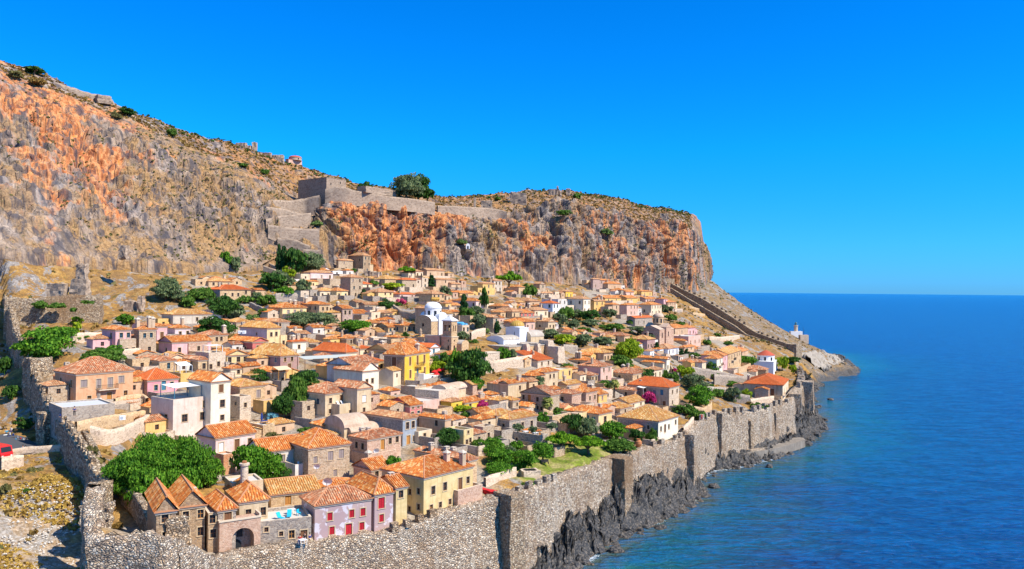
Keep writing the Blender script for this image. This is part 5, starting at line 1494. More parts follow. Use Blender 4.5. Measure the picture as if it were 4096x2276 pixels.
K|680 740 830 897 1008|flat t stone_light|2|light stone flat roofed house by the blue tarpaulin|th=36
P|480 545 722 207 320|gx o stone_mauve|4,3|pink roofed stone block highest up near the cliff|th=35
P|m7 690 852 250 335|hip o tan|1|tan stone wing stepping right from the highest block|th=35
P|725 850 902 327 398|hip o stone_gray|1/1|small grey stone house with pale quoins below the highest block|th=33,quoin=True
P|m6 903 1000 348 405|gx o pink_tan|1|small pink tan house right of the grey quoined house|th=35
P|1030 1090 1222 342 412|hip o yellow|2|yellow house with orange roof at the top right of the town|th=35
P|200 395 483 432 612|hip t cream_white|2,2/2,1|big cream white house with toothed corner stones|th=34,quoin=True
P|485 525 652 457 600|gx t yellow|2,2|yellow tan house right of the big cream white house|th=35
P|m7 655 912 422 485|gx o yellow|3|long yellow row house in the east quarter|th=35
P|m7 915 1040 422 492|gx o yellow|1|short yellow house with tall chimneys right of the long yellow row|th=35
P|1040 1140 1246 432 482|gx o pink_tan|3|pink tan house with a low arcade of windows|th=35
P|1250 1355 1403 432 555|hip o pink|1,1|slim rose pink tower house in the east quarter|th=33
P|m7 1405 1504 472 562|hip o tan|4,3|tan house with two rows of windows, rightmost of the upper east quarter|th=33
P|658 745 828 500 650|hip o tan|1,1|plain tan tower at the left end of the long mauve row|th=35
P|828 915 1058 505 640|hip o pink_tan|4,4|middle house of the long mauve row with eight windows|th=35
P|1055 1205 1330 502 632|hip o cream|4,3/1|right house of the long mauve row, cream fronted|th=34
P|920 1012 1222 662 770|gx r stone_gray|3|long grey stone barn with vivid orange roof|th=34
P|1485 1490 1648 783 885|hip o tan|1|tan stone house right of the brown domed church|th=34,LL=8
P|m6 1645 1738 778 885|hip o pink|2|pale pink narrow house with a turret chimney right of the tan stone house|th=34
P|m8 1650 1803 880 1010|flat t pink_tan|3|mauve pink roofless looking block below the narrow pink house|th=34
P|1418 1612 1668 932 1000|hip o tan|1|orange tan house under the brown domed church|th=32
P|580 885 955 870 980|hip b stone_tan|2/2|wide stone house with dark tiles and plate decorations|th=32
P|955 1157 1258 917 1065|hip y mauve|3/2|mauve house with arched undercroft and yellow roof|th=33
P|1205 1405 1540 1027 1120|hip t white_blue|3/1|blue white house beside the dark cypress|th=34
P|1540 1600 1727 1012 1065|hip o tan|2|tan cottage below the mauve pink block|th=34
P|m6 1725 1815 1028 1060|hip o tan|0|tiny tan cottage at the edge of the dry slope|th=34
P|500 752 812 1032 1155|hip y yellow|1/0|yellow walled house with golden roof, upper of a golden roofed pair|th=32,ch=[(690,975)]
P|345 640 752 1080 1205|hip y tan|3/1|tan house with golden roof, lower of a golden roofed pair|th=34
P|232 445 542 1168 1255|hip o stone|1/1|stone house with orange fluted roof below the golden roofed pair|th=35
P|345 602 747 1242 1440|hip b pink_tan|2,1|tall pink tan house with pale speckled roof|th=35
P|280 492 576 1345 1450|hip b stone_tan|2|stone house with brown roof left of the tall pink tan house|th=35
P|722 985 1140 1326 1445|hip b stone_tan|1/1|stone tan house with wide brown roof behind the drooping palm|th=36
P|1120 1236 1341 1282 1405|hip t cream|2|cream square house with pale tan roof|th=35
P|1095 1345 1390 1196 1320|hip o cream/cream|0/1|cream house with brown roof in a stepped cream group|th=33
P|1000 1390 1436 1150 1330|gy o cream_white|1/0|tall cream gable end at the back of the stepped cream group|th=33
P|1548 1812 1866 1190 1325|hip b cream/white_gray|0/0|white grey house with three small square windows|th=31,wins=[(1608,1252,'w'),(1672,1212,'s'),(1672,1250,'s'),(1735,1265,'w','b',1.1,1.6)]
P|1850 1987 2066 1147 1330|hip o cream_white|1,1/1|cream white terraced house with a wooden balcony|th=29
P|m9 2063 2122 1112 1290|hip o pink|1,1|rose terraced house in the middle of the seaside row|th=27
P|m9 2120 2285 1092 1275|gx y stone_tan|5,4|long stone terraced house with yellow roof in the seaside row|th=27
P|m9 2290 2370 1062 1160|hip o tan|1,1|tan square house at the far end of the seaside row|th=27
P|1780 1905 1962 1087 1155|hip o mauve|1/1|small mauve house behind the seaside row|th=31
P|1115 1287 1322 1112 1140|gx b white|0|low white shed with brown roof below the blue white house|th=33
P|375 505 582 892 935|hip o tan|1/1|low tan house with orange roof above the grey olive bushes|th=34
P|215 332 372 852 908|gx o stone|1|half ruined stone cottage with a red door cloth|th=34
G|1378 1742 1804 1052 1205|hip r cream/stained|0|large seaside house with smooth orange roof and stained tan wall|th=24,wins=[(1565,1105,'W'),(1645,1118,'p','b',1.2,2.4),(1495,1080,'w'),(1757,1105,'W'),(1783,1092,'W')],ch=[(1625,960),(1400,950)]
G|1365 1580 1612 905 985|hip b stone_brown|0|long brown stone house with brown roof beside the red domed church|th=26
G|1150 1285 1366 1008 1055|hip o stone|0|low stone house with orange roof behind the walled olive garden|th=31
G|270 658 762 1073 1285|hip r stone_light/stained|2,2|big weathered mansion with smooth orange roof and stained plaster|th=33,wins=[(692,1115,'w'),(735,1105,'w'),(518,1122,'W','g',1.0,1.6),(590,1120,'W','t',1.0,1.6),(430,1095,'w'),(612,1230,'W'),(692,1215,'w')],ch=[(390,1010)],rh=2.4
G|150 330 383 1102 1195|hip b tan|1/1|tan house with a small white awning beside the drooping palm|th=34
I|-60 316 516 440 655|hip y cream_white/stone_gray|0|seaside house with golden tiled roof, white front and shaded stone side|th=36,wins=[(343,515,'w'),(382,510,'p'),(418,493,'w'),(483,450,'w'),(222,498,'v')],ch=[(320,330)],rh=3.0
H|1690 1860 1985 320 400|hip y stone|1/1|stone house with golden roof in front of the low cream wing|th=36,ch=[(1815,255)]
H|m6 1945 2105 270 335|gx y cream|2|low cream wing with golden roof left of the magenta bougainvillea|th=36
H|1345 1655 1792 372 520|hip o yellow_pale/cream_tan|0|cream yellow house with dark shutters above the lawn trees|th=37,wins=[(1718,430,'w','b',1.3,2.0),(1548,415,'W','t',1.1,1.7),(1608,430,'W','t',1.1,1.7)],ch=[(1670,270)]
H|m5 1215 1400 392 495|terrace t stone_tan|0|small roof terrace block with red rugs left of the cream yellow house|th=37,wins=[(1265,465,'w')]
H|1240 1400 1500 182 300|hip b stone_pink|0/1|left part of the pinkish stone double house|th=36,ch=[(1375,110)]
H|1400 1535 1650 165 300|hip o stone_pink|2/1|right part of the pinkish stone double house|th=36,wins=[(1573,222,'w'),(1620,210,'w'),(1455,243,'w')],ch=[]
H|m6 1655 1745 187 270|gx o yellow|1|stained yellow cottage right of the pinkish stone double house|th=36
H|925 1195 1292 192 390|gx b stone|0|long stone house behind the tall fan palm|th=36,wins=[(995,225,'p','o'),(1073,232,'w'),(1072,315,'w'),(940,212,'w'),(1110,320,'v')]
H|675 835 905 242 330|hip y stone|1|small stone cube house with golden pyramid roof|th=37,wins=[(878,280,'v')]
H|260 375 655 264 340|hip o yellow_bright/yellow|3|bright yellow cottage behind the vine pergola and bougainvillea|th=35,ch=[(548,160),(607,265)]
H|720 792 975 82 245|gx o cream_tan|1|cream tan gabled house with a pergola left of the grey olive tree|th=38,wins=[(905,122,'w')],ch=[(918,0)]
H|m7 130 332 152 312|flat t stone_light|0|flat topped light stone box below the vaulted beige building|th=30
H|m4 200 400 150 235|vault t cream_tan|0|beige vaulted building right of the bright yellow mansion courtyard|th=30,d=194
F|1265 1375 1517 927 1085|hip o cream_tan|0|cream house with air conditioners and drain pipes in the middle of town|th=36,wins=[(1433,968,'w'),(1468,962,'w'),(1467,1045,'w'),(1330,978,'w')]
F|m6 1515 1650 905 1000|flat t yellow|2|flat roofed yellow house joined to the cream house with air conditioners|th=36
F|1500 1590 1730 1047 1115|gx y tan|0|tan gabled shed with orange roof in the middle of town|th=36
F|1105 1312 1460 817 895|sx r stone_light/cream_gray|2|house with large flat sloping bright red roof below the gold domed church|th=33,rh=2.4
J|2005 2130 2277 1047 1145|hip o stone_tan|3/1|stone house left of the brown church front|th=37
J|1800 1945 2055 1067 1145|gx o stone_tan|2/1|gabled stone house with satellite dish|th=37
J|1680 1820 1905 1127 1190|gx y tan|1|low tan gabled cottage with yellow roof|th=37
J|1235 1448 1567 1203 1300|hip o stone_brown|1/1|long stone house with orange roof uphill of the long pale house|th=35
J|m6 1567 1657 1192 1285|gy t stone|1|narrow stone gable with one window in the town centre|th=37
J|m6 1660 1768 1213 1285|gy t stone_light|1|light stone gable end right of the narrow stone gable|th=37
J|m6 1770 1985 1197 1285|flat t stone_light|1|whitish peeling stone block in the town centre|th=37
J|1905 2060 2137 1192 1262|hip o tan|1|small tan house with orange roof left of the bell tower|th=36
K|150 292 346 1037 1085|hip y tan|1|cottage with golden pyramid roof next to the bell tower|th=35
K|45 152 212 1087 1135|gy o white|0|low white gable left of the red roofed white house|th=33
J|745 870 1038 1167 1210|gx t white_gray|0|low white walled shed with tan roof above the pale cream house|th=37
J|m4 1190 1280 1087 1155|hip o cream|1|tiny cream garden house below the olive trees|th=37
J|1620 1722 1850 1017 1095|hip o cream|2|cream house with pinkish roof beside the bushy green tree|th=37
J|750 805 975 1242 1385|hip r cream_white|0|pale cream house with red orange roof right of the yellow annex|th=37,wins=[(883,1303,'w')]
J|m7 975 1147 1252 1305|hip y stone_tan|0|low stone house with yellow tan roof right of the pale cream house|th=37
E|68 190 485 137 270|hip r stone_tan/blue_gray|0|long stone house with red orange roof alone on the upper slope|th=40,wins=[(242,187,'w'),(310,187,'w'),(365,187,'w'),(438,165,'w'),(120,190,'w')]
E|m6 82 310 56 115|hip y stone_tan|3|low stone house with yellow roof highest on the dry slope|th=40
K|2270 2300 2385 345 480|hip t stone_mauve|1|dusky stone wing left of the pink roofed highest block|th=35
"""


def parse_table(txt):
    for ln in txt.strip().split('\n'):
        c, num, rf, win, label, opt = ln.split('|')
        n = num.split(); xl = n[0] if n[0][0] == 'm' else float(n[0]); xc, xr, ye, yb = map(float, n[1:])
        roof, pal, wall = rf.split(); kw = eval('dict(%s)' % opt)
        try:
            house(c, xl, xc, xr, ye, yb, roof, pal, wall.replace('/', '|'), win, label, **kw)
        except Exception as ex:
            print('HOUSE FAIL', label, ex)


parse_table(TABLE)
# ------------------------------------------------------------------ annexes and courtyard walls that belong to the houses
FP = []
for k_, (root, P0, eR, eL, LR, LL, H) in HOUSES.items():
    FP.append((P0.x + (eR[0] * LR + eL[0] * LL) / 2, P0.y + (eR[1] * LR + eL[1] * LL) / 2, eR, eL, LR / 2, LL / 2))


def blocked(x, y, r_, skip=-1):
    for i, (cx, cy, a, b, ha, hb) in enumerate(FP):
        if i == skip: continue
        dx, dy = x - cx, y - cy; u_ = abs(dx * a[0] + dy * a[1]); v_ = abs(dx * b[0] + dy * b[1])
        if u_ < ha + r_ and v_ < hb + r_: return True
    return False


LANDMARKS_XY = []
for (c, x, y, r_) in [('K', 430, 1000, 15), ('K', 600, 1200, 5), ('K', 1450, 1120, 22), ('K', 1000, 1150, 12), ('P', 1290, 930, 11), ('G', 1590, 930, 9), ('F', 700, 830, 11)]:
    p = hit(c, x, y); LANDMARKS_XY.append((p.x, p.y, r_))
rnd = random.Random(11)
WKEYS = ['stone', 'stone_light', 'stone_tan', 'cream_tan', 'tan', 'cream', 'stone_pink', 'white_gray', 'yellow']


def clear(x, y, r_, skip):
    if blocked(x, y, r_, skip): return False
    for (a, b, q_) in LANDMARKS_XY:
        if math.hypot(x - a, y - b) < q_ + r_: return False
    return not bool(poly_np(np.array([x]), np.array([y]), SEAPOLY)[0] or poly_np(np.array([x]), np.array([y]), WESTPOLY)[0])


nfix = len(FP)


def pix(v):
    d = v - Vector((0, 0, CAMZ)); z = d.dot(fwd); return 2048 + FPX * d.dot(right) / z, 1138 - FPX * d.dot(up) / z


FAC = []
for k_, (root, P0, eR, eL, LR, LL, H) in HOUSES.items():
    q = [pix(Vector((P0.x + e[0] * l, P0.y + e[1] * l, P0.z + z))) for e, l in ((eR, LR), (eL, LL), (eR, 0)) for z in (0.3, H)]
    FAC.append((min(a for a, b in q), max(a for a, b in q), min(b for a, b in q) - 8, max(b for a, b in q), P0.y))


def hides(pts, depth, me):
    q = [pix(p) for p in pts]; x0, x1, y0, y1 = min(a for a, b in q), max(a for a, b in q), min(b for a, b in q), max(b for a, b in q)
    for i, (a0, a1, b0, b1, dd_) in enumerate(FAC):
        if i == me or dd_ < depth - 1: continue
        ox, oy = min(x1, a1) - max(x0, a0), min(y1, b1) - max(y0, b0)
        if ox > 0 and oy > 0 and ox * oy > .10 * (a1 - a0) * (b1 - b0): return True
    return False


for idx, (k_, (root, P0, eR, eL, LR, LL, H)) in enumerate(list(HOUSES.items())):
    if P0.y < 150: continue
    wall_m = None
    for ch in root.children:
        if ch.name.startswith('wall'): wall_m = ch.data.materials[0]
    spots = [(-2.2, LL * .5, 'a'), (LR + 2.3, LL * .5, 'a'), (LR * .3, LL + 2.3, 'a'), (LR * .75, LL + 2.4, 'a'), (LR * .5, LL + 5.5, 'a'), (LR * .5, -2.2, 'c'), (-2.3, LL * .2, 'c'), (LR + 5.8, LL * .6, 'a')]
    rnd.shuffle(spots); made = 0
    for (lx, ly, typ) in spots:
        if made >= 4: break
        wx, wy = P0.x + eR[0] * lx + eL[0] * ly, P0.y + eR[1] * lx + eL[1] * ly
        hx, hy = rnd.uniform(1.6, 2.6), rnd.uniform(1.6, 2.3)
        if not clear(wx, wy, 1.5, idx): continue
        g_ = gz(wx, wy); z0 = g_ - P0.z
        if typ == 'c':
            hh = rnd.uniform(1.0, 1.9); mb = MB(); L_ = max(LR, 4) / 2 if ly < 0 else 2.6
            x0, x1, y0, y1 = (lx - L_, lx + L_, ly - 2.0, ly + 2.0) if ly < 0 else (lx - 2.2, lx + 2.2, ly - L_, ly + L_)
            for q_ in ((x0, y0, x1, y0 + .35), (x0, y0, x0 + .35, y1), (x1 - .35, y0, x1, y1)): mb.box((q_[0], q_[1], -5), (q_[2], q_[3], min(z0, 0) + hh))
            o_ = mb.build('courtyard_wall', [WALLS[rnd.choice(['stone', 'stone_light', 'stone_tan', 'stone_gray'])]()], root); made += 1
            fb = MB(); fb.quad([(x0, y0, min(z0, 0) + .25), (x1, y0, min(z0, 0) + .25), (x1, y1, min(z0, 0) + .25), (x0, y1, min(z0, 0) + .25)]); fb.build('paving', M_FLOOR, o_)
            continue
        hh = rnd.uniform(.45, .8) * min(H, 6.0); hh = max(2.2, min(hh, 4.6)) + max(z0, 0) * .5 + (z0 if z0 < 0 else 0)
        if hides([Vector((wx + dx_, wy + dy_, P0.z + zz)) for dx_ in (-hx, hx) for dy_ in (-hy, hy) for zz in (z0, hh + .5)], wy, idx): continue
        mb = MB(); mw = WALLS[rnd.choice(WKEYS)]() if rnd.random() < .7 else wall_m
        x0, x1, y0, y1 = lx - hx, lx + hx, ly - hy, ly + hy
        holes = [(hx - .4, hx + .4, hh - 1.7, hh - .7)]
        wall_face(mb, (x0, y0), (1, 0), (0, 1), 2 * hx, -5, hh, holes, 0); wall_face(mb, (x0, y0), (0, 1), (1, 0), 2 * hy, -5, hh, [], 0)
        wall_face(mb, (x1, y0), (0, 1), (-1, 0), 2 * hy, -5, hh, [], 0); wall_face(mb, (x0, y1), (1, 0), (0, -1), 2 * hx, -5, hh, [], 0)
        tile = rnd.random() < .72
        if not tile:
            for q_ in ((x0, y0, x1, y0 + .25), (x0, y0 + .25, x0 + .25, y1), (x1 - .25, y0 + .25, x1, y1)): mb.box((q_[0], q_[1], hh), (q_[2], q_[3], hh + .3), 0)
        o_ = mb.build('annex', [mw], root); rb = MB()
        if tile:
            kind = rnd.choice(['hip', 'gx', 'gy', 'hip']); rh_ = .19 * (2 * min(hx, hy) + .5)
            pls, lines = roof_planes(kind, 2 * hx, 2 * hy, hh, rh_, .22)
            if kind == 'gx':
                for xx in (x0, x1): rb.quad([(xx, y0, hh), (xx, y1, hh), (xx, (y0 + y1) / 2, hh + rh_ - .08)], 1)
            if kind == 'gy':
                for yy in (y0, y1): rb.quad([(x0, yy, hh), (x1, yy, hh), ((x0 + x1) / 2, yy, hh + rh_ - .08)], 1)
            for O, e, s_, poly in pls: tile_plane(rb, O + Vector((x0, y0, 0)), e, s_, poly, P0.y, idx * 7 + int(lx))
            rb.build('annex_roof', [roofmat(rnd.choice('oootyb'), P0.y < 175), mw], o_)
        else:
            rb.quad([(x0, y0, hh + .02), (x1, y0, hh + .02), (x1, y1, hh + .02), (x0, y1, hh + .02)]); rb.build('annex_roof', [rnd.choice([M_FLOOR, M_VAULT])], o_)
        pm, fm = win_mesh('w', .8, 1.0, 'b'); w_ = bpy.data.objects.new('window', pm); w_.location = (lx, y0, hh - 1.7); link(w_, o_)
        FP.append((wx, wy, eR, eL, hx, hy)); SPOTS.append((wx, wy, 3)); made += 1
# ================================================================== TREES AND PLANTS
M_BARK = plain('bark', (.16, .11, .07), 0.95)
LEAF = {'broad': foliage('fresh_green', (.022, .075, .006), (.055, .155, .010), (.14, .27, .025)),
        'dark': foliage('dark_green', (.014, .045, .010), (.03, .085, .015), (.07, .14, .025)),
        'olive': foliage('olive_green', (.05, .08, .045), (.10, .14, .075), (.19, .22, .12)),
        'bush': foliage('bush_green', (.03, .075, .012), (.065, .14, .02), (.13, .21, .04)),
        'pine': foliage('pine_green', (.04, .11, .005), (.10, .22, .01), (.20, .33, .02)),
        'lime': foliage('lime_green', (.10, .17, .008), (.20, .28, .01), (.34, .38, .03)),
        'cypress': foliage('cypress_green', (.010, .04, .012), (.02, .065, .018), (.045, .10, .03)),
        'magenta': foliage('magenta_flowers', (.20, .01, .08), (.42, .02, .17), (.55, .08, .25)),
        'pinkf': foliage('pink_flowers', (.38, .02, .12), (.62, .06, .18), (.62, .16, .25)),
        'blue': foliage('blue_flowers', (.06, .13, .16), (.12, .30, .50), (.25, .48, .70)),
        'dry': foliage('dry_scrub', (.11, .07, .025), (.19, .11, .035), (.28, .19, .07)),
        'sage': foliage('sage_scrub', (.07, .075, .03), (.12, .11, .045), (.20, .17, .08)),
        'palm': foliage('palm_green', (.09, .12, .03), (.20, .22, .06), (.38, .36, .14)),
        'cactus': foliage('prickly_green', (.05, .10, .03), (.11, .17, .05), (.20, .26, .10))}


def quads_mesh(name, C_, U_, W_, mat):
    """many small quads: centres C, half axes U and W"""
    P = np.stack([C_ - U_ - W_, C_ + U_ - W_ * .6, C_ + U_ * .7 + W_, C_ - U_ * .8 + W_ * .8], 1).reshape(-1, 3)
    n = len(C_); me = bpy.data.meshes.new(name)
    me.vertices.add(n * 4); me.vertices.foreach_set('co', P.reshape(-1).astype(np.float32))
    me.loops.add(n * 4); me.loops.foreach_set('vertex_index', np.arange(n * 4, dtype=np.int32))
    me.polygons.add(n); me.polygons.foreach_set('loop_start', np.arange(0, n * 4, 4, dtype=np.int32))
    me.update(calc_edges=True); me.materials.append(mat)
    return me


def leaf_cloud(rs, n, shape, nclump, leaf, seed):
    """leaves on the skins of many clumps spread through a crown of unit size (radius 1, height 1 from z=0)"""
    cs = []
    while len(cs) < nclump:
        p = rs.uniform(-1, 1, 3)
        if shape == 'round':
            if (p ** 2).sum() > 1: continue
            q = np.array([p[0] * .75, p[1] * .75, .52 + p[2] * .38]); r = rs.uniform(.20, .36)
        elif shape == 'umbrella':
            if p[0] ** 2 + p[1] ** 2 > 1: continue
            q = np.array([p[0] * .82, p[1] * .82, .74 + .16 * p[2] * (1.1 - math.hypot(p[0], p[1])) - .14 * math.hypot(p[0], p[1])]); r = rs.uniform(.16, .28)
        elif shape == 'cypress':
            z = rs.uniform(.04, .97); w_ = 0.62 * (math.sin(math.pi * min(1, z * .9 + .14)) ** .7); q = np.array([p[0] * w_, p[1] * w_, z]); r = .30
        elif shape == 'bush':
            if p[0] ** 2 + p[1] ** 2 > 1: continue
            q = np.array([p[0] * .75, p[1] * .75, .15 + .55 * rs.uniform() * (1 - .5 * (p[0] ** 2 + p[1] ** 2))]); r = rs.uniform(.2, .36)
        cs.append((*q, r))
    cs = np.array(cs); k = rs.integers(0, nclump, n)
    d = rs.normal(size=(n, 3)); d /= np.linalg.norm(d, axis=1, keepdims=True); d[:, 2] = np.abs(d[:, 2]) * .9 - .15 * rs.uniform(size=n)
    rr = cs[k, 3] * rs.uniform(.55, 1.08, n)
    zs = 0.14 if shape == 'cypress' else .62
    c = cs[k, :3] + d * rr[:, None] * np.array([1, 1, zs])
    nrm = d + rs.normal(size=(n, 3)) * .55; nrm /= np.linalg.norm(nrm, axis=1, keepdims=True)
    t = np.cross(nrm, rs.normal(size=(n, 3))); t /= np.linalg.norm(t, axis=1, keepdims=True); b = np.cross(nrm, t)
    s = leaf * rs.uniform(.6, 1.35, n)[:, None]
    if shape == 'cypress': t[:, 2] *= .35; b[:, 2] *= .35
    return c, t * s, b * s * .7


CROWN = {}


def crown_mesh(kind, shape, R_, H_, dist, variant):
    px = dist / 804.0                       # metres in one pixel of the render
    size = 0 if R_ / px < 6 else (1 if R_ / px < 14 else (2 if R_ / px < 30 else 3))
    if shape == 'cypress': size = max(size, 1)
    key = (kind, shape, size, variant)
    if key in CROWN: return CROWN[key]
    rs = np.random.default_rng(abs(hash(shape)) % 97 + variant * 13 + size + len(kind))
    n = (420, 1400, 5200, 19000)[size]; ncl = (14, 28, 60, 120)[size]; leaf = (.15, .080, .042, .0225)[size]
    if shape == 'cypress': n, ncl, leaf = n * 2, 60, .16
    c, u, v = leaf_cloud(rs, n, shape, ncl, leaf, 0)
    CROWN[key] = quads_mesh('crown', c, u, v, LEAF[kind])
    return CROWN[key]


TRUNKS = {}


def trunk_mesh(style):
    if style in TRUNKS: return TRUNKS[style]
    mb = MB(); rnd = random.Random(style)
    if style == 0: mb.tube((0, 0, -.12), (0, 0, .6), .05, .02, 6)
    else:
        top = (rnd.uniform(-.05, .05), rnd.uniform(-.05, .05), .36)
        mb.tube((0, 0, -.12), top, .085, .055, 7)
        for k in range(6):
            a = k * 1.05 + rnd.uniform(-.3, .3); m = (top[0] + .28 * math.cos(a), top[1] + .28 * math.sin(a), .55)
            mb.tube(top, m, .045, .028, 5); mb.tube(m, (m[0] * 1.9, m[1] * 1.9, .74), .028, .010, 5)
            mb.tube(m, (m[0] * 1.2 + .1, m[1] * 1.2 - .1, .82), .02, .008, 5)
    TRUNKS[style] = mb.mesh('trunk', M_BARK)
    return TRUNKS[style]


TN = 0


def tree(c, x, yb, hp, wp, kind, label, shape=None, d=None, name=None, cat=None, group=None, p=None):
    global TN
    TN += 1
    P = p or (at(c, x, yb, d) if d else hit(c, x, yb))
    s = CR[c][2]; k1, k2 = (1.3, 1.42) if (P.y > 150 and kind in ('bush', 'olive', 'broad', 'dark', 'lime', 'magenta')) else (1.14, 1.22)
    H_ = k1 * hp / s * P.y / FPX; R_ = k2 * wp / 2 / s * P.y / FPX
    shape = shape or {'broad': 'round', 'dark': 'round', 'olive': 'round', 'bush': 'bush', 'pine': 'umbrella', 'lime': 'round', 'cypress': 'cypress', 'magenta': 'bush', 'pinkf': 'bush', 'blue': 'bush', 'cactus': 'bush', 'dry': 'bush', 'sage': 'bush'}[kind]
    bushy = shape == 'bush'
    name = name or {'magenta': 'bougainvillea', 'pinkf': 'bougainvillea', 'blue': 'plumbago_bush', 'cypress': 'cypress', 'olive': 'olive_tree', 'pine': 'pine_tree', 'cactus': 'prickly_pear'}.get(kind, 'shrub' if bushy else 'tree')
    cat = cat or {'bougainvillea': 'bougainvillea', 'plumbago_bush': 'bush', 'cypress': 'tree', 'olive_tree': 'tree', 'pine_tree': 'tree', 'tree': 'tree', 'shrub': 'bush', 'prickly_pear': 'cactus'}[name]
    root = empty(name, P - Vector((0, 0, .15)), TN * 1.7, label, cat, group or ('trees of the walled town' if cat == 'tree' else 'shrubs and flowering bushes of the town'))
    o = bpy.data.objects.new('crown', crown_mesh(kind, shape, R_, H_, P.y, TN % 3)); o.scale = (R_, R_, H_ / 1.02); link(o, root)
    if not bushy:
        t = bpy.data.objects.new('trunk', trunk_mesh(0 if shape == 'cypress' else 1 + TN % 3)); t.scale = (R_, R_, H_) if shape != 'cypress' else (R_ * 2, R_ * 2, H_); link(t, root)
    return root


def palm(c, x, yb, hp, wp, label):
    P = hit(c, x, yb); s = CR[c][2]; H_ = hp / s * P.y / FPX; R_ = wp / 2 / s * P.y / FPX
    root = empty('palm_tree', P, 0, label, 'palm', 'palms of the town')
    mb = MB()
    for k in range(6): mb.tube((0, 0, H_ * .62 * k / 6 - .2), (0, 0, H_ * .62 * (k + 1) / 6), .36 - .015 * k, .30 - .015 * k, 9)
    mb.build('trunk', M_BARK, root)
    rs = np.random.default_rng(int(x)); C_, U_, W_ = [], [], []
    for i in range(70):
        a = rs.uniform(0, 6.283); el = rs.uniform(-.75, 1.25); L = R_ * rs.uniform(.8, 1.1); up0 = math.sin(el); hz = math.cos(el)
        for k in range(9):
            f = (k + .5) / 9; r_ = L * f * (hz * .9 + .1); z_ = H_ * .66 + L * f * up0 - .55 * L * f * f + .3
            ctr = np.array([math.cos(a) * r_, math.sin(a) * r_, z_]); al = np.array([math.cos(a) * hz, math.sin(a) * hz, up0 - 1.1 * f]); al /= np.linalg.norm(al)
            sd = np.cross(al, [0, 0, 1]); sd /= np.linalg.norm(sd) + 1e-6
            fan = 1.0 if k > 5 else .35
            for q in (-1, 1):
                C_.append(ctr + sd * q * .20 * fan); U_.append(al * L / 13); W_.append((sd * q * .22 + np.array([0, 0, -.10])) * (1.3 if k > 5 else .6))
    me = quads_mesh('crown', np.array(C_), np.array(U_), np.array(W_), LEAF['palm'])
    link(bpy.data.objects.new('crown', me), root)
    return root


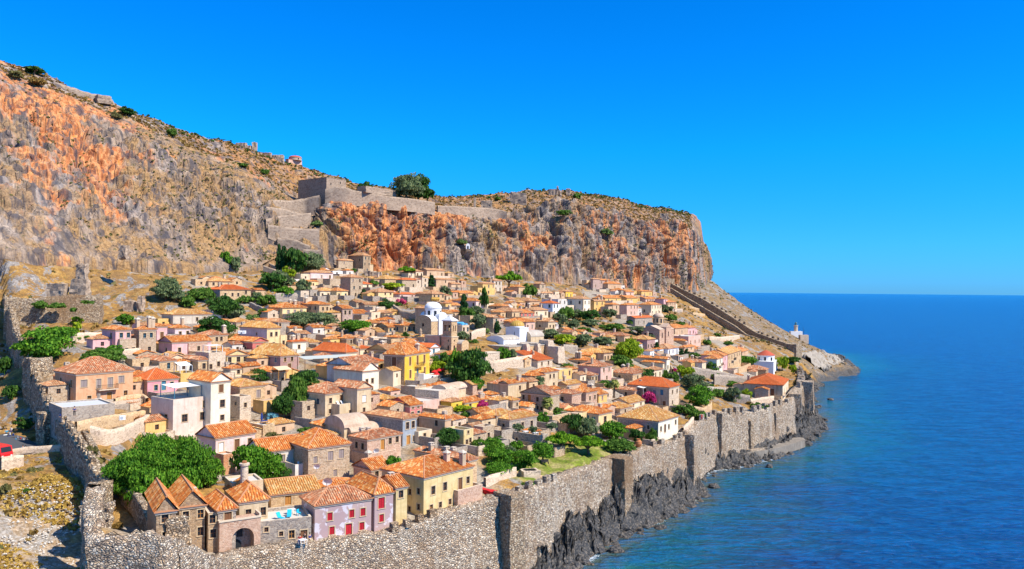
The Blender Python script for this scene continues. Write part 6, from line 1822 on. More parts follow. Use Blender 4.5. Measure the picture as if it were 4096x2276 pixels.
TREES = """
A|1130 845 400 460|broad|leftmost of the big bright fig trees behind the bastion
A|1330 760 430 430|broad|tallest fig tree in the middle of the green mass behind the bastion
A|1580 790 440 420|broad|fig tree touching the left side of the pale pink house
A|1240 965 360 330|broad|lowest fig tree directly behind the twin gabled brown house
A|1500 880 300 330|broad|fig tree above the roofs of the twin gabled brown house
A|1740 745 230 260|broad|small fig tree at the right foot of the pale pink house
A|1010 700 190 230|broad|small fig tree at the left edge of the green mass by the west wall
B|1050 690 300 300|broad|feathery green tree in front of the low orange brick annex
B|1225 690 220 240|broad|green tree partly hiding the whitewashed long house
B|1335 690 130 130|dark|dark green shrub tree left of the streaked white balcony block
C|1245 395 125 175|dark|round clipped dark green tree in front of the tan plastered house
C|790 690 200 190|broad|round bright green tree beside the cottage with the potted palm
B|1260 340 90 140|sage|grey flowering shrub below the stone terrace with blue parasol
B|1525 300 80 100|bush|small palm like shrub on the rubble slope below the terrace wall
E|925 1330 370 210|bush|tall dark green tree beside the terrace with white rails
E|810 1370 210 190|dark|round dark green tree next to the blue flowering bushes
E|1010 1080 140 230|dark|dark ivy thicket in front of the shaded restaurant
E|545 1030 110 210|dark|dark tree between the tiny cream house and the stone tan house
E|665 1290 100 110|blue|upper blue flowering bush by the parasol terrace
E|690 1400 110 110|blue|lower blue flowering bush by the parasol terrace
D|400 830 260 400|broad|large light green fig thicket inside the upper west wall
D|290 790 150 120|sage|greyish agave and scrub clump against the upper west wall
D|590 640 130 230|broad|green creeping shrub below the huge retaining wall
D|740 640 90 160|bush|flat green bush left of the upper pink row
D|980 830 140 300|bush|green tree between the orange mansion and the stone hip roofed house
D|1100 770 90 130|broad|small bright green tree below the leftmost pink house
D|1195 475 85 130|broad|round green tree behind the leftmost pink chimney
D|1280 470 60 90|dry|brown round shrub behind the pink row
D|600 1240 110 120|sage|grey green oleander at the corner of the orange mansion
D|375 330 90 110|bush|left bush growing out of the huge retaining wall
D|540 320 70 120|bush|middle bush growing out of the huge retaining wall
D|705 350 55 60|bush|small bush growing low on the huge retaining wall
D|735 470 60 80|lime|yellow green bush at the foot of the huge retaining wall
D|735 560 100 80|lime|second yellow green bush hanging under the first at the retaining wall foot
D|830 275 40 110|bush|flat bush near the top right of the huge retaining wall
D|580 135 55 70|bush|small green bush among the grey rocks on the upper left slope
D|765 110 55 65|bush|dark round bush in the ruined wall on the upper left slope
D|2060 600 160 290|dark|dark green tree behind the lone pergola roofs of the west quarter
D|1580 250 180 200|olive|grey green tree at the left on the upper slope under the cliff
D|1680 260 110 160|olive|smaller grey tree beside the one on the upper left slope
D|1790 310 120 110|bush|dark green shrub with vines above the large grey cream house
D|1905 240 120 210|bush|bushy tree left of the lone red roofed stone house
E|215 420 180 260|dark|large dense dark tree above the white vaulted chapel
E|350 430 120 160|olive|olive tree right of the large dense dark tree
E|60 260 140 120|bush|green tree at the left end of the lone red roofed stone house
E|430 270 90 130|bush|green bush in front of the lone red roofed stone house
E|640 290 110 150|bush|flowering green bush above the broad yellow house
E|540 250 70 110|olive|pale olive bush on the slope above the yellow house
E|800 220 90 160|broad|bright low shrub in the olive grove of the upper town
E|690 160 150 180|dark|large dark olive in the upper town grove
E|790 130 110 170|olive|pale olive at the back of the upper town grove
E|985 210 140 130|olive|grey olive tree beside the little yellow house
E|640 90 60 120|olive|small olive at the top left of the upper grove
E|950 500 120 280|olive|left of two spreading olive trees beside the yellow house
E|1175 510 125 220|olive|right of two spreading olive trees beside the yellow house
E|1480 560 115 250|broad|bushy bright tree in front of the mauve tower house
E|1335 520 60 80|olive|small olive between the two spreading trees and the bushy one
E|1780 335 90 125|dark|round dark tree below the pale yellow house with tan roof
E|1880 292 42 70|bush|small clipped green bush beside the magenta bougainvillea
E|1915 285 70 90|pinkf|vivid magenta pink bougainvillea in the upper town
E|1560 225 85 60|cypress|small dark cypress beside the tall stepped house
E|1840 145 60 180|lime|bright green creeping tree on the terrace wall in the upper town
E|1655 110 65 80|bush|green bush below the dark ruin arches
E|500 440 90 120|cactus|prickly pear clump above the stone cube house
E|620 400 90 110|bush|green scrub on the bank left of the broad yellow house
J|640 430 310 75|cypress|left of the two tall slim cypresses at the cliff foot
J|700 440 310 80|cypress|right of the two tall slim cypresses at the cliff foot
J|830 470 280 230|dark|large dark tree right of the tall cypresses
J|1030 420 190 250|olive|grey green tree between the cypresses and the quoined stone house
J|765 485 120 130|lime|bright green shrub at the foot of the cypresses
J|20 390 190 130|broad|bright green tree at the foot of the left cliff
J|130 420 150 120|olive|olive beside the bright green tree at the cliff foot
J|640 510 100 150|olive|grey olive shrub below the two tall cypresses
J|1525 420 65 80|bush|green bush at the foot of the tall brown tower house
J|2045 410 60 90|bush|dark bush left of the flat topped pine in the upper town
J|2170 470 120 190|pine|flat topped bright green pine in the upper town
K|1300 470 200 270|pine|large vivid green umbrella pine below the cliff
K|1420 350 60 60|bush|dark shrub behind the vivid umbrella pine
K|1530 570 190 160|bush|bushy grey green tree beside the square stone house
K|1600 540 90 60|bush|small bush against the grey gabled stone house
K|375 455 140 90|cypress|small dark conifer between tan block houses
K|760 820 270 90|cypress|dark conifer with pointed top near the bell tower
K|800 835 160 170|bush|dark green tree at the foot of the pointed conifer
K|900 790 100 160|olive|olive bush right of the pointed conifer
K|540 610 150 120|olive|olive tree behind the house with clay jars
K|1000 730 220 90|dark|dark leaning tree right of the long lilac house
K|930 950 150 170|olive|pale tree uphill of the gold domed church
K|1000 1000 90 130|cactus|prickly pear hedge left of the gold domed church
K|1160 990 130 75|cypress|small cypress beside the tall grey gabled house
K|1980 850 150 170|bush|green tree right of the brilliant white house
K|2120 830 100 140|olive|olive bush left of the big round dark tree
K|2265 870 130 195|dark|big round dark green tree in the rubble field
K|1900 950 160 170|olive|olive trees below the brilliant white house
K|1780 1050 90 190|olive|grey green bushes right of the stone vault roof
K|1960 1145 120 210|lime|bright yellow green shrubs behind the grey vault base
K|2190 1130 100 180|olive|grey olive bushes above the golden roofed pair
K|2060 960 110 130|olive|scattered olive right of the stone gabled house
K|2200 990 80 150|bush|low green thicket near the half ruined cottage
K|740 1080 90 130|olive|olive shrub right of the bell tower
K|860 1110 60 110|bush|low shrubs in front of the white vaulted church
K|60 1050 60 80|dark|small dark bush left of the pyramid roofed cottage
F|660 1080 300 330|dark|large dark green tree in the square below the tile domed bath house
F|560 1020 240 180|broad|green tree leaning over the square by the yellow mansion
F|710 1110 130 150|broad|small bright tree below the large dark tree of the square
F|370 940 100 190|lime|vine pergola canopy right of the bright yellow mansion
F|450 830 110 110|bush|green climber below the bell tower
F|330 850 90 90|bush|climbing vine in front of the white gabled house
F|980 850 130 130|broad|slender tree beside the white low church wall
F|1065 840 110 90|olive|olive beside the slender tree of the white low church
F|1300 1085 100 150|olive|round grey olive left of the cream house with air conditioners
F|1590 890 50 100|bush|dark shrub below the broken stone buttresses
F|2180 850 200 200|lime|large vivid lime green tree in the middle of the east quarter
F|2100 880 130 150|bush|dark green trees at the foot of the vivid lime tree
F|1590 410 110 130|bush|green tree near the seaward side of the white blue house
P|480 770 80 210|olive|long low bushes in the rubble field
P|700 660 90 150|olive|light olive in front of the mauve row
P|960 750 80 90|bush|small green tree at the corner of the long barn
P|740 800 90 220|bush|green scrub bank below the long barn
P|1050 865 90 190|olive|grey olive bushes at the foot of the brown church
P|400 990 110 180|olive|grey olive clump above the golden pyramid roof
P|640 990 90 200|olive|grey olive clump in front of the plate decorated house
P|860 1260 150 200|bush|bushy green tree left of the stepped cream group
P|1275 1075 115 65|cypress|dark cypress beside the blue white house
P|1565 1115 80 55|cypress|small cypress left of the cypress pair
P|1630 1120 85 60|cypress|small cypress right of the cypress pair
P|1720 1130 60 110|bush|green shrubs beside the cypress pair
P|1345 590 90 60|olive|olive left of the rightmost upper tan house
P|1410 600 70 90|olive|olive tree at the foot of the rightmost upper tan house
P|1430 700 90 130|bush|dark bush on the slope left of the dry hillside
P|1540 755 60 110|bush|small green bush on the dry slope above the rose narrow house
P|1930 1300 130 120|bush|feathery tree in front of the cream white terraced house
P|1610 1400 150 170|lime|bright yellow green mimosa tree in the walled garden
P|1480 1300 50 90|magenta|dark magenta bougainvillea beside the white grey house
P|1870 975 70 100|bush|round bush on the dry slope
P|2130 985 50 100|bush|flat bush at the lower edge of the dry slope
P|2000 890 60 80|bush|small bush high on the dry slope by the east wall
P|1370 1385 80 80|bush|green shrub between the cream square house and the walled garden
P|1090 1390 110 230|dark|dark green tree in front of the wide brown roofed house
G|1110 1000 70 80|bush|small round tree in the walled garden
G|1370 870 85 200|broad|green tree left of the red domed white church
G|1740 920 130 110|lime|tall olive green tree right of the red domed white church
G|1840 935 70 70|lime|small lime green tree at the white gatehouse
G|1850 850 60 100|dark|dark tree under the east wall corner
G|900 1120 140 200|olive|large grey olives in the upper walled garden
G|1000 1120 100 140|bush|green bushes in the upper walled garden
G|1270 1225 130 140|olive|big round olive in the walled olive garden
G|1110 1170 90 150|bush|left bush row of the walled olive garden
G|1400 1190 90 90|lime|small fruit trees at the right of the walled olive garden
G|1410 1240 50 100|dry|reddish dry shrub at the corner of the walled olive garden
G|940 1270 170 220|broad|bright green trees on the bank below the walled garden
G|800 1320 110 180|bush|green bushes beside the big weathered mansion
G|920 1370 90 140|bush|dark bushes near the stone kiosk of the sea wall
G|1520 1285 70 130|bush|green shrub on the corner above the crenellated wall
G|1230 1060 50 110|broad|green tree right of the low orange roofed house
G|700 1020 100 100|bush|green trees at the left end of the walled garden
G|470 1230 120 110|magenta|magenta bougainvillea right of the low cream wing
G|420 1160 60 90|magenta|upper magenta bougainvillea beside the weathered mansion
G|620 950 60 60|bush|green shrub beside the cream square house
G|40 1080 80 120|bush|dark green shrub left of the drooping palm
G|480 650 80 65|olive|feathery tree behind the orange tan house
H|1975 545 110 180|magenta|large purple bougainvillea on the shaded wall of the golden roofed seaside house
H|505 435 100 95|magenta|purple bougainvillea at the corner of the stone house below the yellow cottage
H|540 310 80 90|magenta|red bougainvillea right of the yellow cottage
H|345 345 50 200|lime|vine pergola in front of the bright yellow cottage
H|400 400 60 90|bush|low green bush left of the purple bougainvillea
H|220 155 55 70|lime|bright yellow green shrub on the stone courtyard
H|475 160 130 130|broad|bright green tree above the beige vaults
H|1060 140 105 150|olive|dark olive next to the cream tan gabled house
H|1270 380 90 150|bush|green shrubs at the foot of the small roof terrace block
H|1120 480 110 110|broad|bright green tree left of the small roof terrace block
H|1400 560 170 160|dark|dark leafy tree below the cream yellow house
H|1540 590 150 200|olive|bluish green tree between the lawn trees and the cream yellow house
H|1300 750 200 260|pine|left umbrella shaped tree on the lawn, vivid green
H|1390 690 120 180|pine|small umbrella tree behind the vivid green one on the lawn
H|1565 780 200 290|pine|umbrella tree with pale trunk at the lawn edge by the sea wall
H|1790 620 150 220|broad|bright green feathery tree right of the lawn
H|1850 730 130 250|bush|dense round green shrub at the right end of the lawn
H|2150 650 160 100|bush|green climber on the shaded wall of the golden roofed seaside house
H|2020 660 120 110|dark|dark ivy mass under the purple bougainvillea
H|2000 560 60 90|bush|green leaves below the purple bougainvillea
H|1120 820 150 190|broad|bright green tree shading the garden bench
H|940 900 160 210|broad|light green tree at the left edge of the lawn
H|620 760 130 200|broad|upper light green thicket of the vegetable garden
H|720 870 150 220|broad|middle light green thicket of the vegetable garden
H|690 960 110 230|broad|lowest light green thicket by the dry stone wall
H|520 720 110 160|bush|green thicket under the flat roofed ochre block
H|800 780 90 120|olive|white flowering oleander in the vegetable garden
H|880 720 80 120|broad|bright bush below the long grey retaining block
H|690 660 80 110|bush|bush against the corner of the stone block by the garden
H|520 640 70 70|broad|small creeper on the stone block beside the ochre block
H|1000 1110 120 170|bush|large round bush on the wall walk beside the lawn path
H|1155 1030 65 90|sage|small round grey bush on the wall walk right of the large round one
H|1210 520 60 90|olive|right potted olive of the restaurant terrace
H|1030 555 60 70|olive|middle potted olive of the restaurant terrace
H|885 535 60 90|olive|left potted olive of the restaurant terrace
C|390 700 50 120|magenta|dark purple bougainvillea behind the peeling lilac house
A|775 490 130 90|sage|thin wispy tree on the rubble slope above the west wall
A|1000 1100 90 90|dry|dry yellow bush in the middle of the bastion
A|205 250 90 120|dark|dark shrub on the shaded rock outside the gate
A|220 770 40 70|bush|small dark bush on the dry ground outside the wall
A|45 800 110 80|sage|grey scrub at the lower left beside the stone steps
A|300 610 60 130|sage|dry grey bush on the yellow grass outside the wall
O|12 945 40 28|dark|dark tree at the far left edge in the shade of the west wall
O|26 1010 38 36|dark|dark bushes on the shaded rock at the left edge
L|2000 700 210 260|olive|left round crowned tree of the big clump on the cliff top
L|2100 700 200 200|dark|right tall tree of the big clump on the cliff top
L|2180 705 110 120|dark|small dark tree at the right end of the cliff top clump
L|1585 615 85 115|dark|round dark tree on the cliff top above the fortress
M|1332 285 60 70|bush|lone round green tree on the highest ruin of the far cliff top
L|1140 945 70 110|cactus|prickly pear clump inside the zigzag path
L|640 450 55 60|bush|green bush below the ruined palace
L|420 370 40 90|bush|bright green shrub on the rim left of the ruins
S|205 125 40 100|dark|dark bush on the skyline at the top left
S|750 360 45 70|dark|dark tree on the skyline right of the ruined tower
S|100 150 60 70|sage|grey scrub at the very top left of the cliff
S|230 195 60 90|dry|brown shrub tuft in the red gully at the top left
S|680 380 60 60|sage|grey brown bush under the ruined rampart
S|1000 480 50 50|bush|dark bush on the ridge right of the ruined rampart
M|1580 640 70 100|cactus|prickly pears on the bulging crag of the far cliff
M|330 720 60 90|cactus|prickly pears on the ledge beside the white cave chapel
M|1200 460 50 110|bush|green ledge shrubs high on the far cliff
M|640 305 35 50|bush|small dark bush on the orange plateau
"""
CLIFFTREES = {('L', 2000), ('L', 2100), ('L', 2180), ('L', 1585), ('M', 1332), ('L', 1140), ('L', 640), ('L', 420), ('S', 205), ('S', 750), ('S', 100), ('S', 230), ('S', 680), ('S', 1000), ('M', 1580), ('M', 330), ('M', 1200), ('M', 640)}
_CP = CLV.reshape(-1, 3); _cd = (_CP - np.array([0, 0, CAMZ]))
_cu = np.stack([_cd @ np.array(right), _cd @ np.array(up), _cd @ np.array(fwd)], -1); _cpx = 2048 + FPX * _cu[:, 0] / _cu[:, 2]; _cpy = 1138 - FPX * _cu[:, 1] / _cu[:, 2]


def on_cliff(c, x, y):
    """nearest cliff surface point seen at a photo pixel"""
    X_, Y_ = full(c, x, y); m = (np.abs(_cpx - X_) < 12) & (np.abs(_cpy - Y_) < 12)
    if not m.any():
        k = int(np.argmin((_cpx - X_) ** 2 + (_cpy - Y_) ** 2)); return Vector(_CP[k])
    q = _CP[m]; return Vector(q[int(np.argmin(q[:, 1]))])


for ln in TREES.strip().split('\n'):
    c, num, kind, label = ln.split('|'); x, yb, hp, wp = map(float, num.split())
    if (c, int(x)) in CLIFFTREES: tree(c, x, yb, hp, wp, kind, label, p=on_cliff(c, x, yb))
    elif label.startswith(('left bush growing', 'middle bush growing', 'small bush growing', 'flat bush near the top')): tree(c, x, yb, hp, wp, kind, label, d=238.5)
    elif 'potted olive' in label: tree(c, x, yb, hp, wp, kind, label, d=at('H', x, yb, 1).y * (HOUSES_TERR_D if 'HOUSES_TERR_D' in globals() else 172))
    else: tree(c, x, yb, hp, wp, kind, label)
palm('H', 1170, 385, 200, 125, 'tall fan palm in front of the long stone house')
palm('G', 135, 1175, 215, 110, 'drooping fan palm with yellowed skirt beside the tan house')
palm('C', 545, 680, 130, 70, 'small palm against the plain wall of the gabled cottage')

# low dry scrub over the slopes and the cliffs: one mass
rs = np.random.default_rng(5)


def scrub(name, pts, radii, mat, k=9):
    n = len(pts); C_ = np.repeat(pts, k, 0); r_ = np.repeat(radii, k)
    d = rs.normal(size=(n * k, 3)); d /= np.linalg.norm(d, axis=1, keepdims=True); d[:, 2] = np.abs(d[:, 2])
    C_ = C_ + d * r_[:, None] * np.array([.9, .9, .7]); nn_ = d + .5 * rs.normal(size=d.shape); t = np.cross(nn_, rs.normal(size=d.shape)); t /= np.linalg.norm(t, axis=1, keepdims=True)
    b = np.cross(nn_, t); b /= np.linalg.norm(b, axis=1, keepdims=True); s = (r_ * rs.uniform(.4, .75, n * k))[:, None]
    o = link(bpy.data.objects.new(name, quads_mesh(name, C_, t * s, b * s, mat))); tag(o, kind='stuff'); return o


def wild_points(n):
    X_ = rs.uniform(-200, 250, n); Y_ = rs.uniform(80, 640, n); Z_ = ground_np(X_, Y_)
    dm = np.full(n, 99.0)
    for sx, sy, r_ in SPOTS: dm = np.minimum(dm, np.hypot(X_ - sx, Y_ - sy) - r_)
    ok = (dm > 3) & (Z_ > 5) & ~poly_np(X_, Y_, SEAPOLY) & (vnoise(np.stack([X_ / 18, Y_ / 18, Z_ * 0], -1), 5) > -.35)
    lawn_ = (np.hypot(X_ - P3(1430, 1160, 170).x, Y_ - 168) > 24)
    ok &= lawn_
    return np.stack([X_, Y_, Z_], -1)[ok]


w1 = wild_points(12000); w2 = wild_points(3800)
scrub('dry_scrub', w1, rs.uniform(.25, .75, len(w1)), LEAF['dry']); scrub('green_scrub', w2, rs.uniform(.3, .95, len(w2)), LEAF['sage'])
m = (CLR > 1.02) & (CLR < 2.0); cp = CLV[m]; cu_ = CLU[m]
k = rs.integers(0, len(cp), 9000); keep = (vnoise(cp[k] / 12, 8) + .9 * np.exp(-((cu_[k] - 480) / 200) ** 2) * 1.0 - .35 + rs.uniform(-.2, .2, len(k))) > 0
scrub('cliff_scrub', cp[k][keep], rs.uniform(.25, .65, keep.sum()), LEAF['sage'], 7)
m = (CLR > 2.0) & (CLR < 3.2) & (CLU < 1740); cp = CLV[m]; k = rs.integers(0, len(cp), 5200)
scrub('plateau_scrub', cp[k], rs.uniform(.25, .8, len(k)), LEAF['dry'], 8)
m = (CLR > 2.75) & (CLR < 3.05) & (CLU > 330) & (CLU < 1740); cp = CLV[m]; k = rs.integers(0, len(cp), 520)
scrub('skyline_scrub', cp[k] + np.array([0, 0, .5]), rs.uniform(.25, .8, len(k)), LEAF['dark'], 9)

# straw coloured grass and loose stones on the open ground outside the west wall
LEAF['straw'] = foliage('straw', (.22, .13, .035), (.36, .23, .06), (.48, .34, .12))
n = 26000; X_ = rs.uniform(-110, -32, n); Y_ = rs.uniform(84, 165, n); ok = poly_np(X_, Y_, WESTPOLY); X_, Y_ = X_[ok], Y_[ok]; Z_ = ground_np(X_, Y_)
g_ = (vnoise(np.stack([X_ / 7, Y_ / 7, Z_ * 0], -1), 3) > -.1 - (Y_ - 105) / 60) & (Z_ < 26) & (Y_ < 152); pts_ = np.stack([X_, Y_, Z_], -1)[g_]
scrub('dry_grass', pts_, rs.uniform(.12, .34, len(pts_)), LEAF['straw'], 7)
n = 9000; X_ = rs.uniform(-75, -30, n); Y_ = rs.uniform(84, 125, n); ok = poly_np(X_, Y_, WESTPOLY) & (vnoise(np.stack([X_ / 4, Y_ / 4, X_ * 0], -1), 9) > -.2); X_, Y_ = X_[ok], Y_[ok]
mb = MB(); Z_ = ground_np(X_, Y_)
for x_, y_, z_ in zip(X_[:3600], Y_[:3600], Z_[:3600]):
    r_ = random.uniform(.05, .22); a_ = random.uniform(0, 3); q_ = [(x_ + r_ * math.cos(a_ + t) * random.uniform(.7, 1.2), y_ + r_ * math.sin(a_ + t) * random.uniform(.7, 1.2), z_ + .02) for t in (0, 1.57, 3.14, 4.7)]
    tp = (x_ + random.uniform(-.05, .05), y_ + random.uniform(-.05, .05), z_ + r_ * .9)
    for k in range(4): mb.quad([q_[k], q_[(k + 1) % 4], tp])
o = mb.build('loose_stones', plain('pale_stone', (.60, .55, .48), .95)); tag(o, kind='stuff')
# ================================================================== LANDMARKS
M_GRAYV = plaster('old_cement', (.42, .36, .29), 1.0)
M_GOLD = plain('golden_tiles', (.52, .31, .06), 0.45)
M_REDT = plain('smooth_red_tiles', (.50, .10, .05), 0.8)
M_BLUEW = WALLS['white_blue'](); M_WH = WALLS['white']()


def span(P0, eR, eL, c, xl, xr, yb):
    f = lambda x, e: ((full(c, x, yb)[0] - 2048) / FPX * P0.y - P0.x) / (e[0] - (full(c, x, yb)[0] - 2048) / FPX * e[1])
    return f(xr, eR), f(xl, eL)


def block(parent, names, c, xl, xc, xr, ye, P0, th, wall, roofm, roof='flat', LR=None, LL=None, rh=None, oh=.12, holes=(), zb=-3):
    """a box with roof as two child meshes of parent (which stands unrotated); returns corner data"""
    eR = (math.sin(R(th)), math.cos(R(th))); eL = (-math.cos(R(th)), math.sin(R(th)))
    a, b = span(P0, eR, eL, c, xl if LL is None else xc - 9, xr, 0)
    LR = LR or max(1.5, min(a, 40)); LL = LL or max(1.5, min(b, 40)); H = at(c, xc, ye, P0.y).z - P0.z
    holes = [h for h in holes if h[4] < H - .1 and h[2] < (LR if h[0] == 'R' else LL) - .1]
    mb = MB(); hR = [h[1:] for h in holes if h[0] == 'R']; hL = [h[1:] for h in holes if h[0] == 'L']
    wall_face(mb, (0, 0), (1, 0), (0, 1), LR, zb, H, hR, 0, .5); wall_face(mb, (0, 0), (0, 1), (1, 0), LL, zb, H, hL, 0, .5)
    wall_face(mb, (LR, 0), (0, 1), (-1, 0), LL, zb, H, [], 0); wall_face(mb, (0, LL), (1, 0), (0, -1), LR, zb, H, [], 0)
    rb = MB(); g = rh or min(LL, LR) * .25
    if roof == 'vx' or roof == 'vy':
        n = 14; Lc, La = (LL, LR) if roof == 'vx' else (LR, LL)
        arc = [(-oh + (Lc + 2 * oh) * (1 - math.cos(math.pi * i / n)) / 2, H + math.sin(math.pi * i / n) * g) for i in range(n + 1)]
        P_ = (lambda l, q_: (l, q_[0], q_[1])) if roof == 'vx' else (lambda l, q_: (q_[0], l, q_[1]))
        for i in range(n): rb.quad([P_(-oh, arc[i]), P_(La + oh, arc[i]), P_(La + oh, arc[i + 1]), P_(-oh, arc[i + 1])])
        for l in (-.04, La + .04): mb.quad([P_(l, q_) for q_ in arc])
    elif roof in ('gx', 'gy', 'hip'):
        pls, lines = roof_planes(roof, LR, LL, H, g, oh)
        if roof == 'gx':
            for x in (0, LR): mb.quad([(x, 0, H), (x, LL, H), (x, LL / 2, H + g - .06)])
        if roof == 'gy':
            for y in (0, LL): mb.quad([(0, y, H), (LR, y, H), (LR / 2, y, H + g - .06)])
        for O, e, s_, poly in pls: rb.quad([O + e * p_[0] + s_ * p_[1] for p_ in poly], 0, [(p_[0] / .4, p_[1] / .46) for p_ in poly])
        rb.box((-oh, -oh, H - .12), (LR + oh, LL + oh, H - .02))
    else:
        rb.box((-oh, -oh, H), (LR + oh, LL + oh, H + .22))
    ang = math.atan2(eR[1], eR[0])
    for m_, nm, mt in ((mb, names[0], wall), (rb, names[1], roofm)):
        o = m_.build(nm, mt, parent); o.location = P0; o.rotation_euler = (0, 0, ang)
    last = (P0, eR, eL, LR, LL, H, ang)
    for h in holes:
        q = MB(); a0, a1, b0, b1 = h[1:]
        pl_ = [(a0, .38, b0), (a1, .38, b0), (a1, .38, b1), (a0, .38, b1)] if h[0] == 'R' else [(.38, a0, b0), (.38, a1, b0), (.38, a1, b1), (.38, a0, b1)]
        q.quad(pl_); o = q.build('window', M_GLASS, parent); o.location = P0; o.rotation_euler = (0, 0, ang)
    return last


def lpt(B, a, b, z):
    P0, eR, eL = B[0], B[1], B[2]
    return Vector((P0.x + eR[0] * a + eL[0] * b, P0.y + eR[1] * a + eL[1] * b, P0.z + z))


def dome(parent, ctr, r, zdrum0, zdrum1, ztop, dm, rm, n=24, ribs=0, cone=False, nwin=8):
    mb = MB(); mb.lathe([(r, zdrum0), (r, zdrum1), (r + .18, zdrum1 + .02), (r + .18, zdrum1 + .2), (0, zdrum1 + .2)], n)
    o = mb.build('drum', dm, parent, loc=(ctr.x, ctr.y, 0))
    rr = r + .1; h = ztop - zdrum1 - .2; mb = MB()
    prof = [(rr * math.cos(t), zdrum1 + .2 + h * math.sin(t)) for t in [math.pi / 2 * i / 9 for i in range(10)]] if not cone else [(rr + .2, zdrum1 + .1), (rr * .55, zdrum1 + .2 + h * .55), (rr * .25, zdrum1 + h * .9), (0, ztop)]
    prof[-1] = (0, prof[-1][1])
    mb.lathe(prof, n * (2 if ribs else 1), ribs=ribs); mb.build('dome', rm, parent, smooth=not ribs, loc=(ctr.x, ctr.y, 0))
    wz = (zdrum0 + zdrum1) / 2
    for k in range(nwin):
        a = 2 * math.pi * (k + .5) / nwin; q = MB(); w_ = min(.45, r * .16); hh = (zdrum1 - zdrum0) * .28
        q.box((r - .1, -w_, wz - hh), (r + .03, w_, wz + hh)); ob = q.build('window', M_GLASS, o); ob.rotation_euler = (0, 0, a)
    q = MB(); q.box((-.05, -.05, ztop - .1), (.05, .05, ztop + 1.1)); q.box((-.35, -.05, ztop + .65), (.35, .05, ztop + .75)); q.build('cross', M_IRON, parent, loc=(ctr.x, ctr.y, 0))


# --- church with the big white dome
P0 = hit('K', 372, 1040)
ch1 = empty('church', (0, 0, 0), 0, 'big old church with white dome, white vaults and a brown stone west front', 'church')
B = block(ch1, ('nave_wall', 'nave_roof'), 'K', 187, 372, 560, 850, P0, 37, WALLS['stone_tan'](), M_WH, 'vx', rh=1.9, holes=[('L', 3.2, 4.2, 3.3, 4.3)])
H1 = B[5]
B2 = block(ch1, ('transept_wall', 'transept_roof'), 'K', 187, 470, 560, 800, lpt(B, B[3] * .42, B[4] * -.08, 0), 37, M_WH, M_WH, 'vy', LR=B[3] * .5, LL=B[4] * 1.16, rh=1.6)
cp_ = lpt(B, B[3] * .62, B[4] * .5, 0); sp = FPX / cp_.y
drz = at('K', 450, 695, cp_.y).z; dtop = at('K', 450, 618, cp_.y).z
dome(ch1, cp_, 99 / 2.981 / sp, drz - 3.4, drz, dtop, M_WH, M_WH)
Pn = hit('K', 470, 1175)
block(ch1, ('porch_wall', 'porch_roof'), 'K', 352, 470, 512, 1030, Pn, 37, WALLS['cream_tan'](), M_CORN, 'flat', LL=6)
tag(house('K', 182, 320, 362, 695, 840, 'hip', 't', 'tan', '1/1', 'tall tan house standing directly behind the white domed church', th=37, d=P0.y + 22, ch=[])[0])
# --- bell tower
P0 = hit('K', 612, 1218); bt = empty('bell_tower', (0, 0, 0), 0, 'stone bell tower with open arched belfry and white pyramid cap', 'bell tower')
B = block(bt, ('shaft', 'shaft_cornice'), 'K', 498, 612, 700, 1042, P0, 40, WALLS['stone_tan'](), M_CORN, 'flat', holes=[('L', 1.0, 1.7, .3, 1.9), ('R', .9, 1.6, .3, 1.9), ('L', 1.1, 1.6, 3.1, 3.6), ('R', 1.0, 1.5, 3.1, 3.6)])
w0, d0, h0 = B[3], B[4], B[5]; top = at('K', 605, 850, P0.y).z - P0.z
mb = MB(); x0, y0, x1, y1 = .25, .25, w0 - .25, d0 - .25; zs = h0 + .22; za = zs + (top - zs) * .35; zc = zs + (top - zs) * .74; pw = .55
mb.box((x0, y0, zs), (x1, y1, za))
for a in (x0, (x0 + x1) / 2 - pw / 2 + .0, x1 - pw):
    for b_ in (y0, y1 - pw): mb.box((a, b_, za), (a + pw, b_ + pw, zc))
for b_ in ((y0 + y1) / 2 - pw / 2,):
    for a in (x0, x1 - pw): mb.box((a, b_, za), (a + pw, b_ + pw, zc))
mb.box((x0, y0, zc), (x1, y1, top))
for (aa, bb) in ((x0, (x0 + x1) / 2 + .0), ((x0 + x1) / 2, x1)):      # arch heads
    m_ = (aa + bb) / 2; r_ = (bb - aa) / 2 - pw / 2
    for yy in (y0, y1 - .25):
        for k in range(6):
            t0, t1 = math.pi * k / 6, math.pi * (k + 1) / 6; p0 = (m_ + r_ * math.cos(t0), zc - r_ + r_ * math.sin(t0)); p1 = (m_ + r_ * math.cos(t1), zc - r_ + r_ * math.sin(t1))
            mb.quad([(p0[0], yy, p0[1]), (p0[0], yy, zc), (p1[0], yy, zc), (p1[0], yy, p1[1])])
o = mb.build('belfry', WALLS['stone_tan'](), bt); o.location = P0; o.rotation_euler = (0, 0, B[6])
mb = MB(); apex = at('K', 598, 800, P0.y).z - P0.z; c4 = [(x0 - .25, y0 - .25), (x1 + .25, y0 - .25), (x1 + .25, y1 + .25), (x0 - .25, y1 + .25)]
mb.prism(c4, top, top + .25)
for k in range(4): mb.quad([(*c4[k], top + .25), (*c4[(k + 1) % 4], top + .25), ((x0 + x1) / 2, (y0 + y1) / 2, apex + .4)])
o = mb.build('cap', M_WH, bt); o.location = P0; o.rotation_euler = (0, 0, B[6])
for (a, b_) in (((x0 + x1) / 2 - .0, (y0 + y1) / 2),):
    q = MB(); q.lathe([(.55, za + .9), (.45, za + 1.2), (.32, za + 1.7), (0, za + 1.9)], 10); o = q.build('bell', M_IRON, bt); o.location = lpt(B, a, b_, 0); o.location.z = P0.z
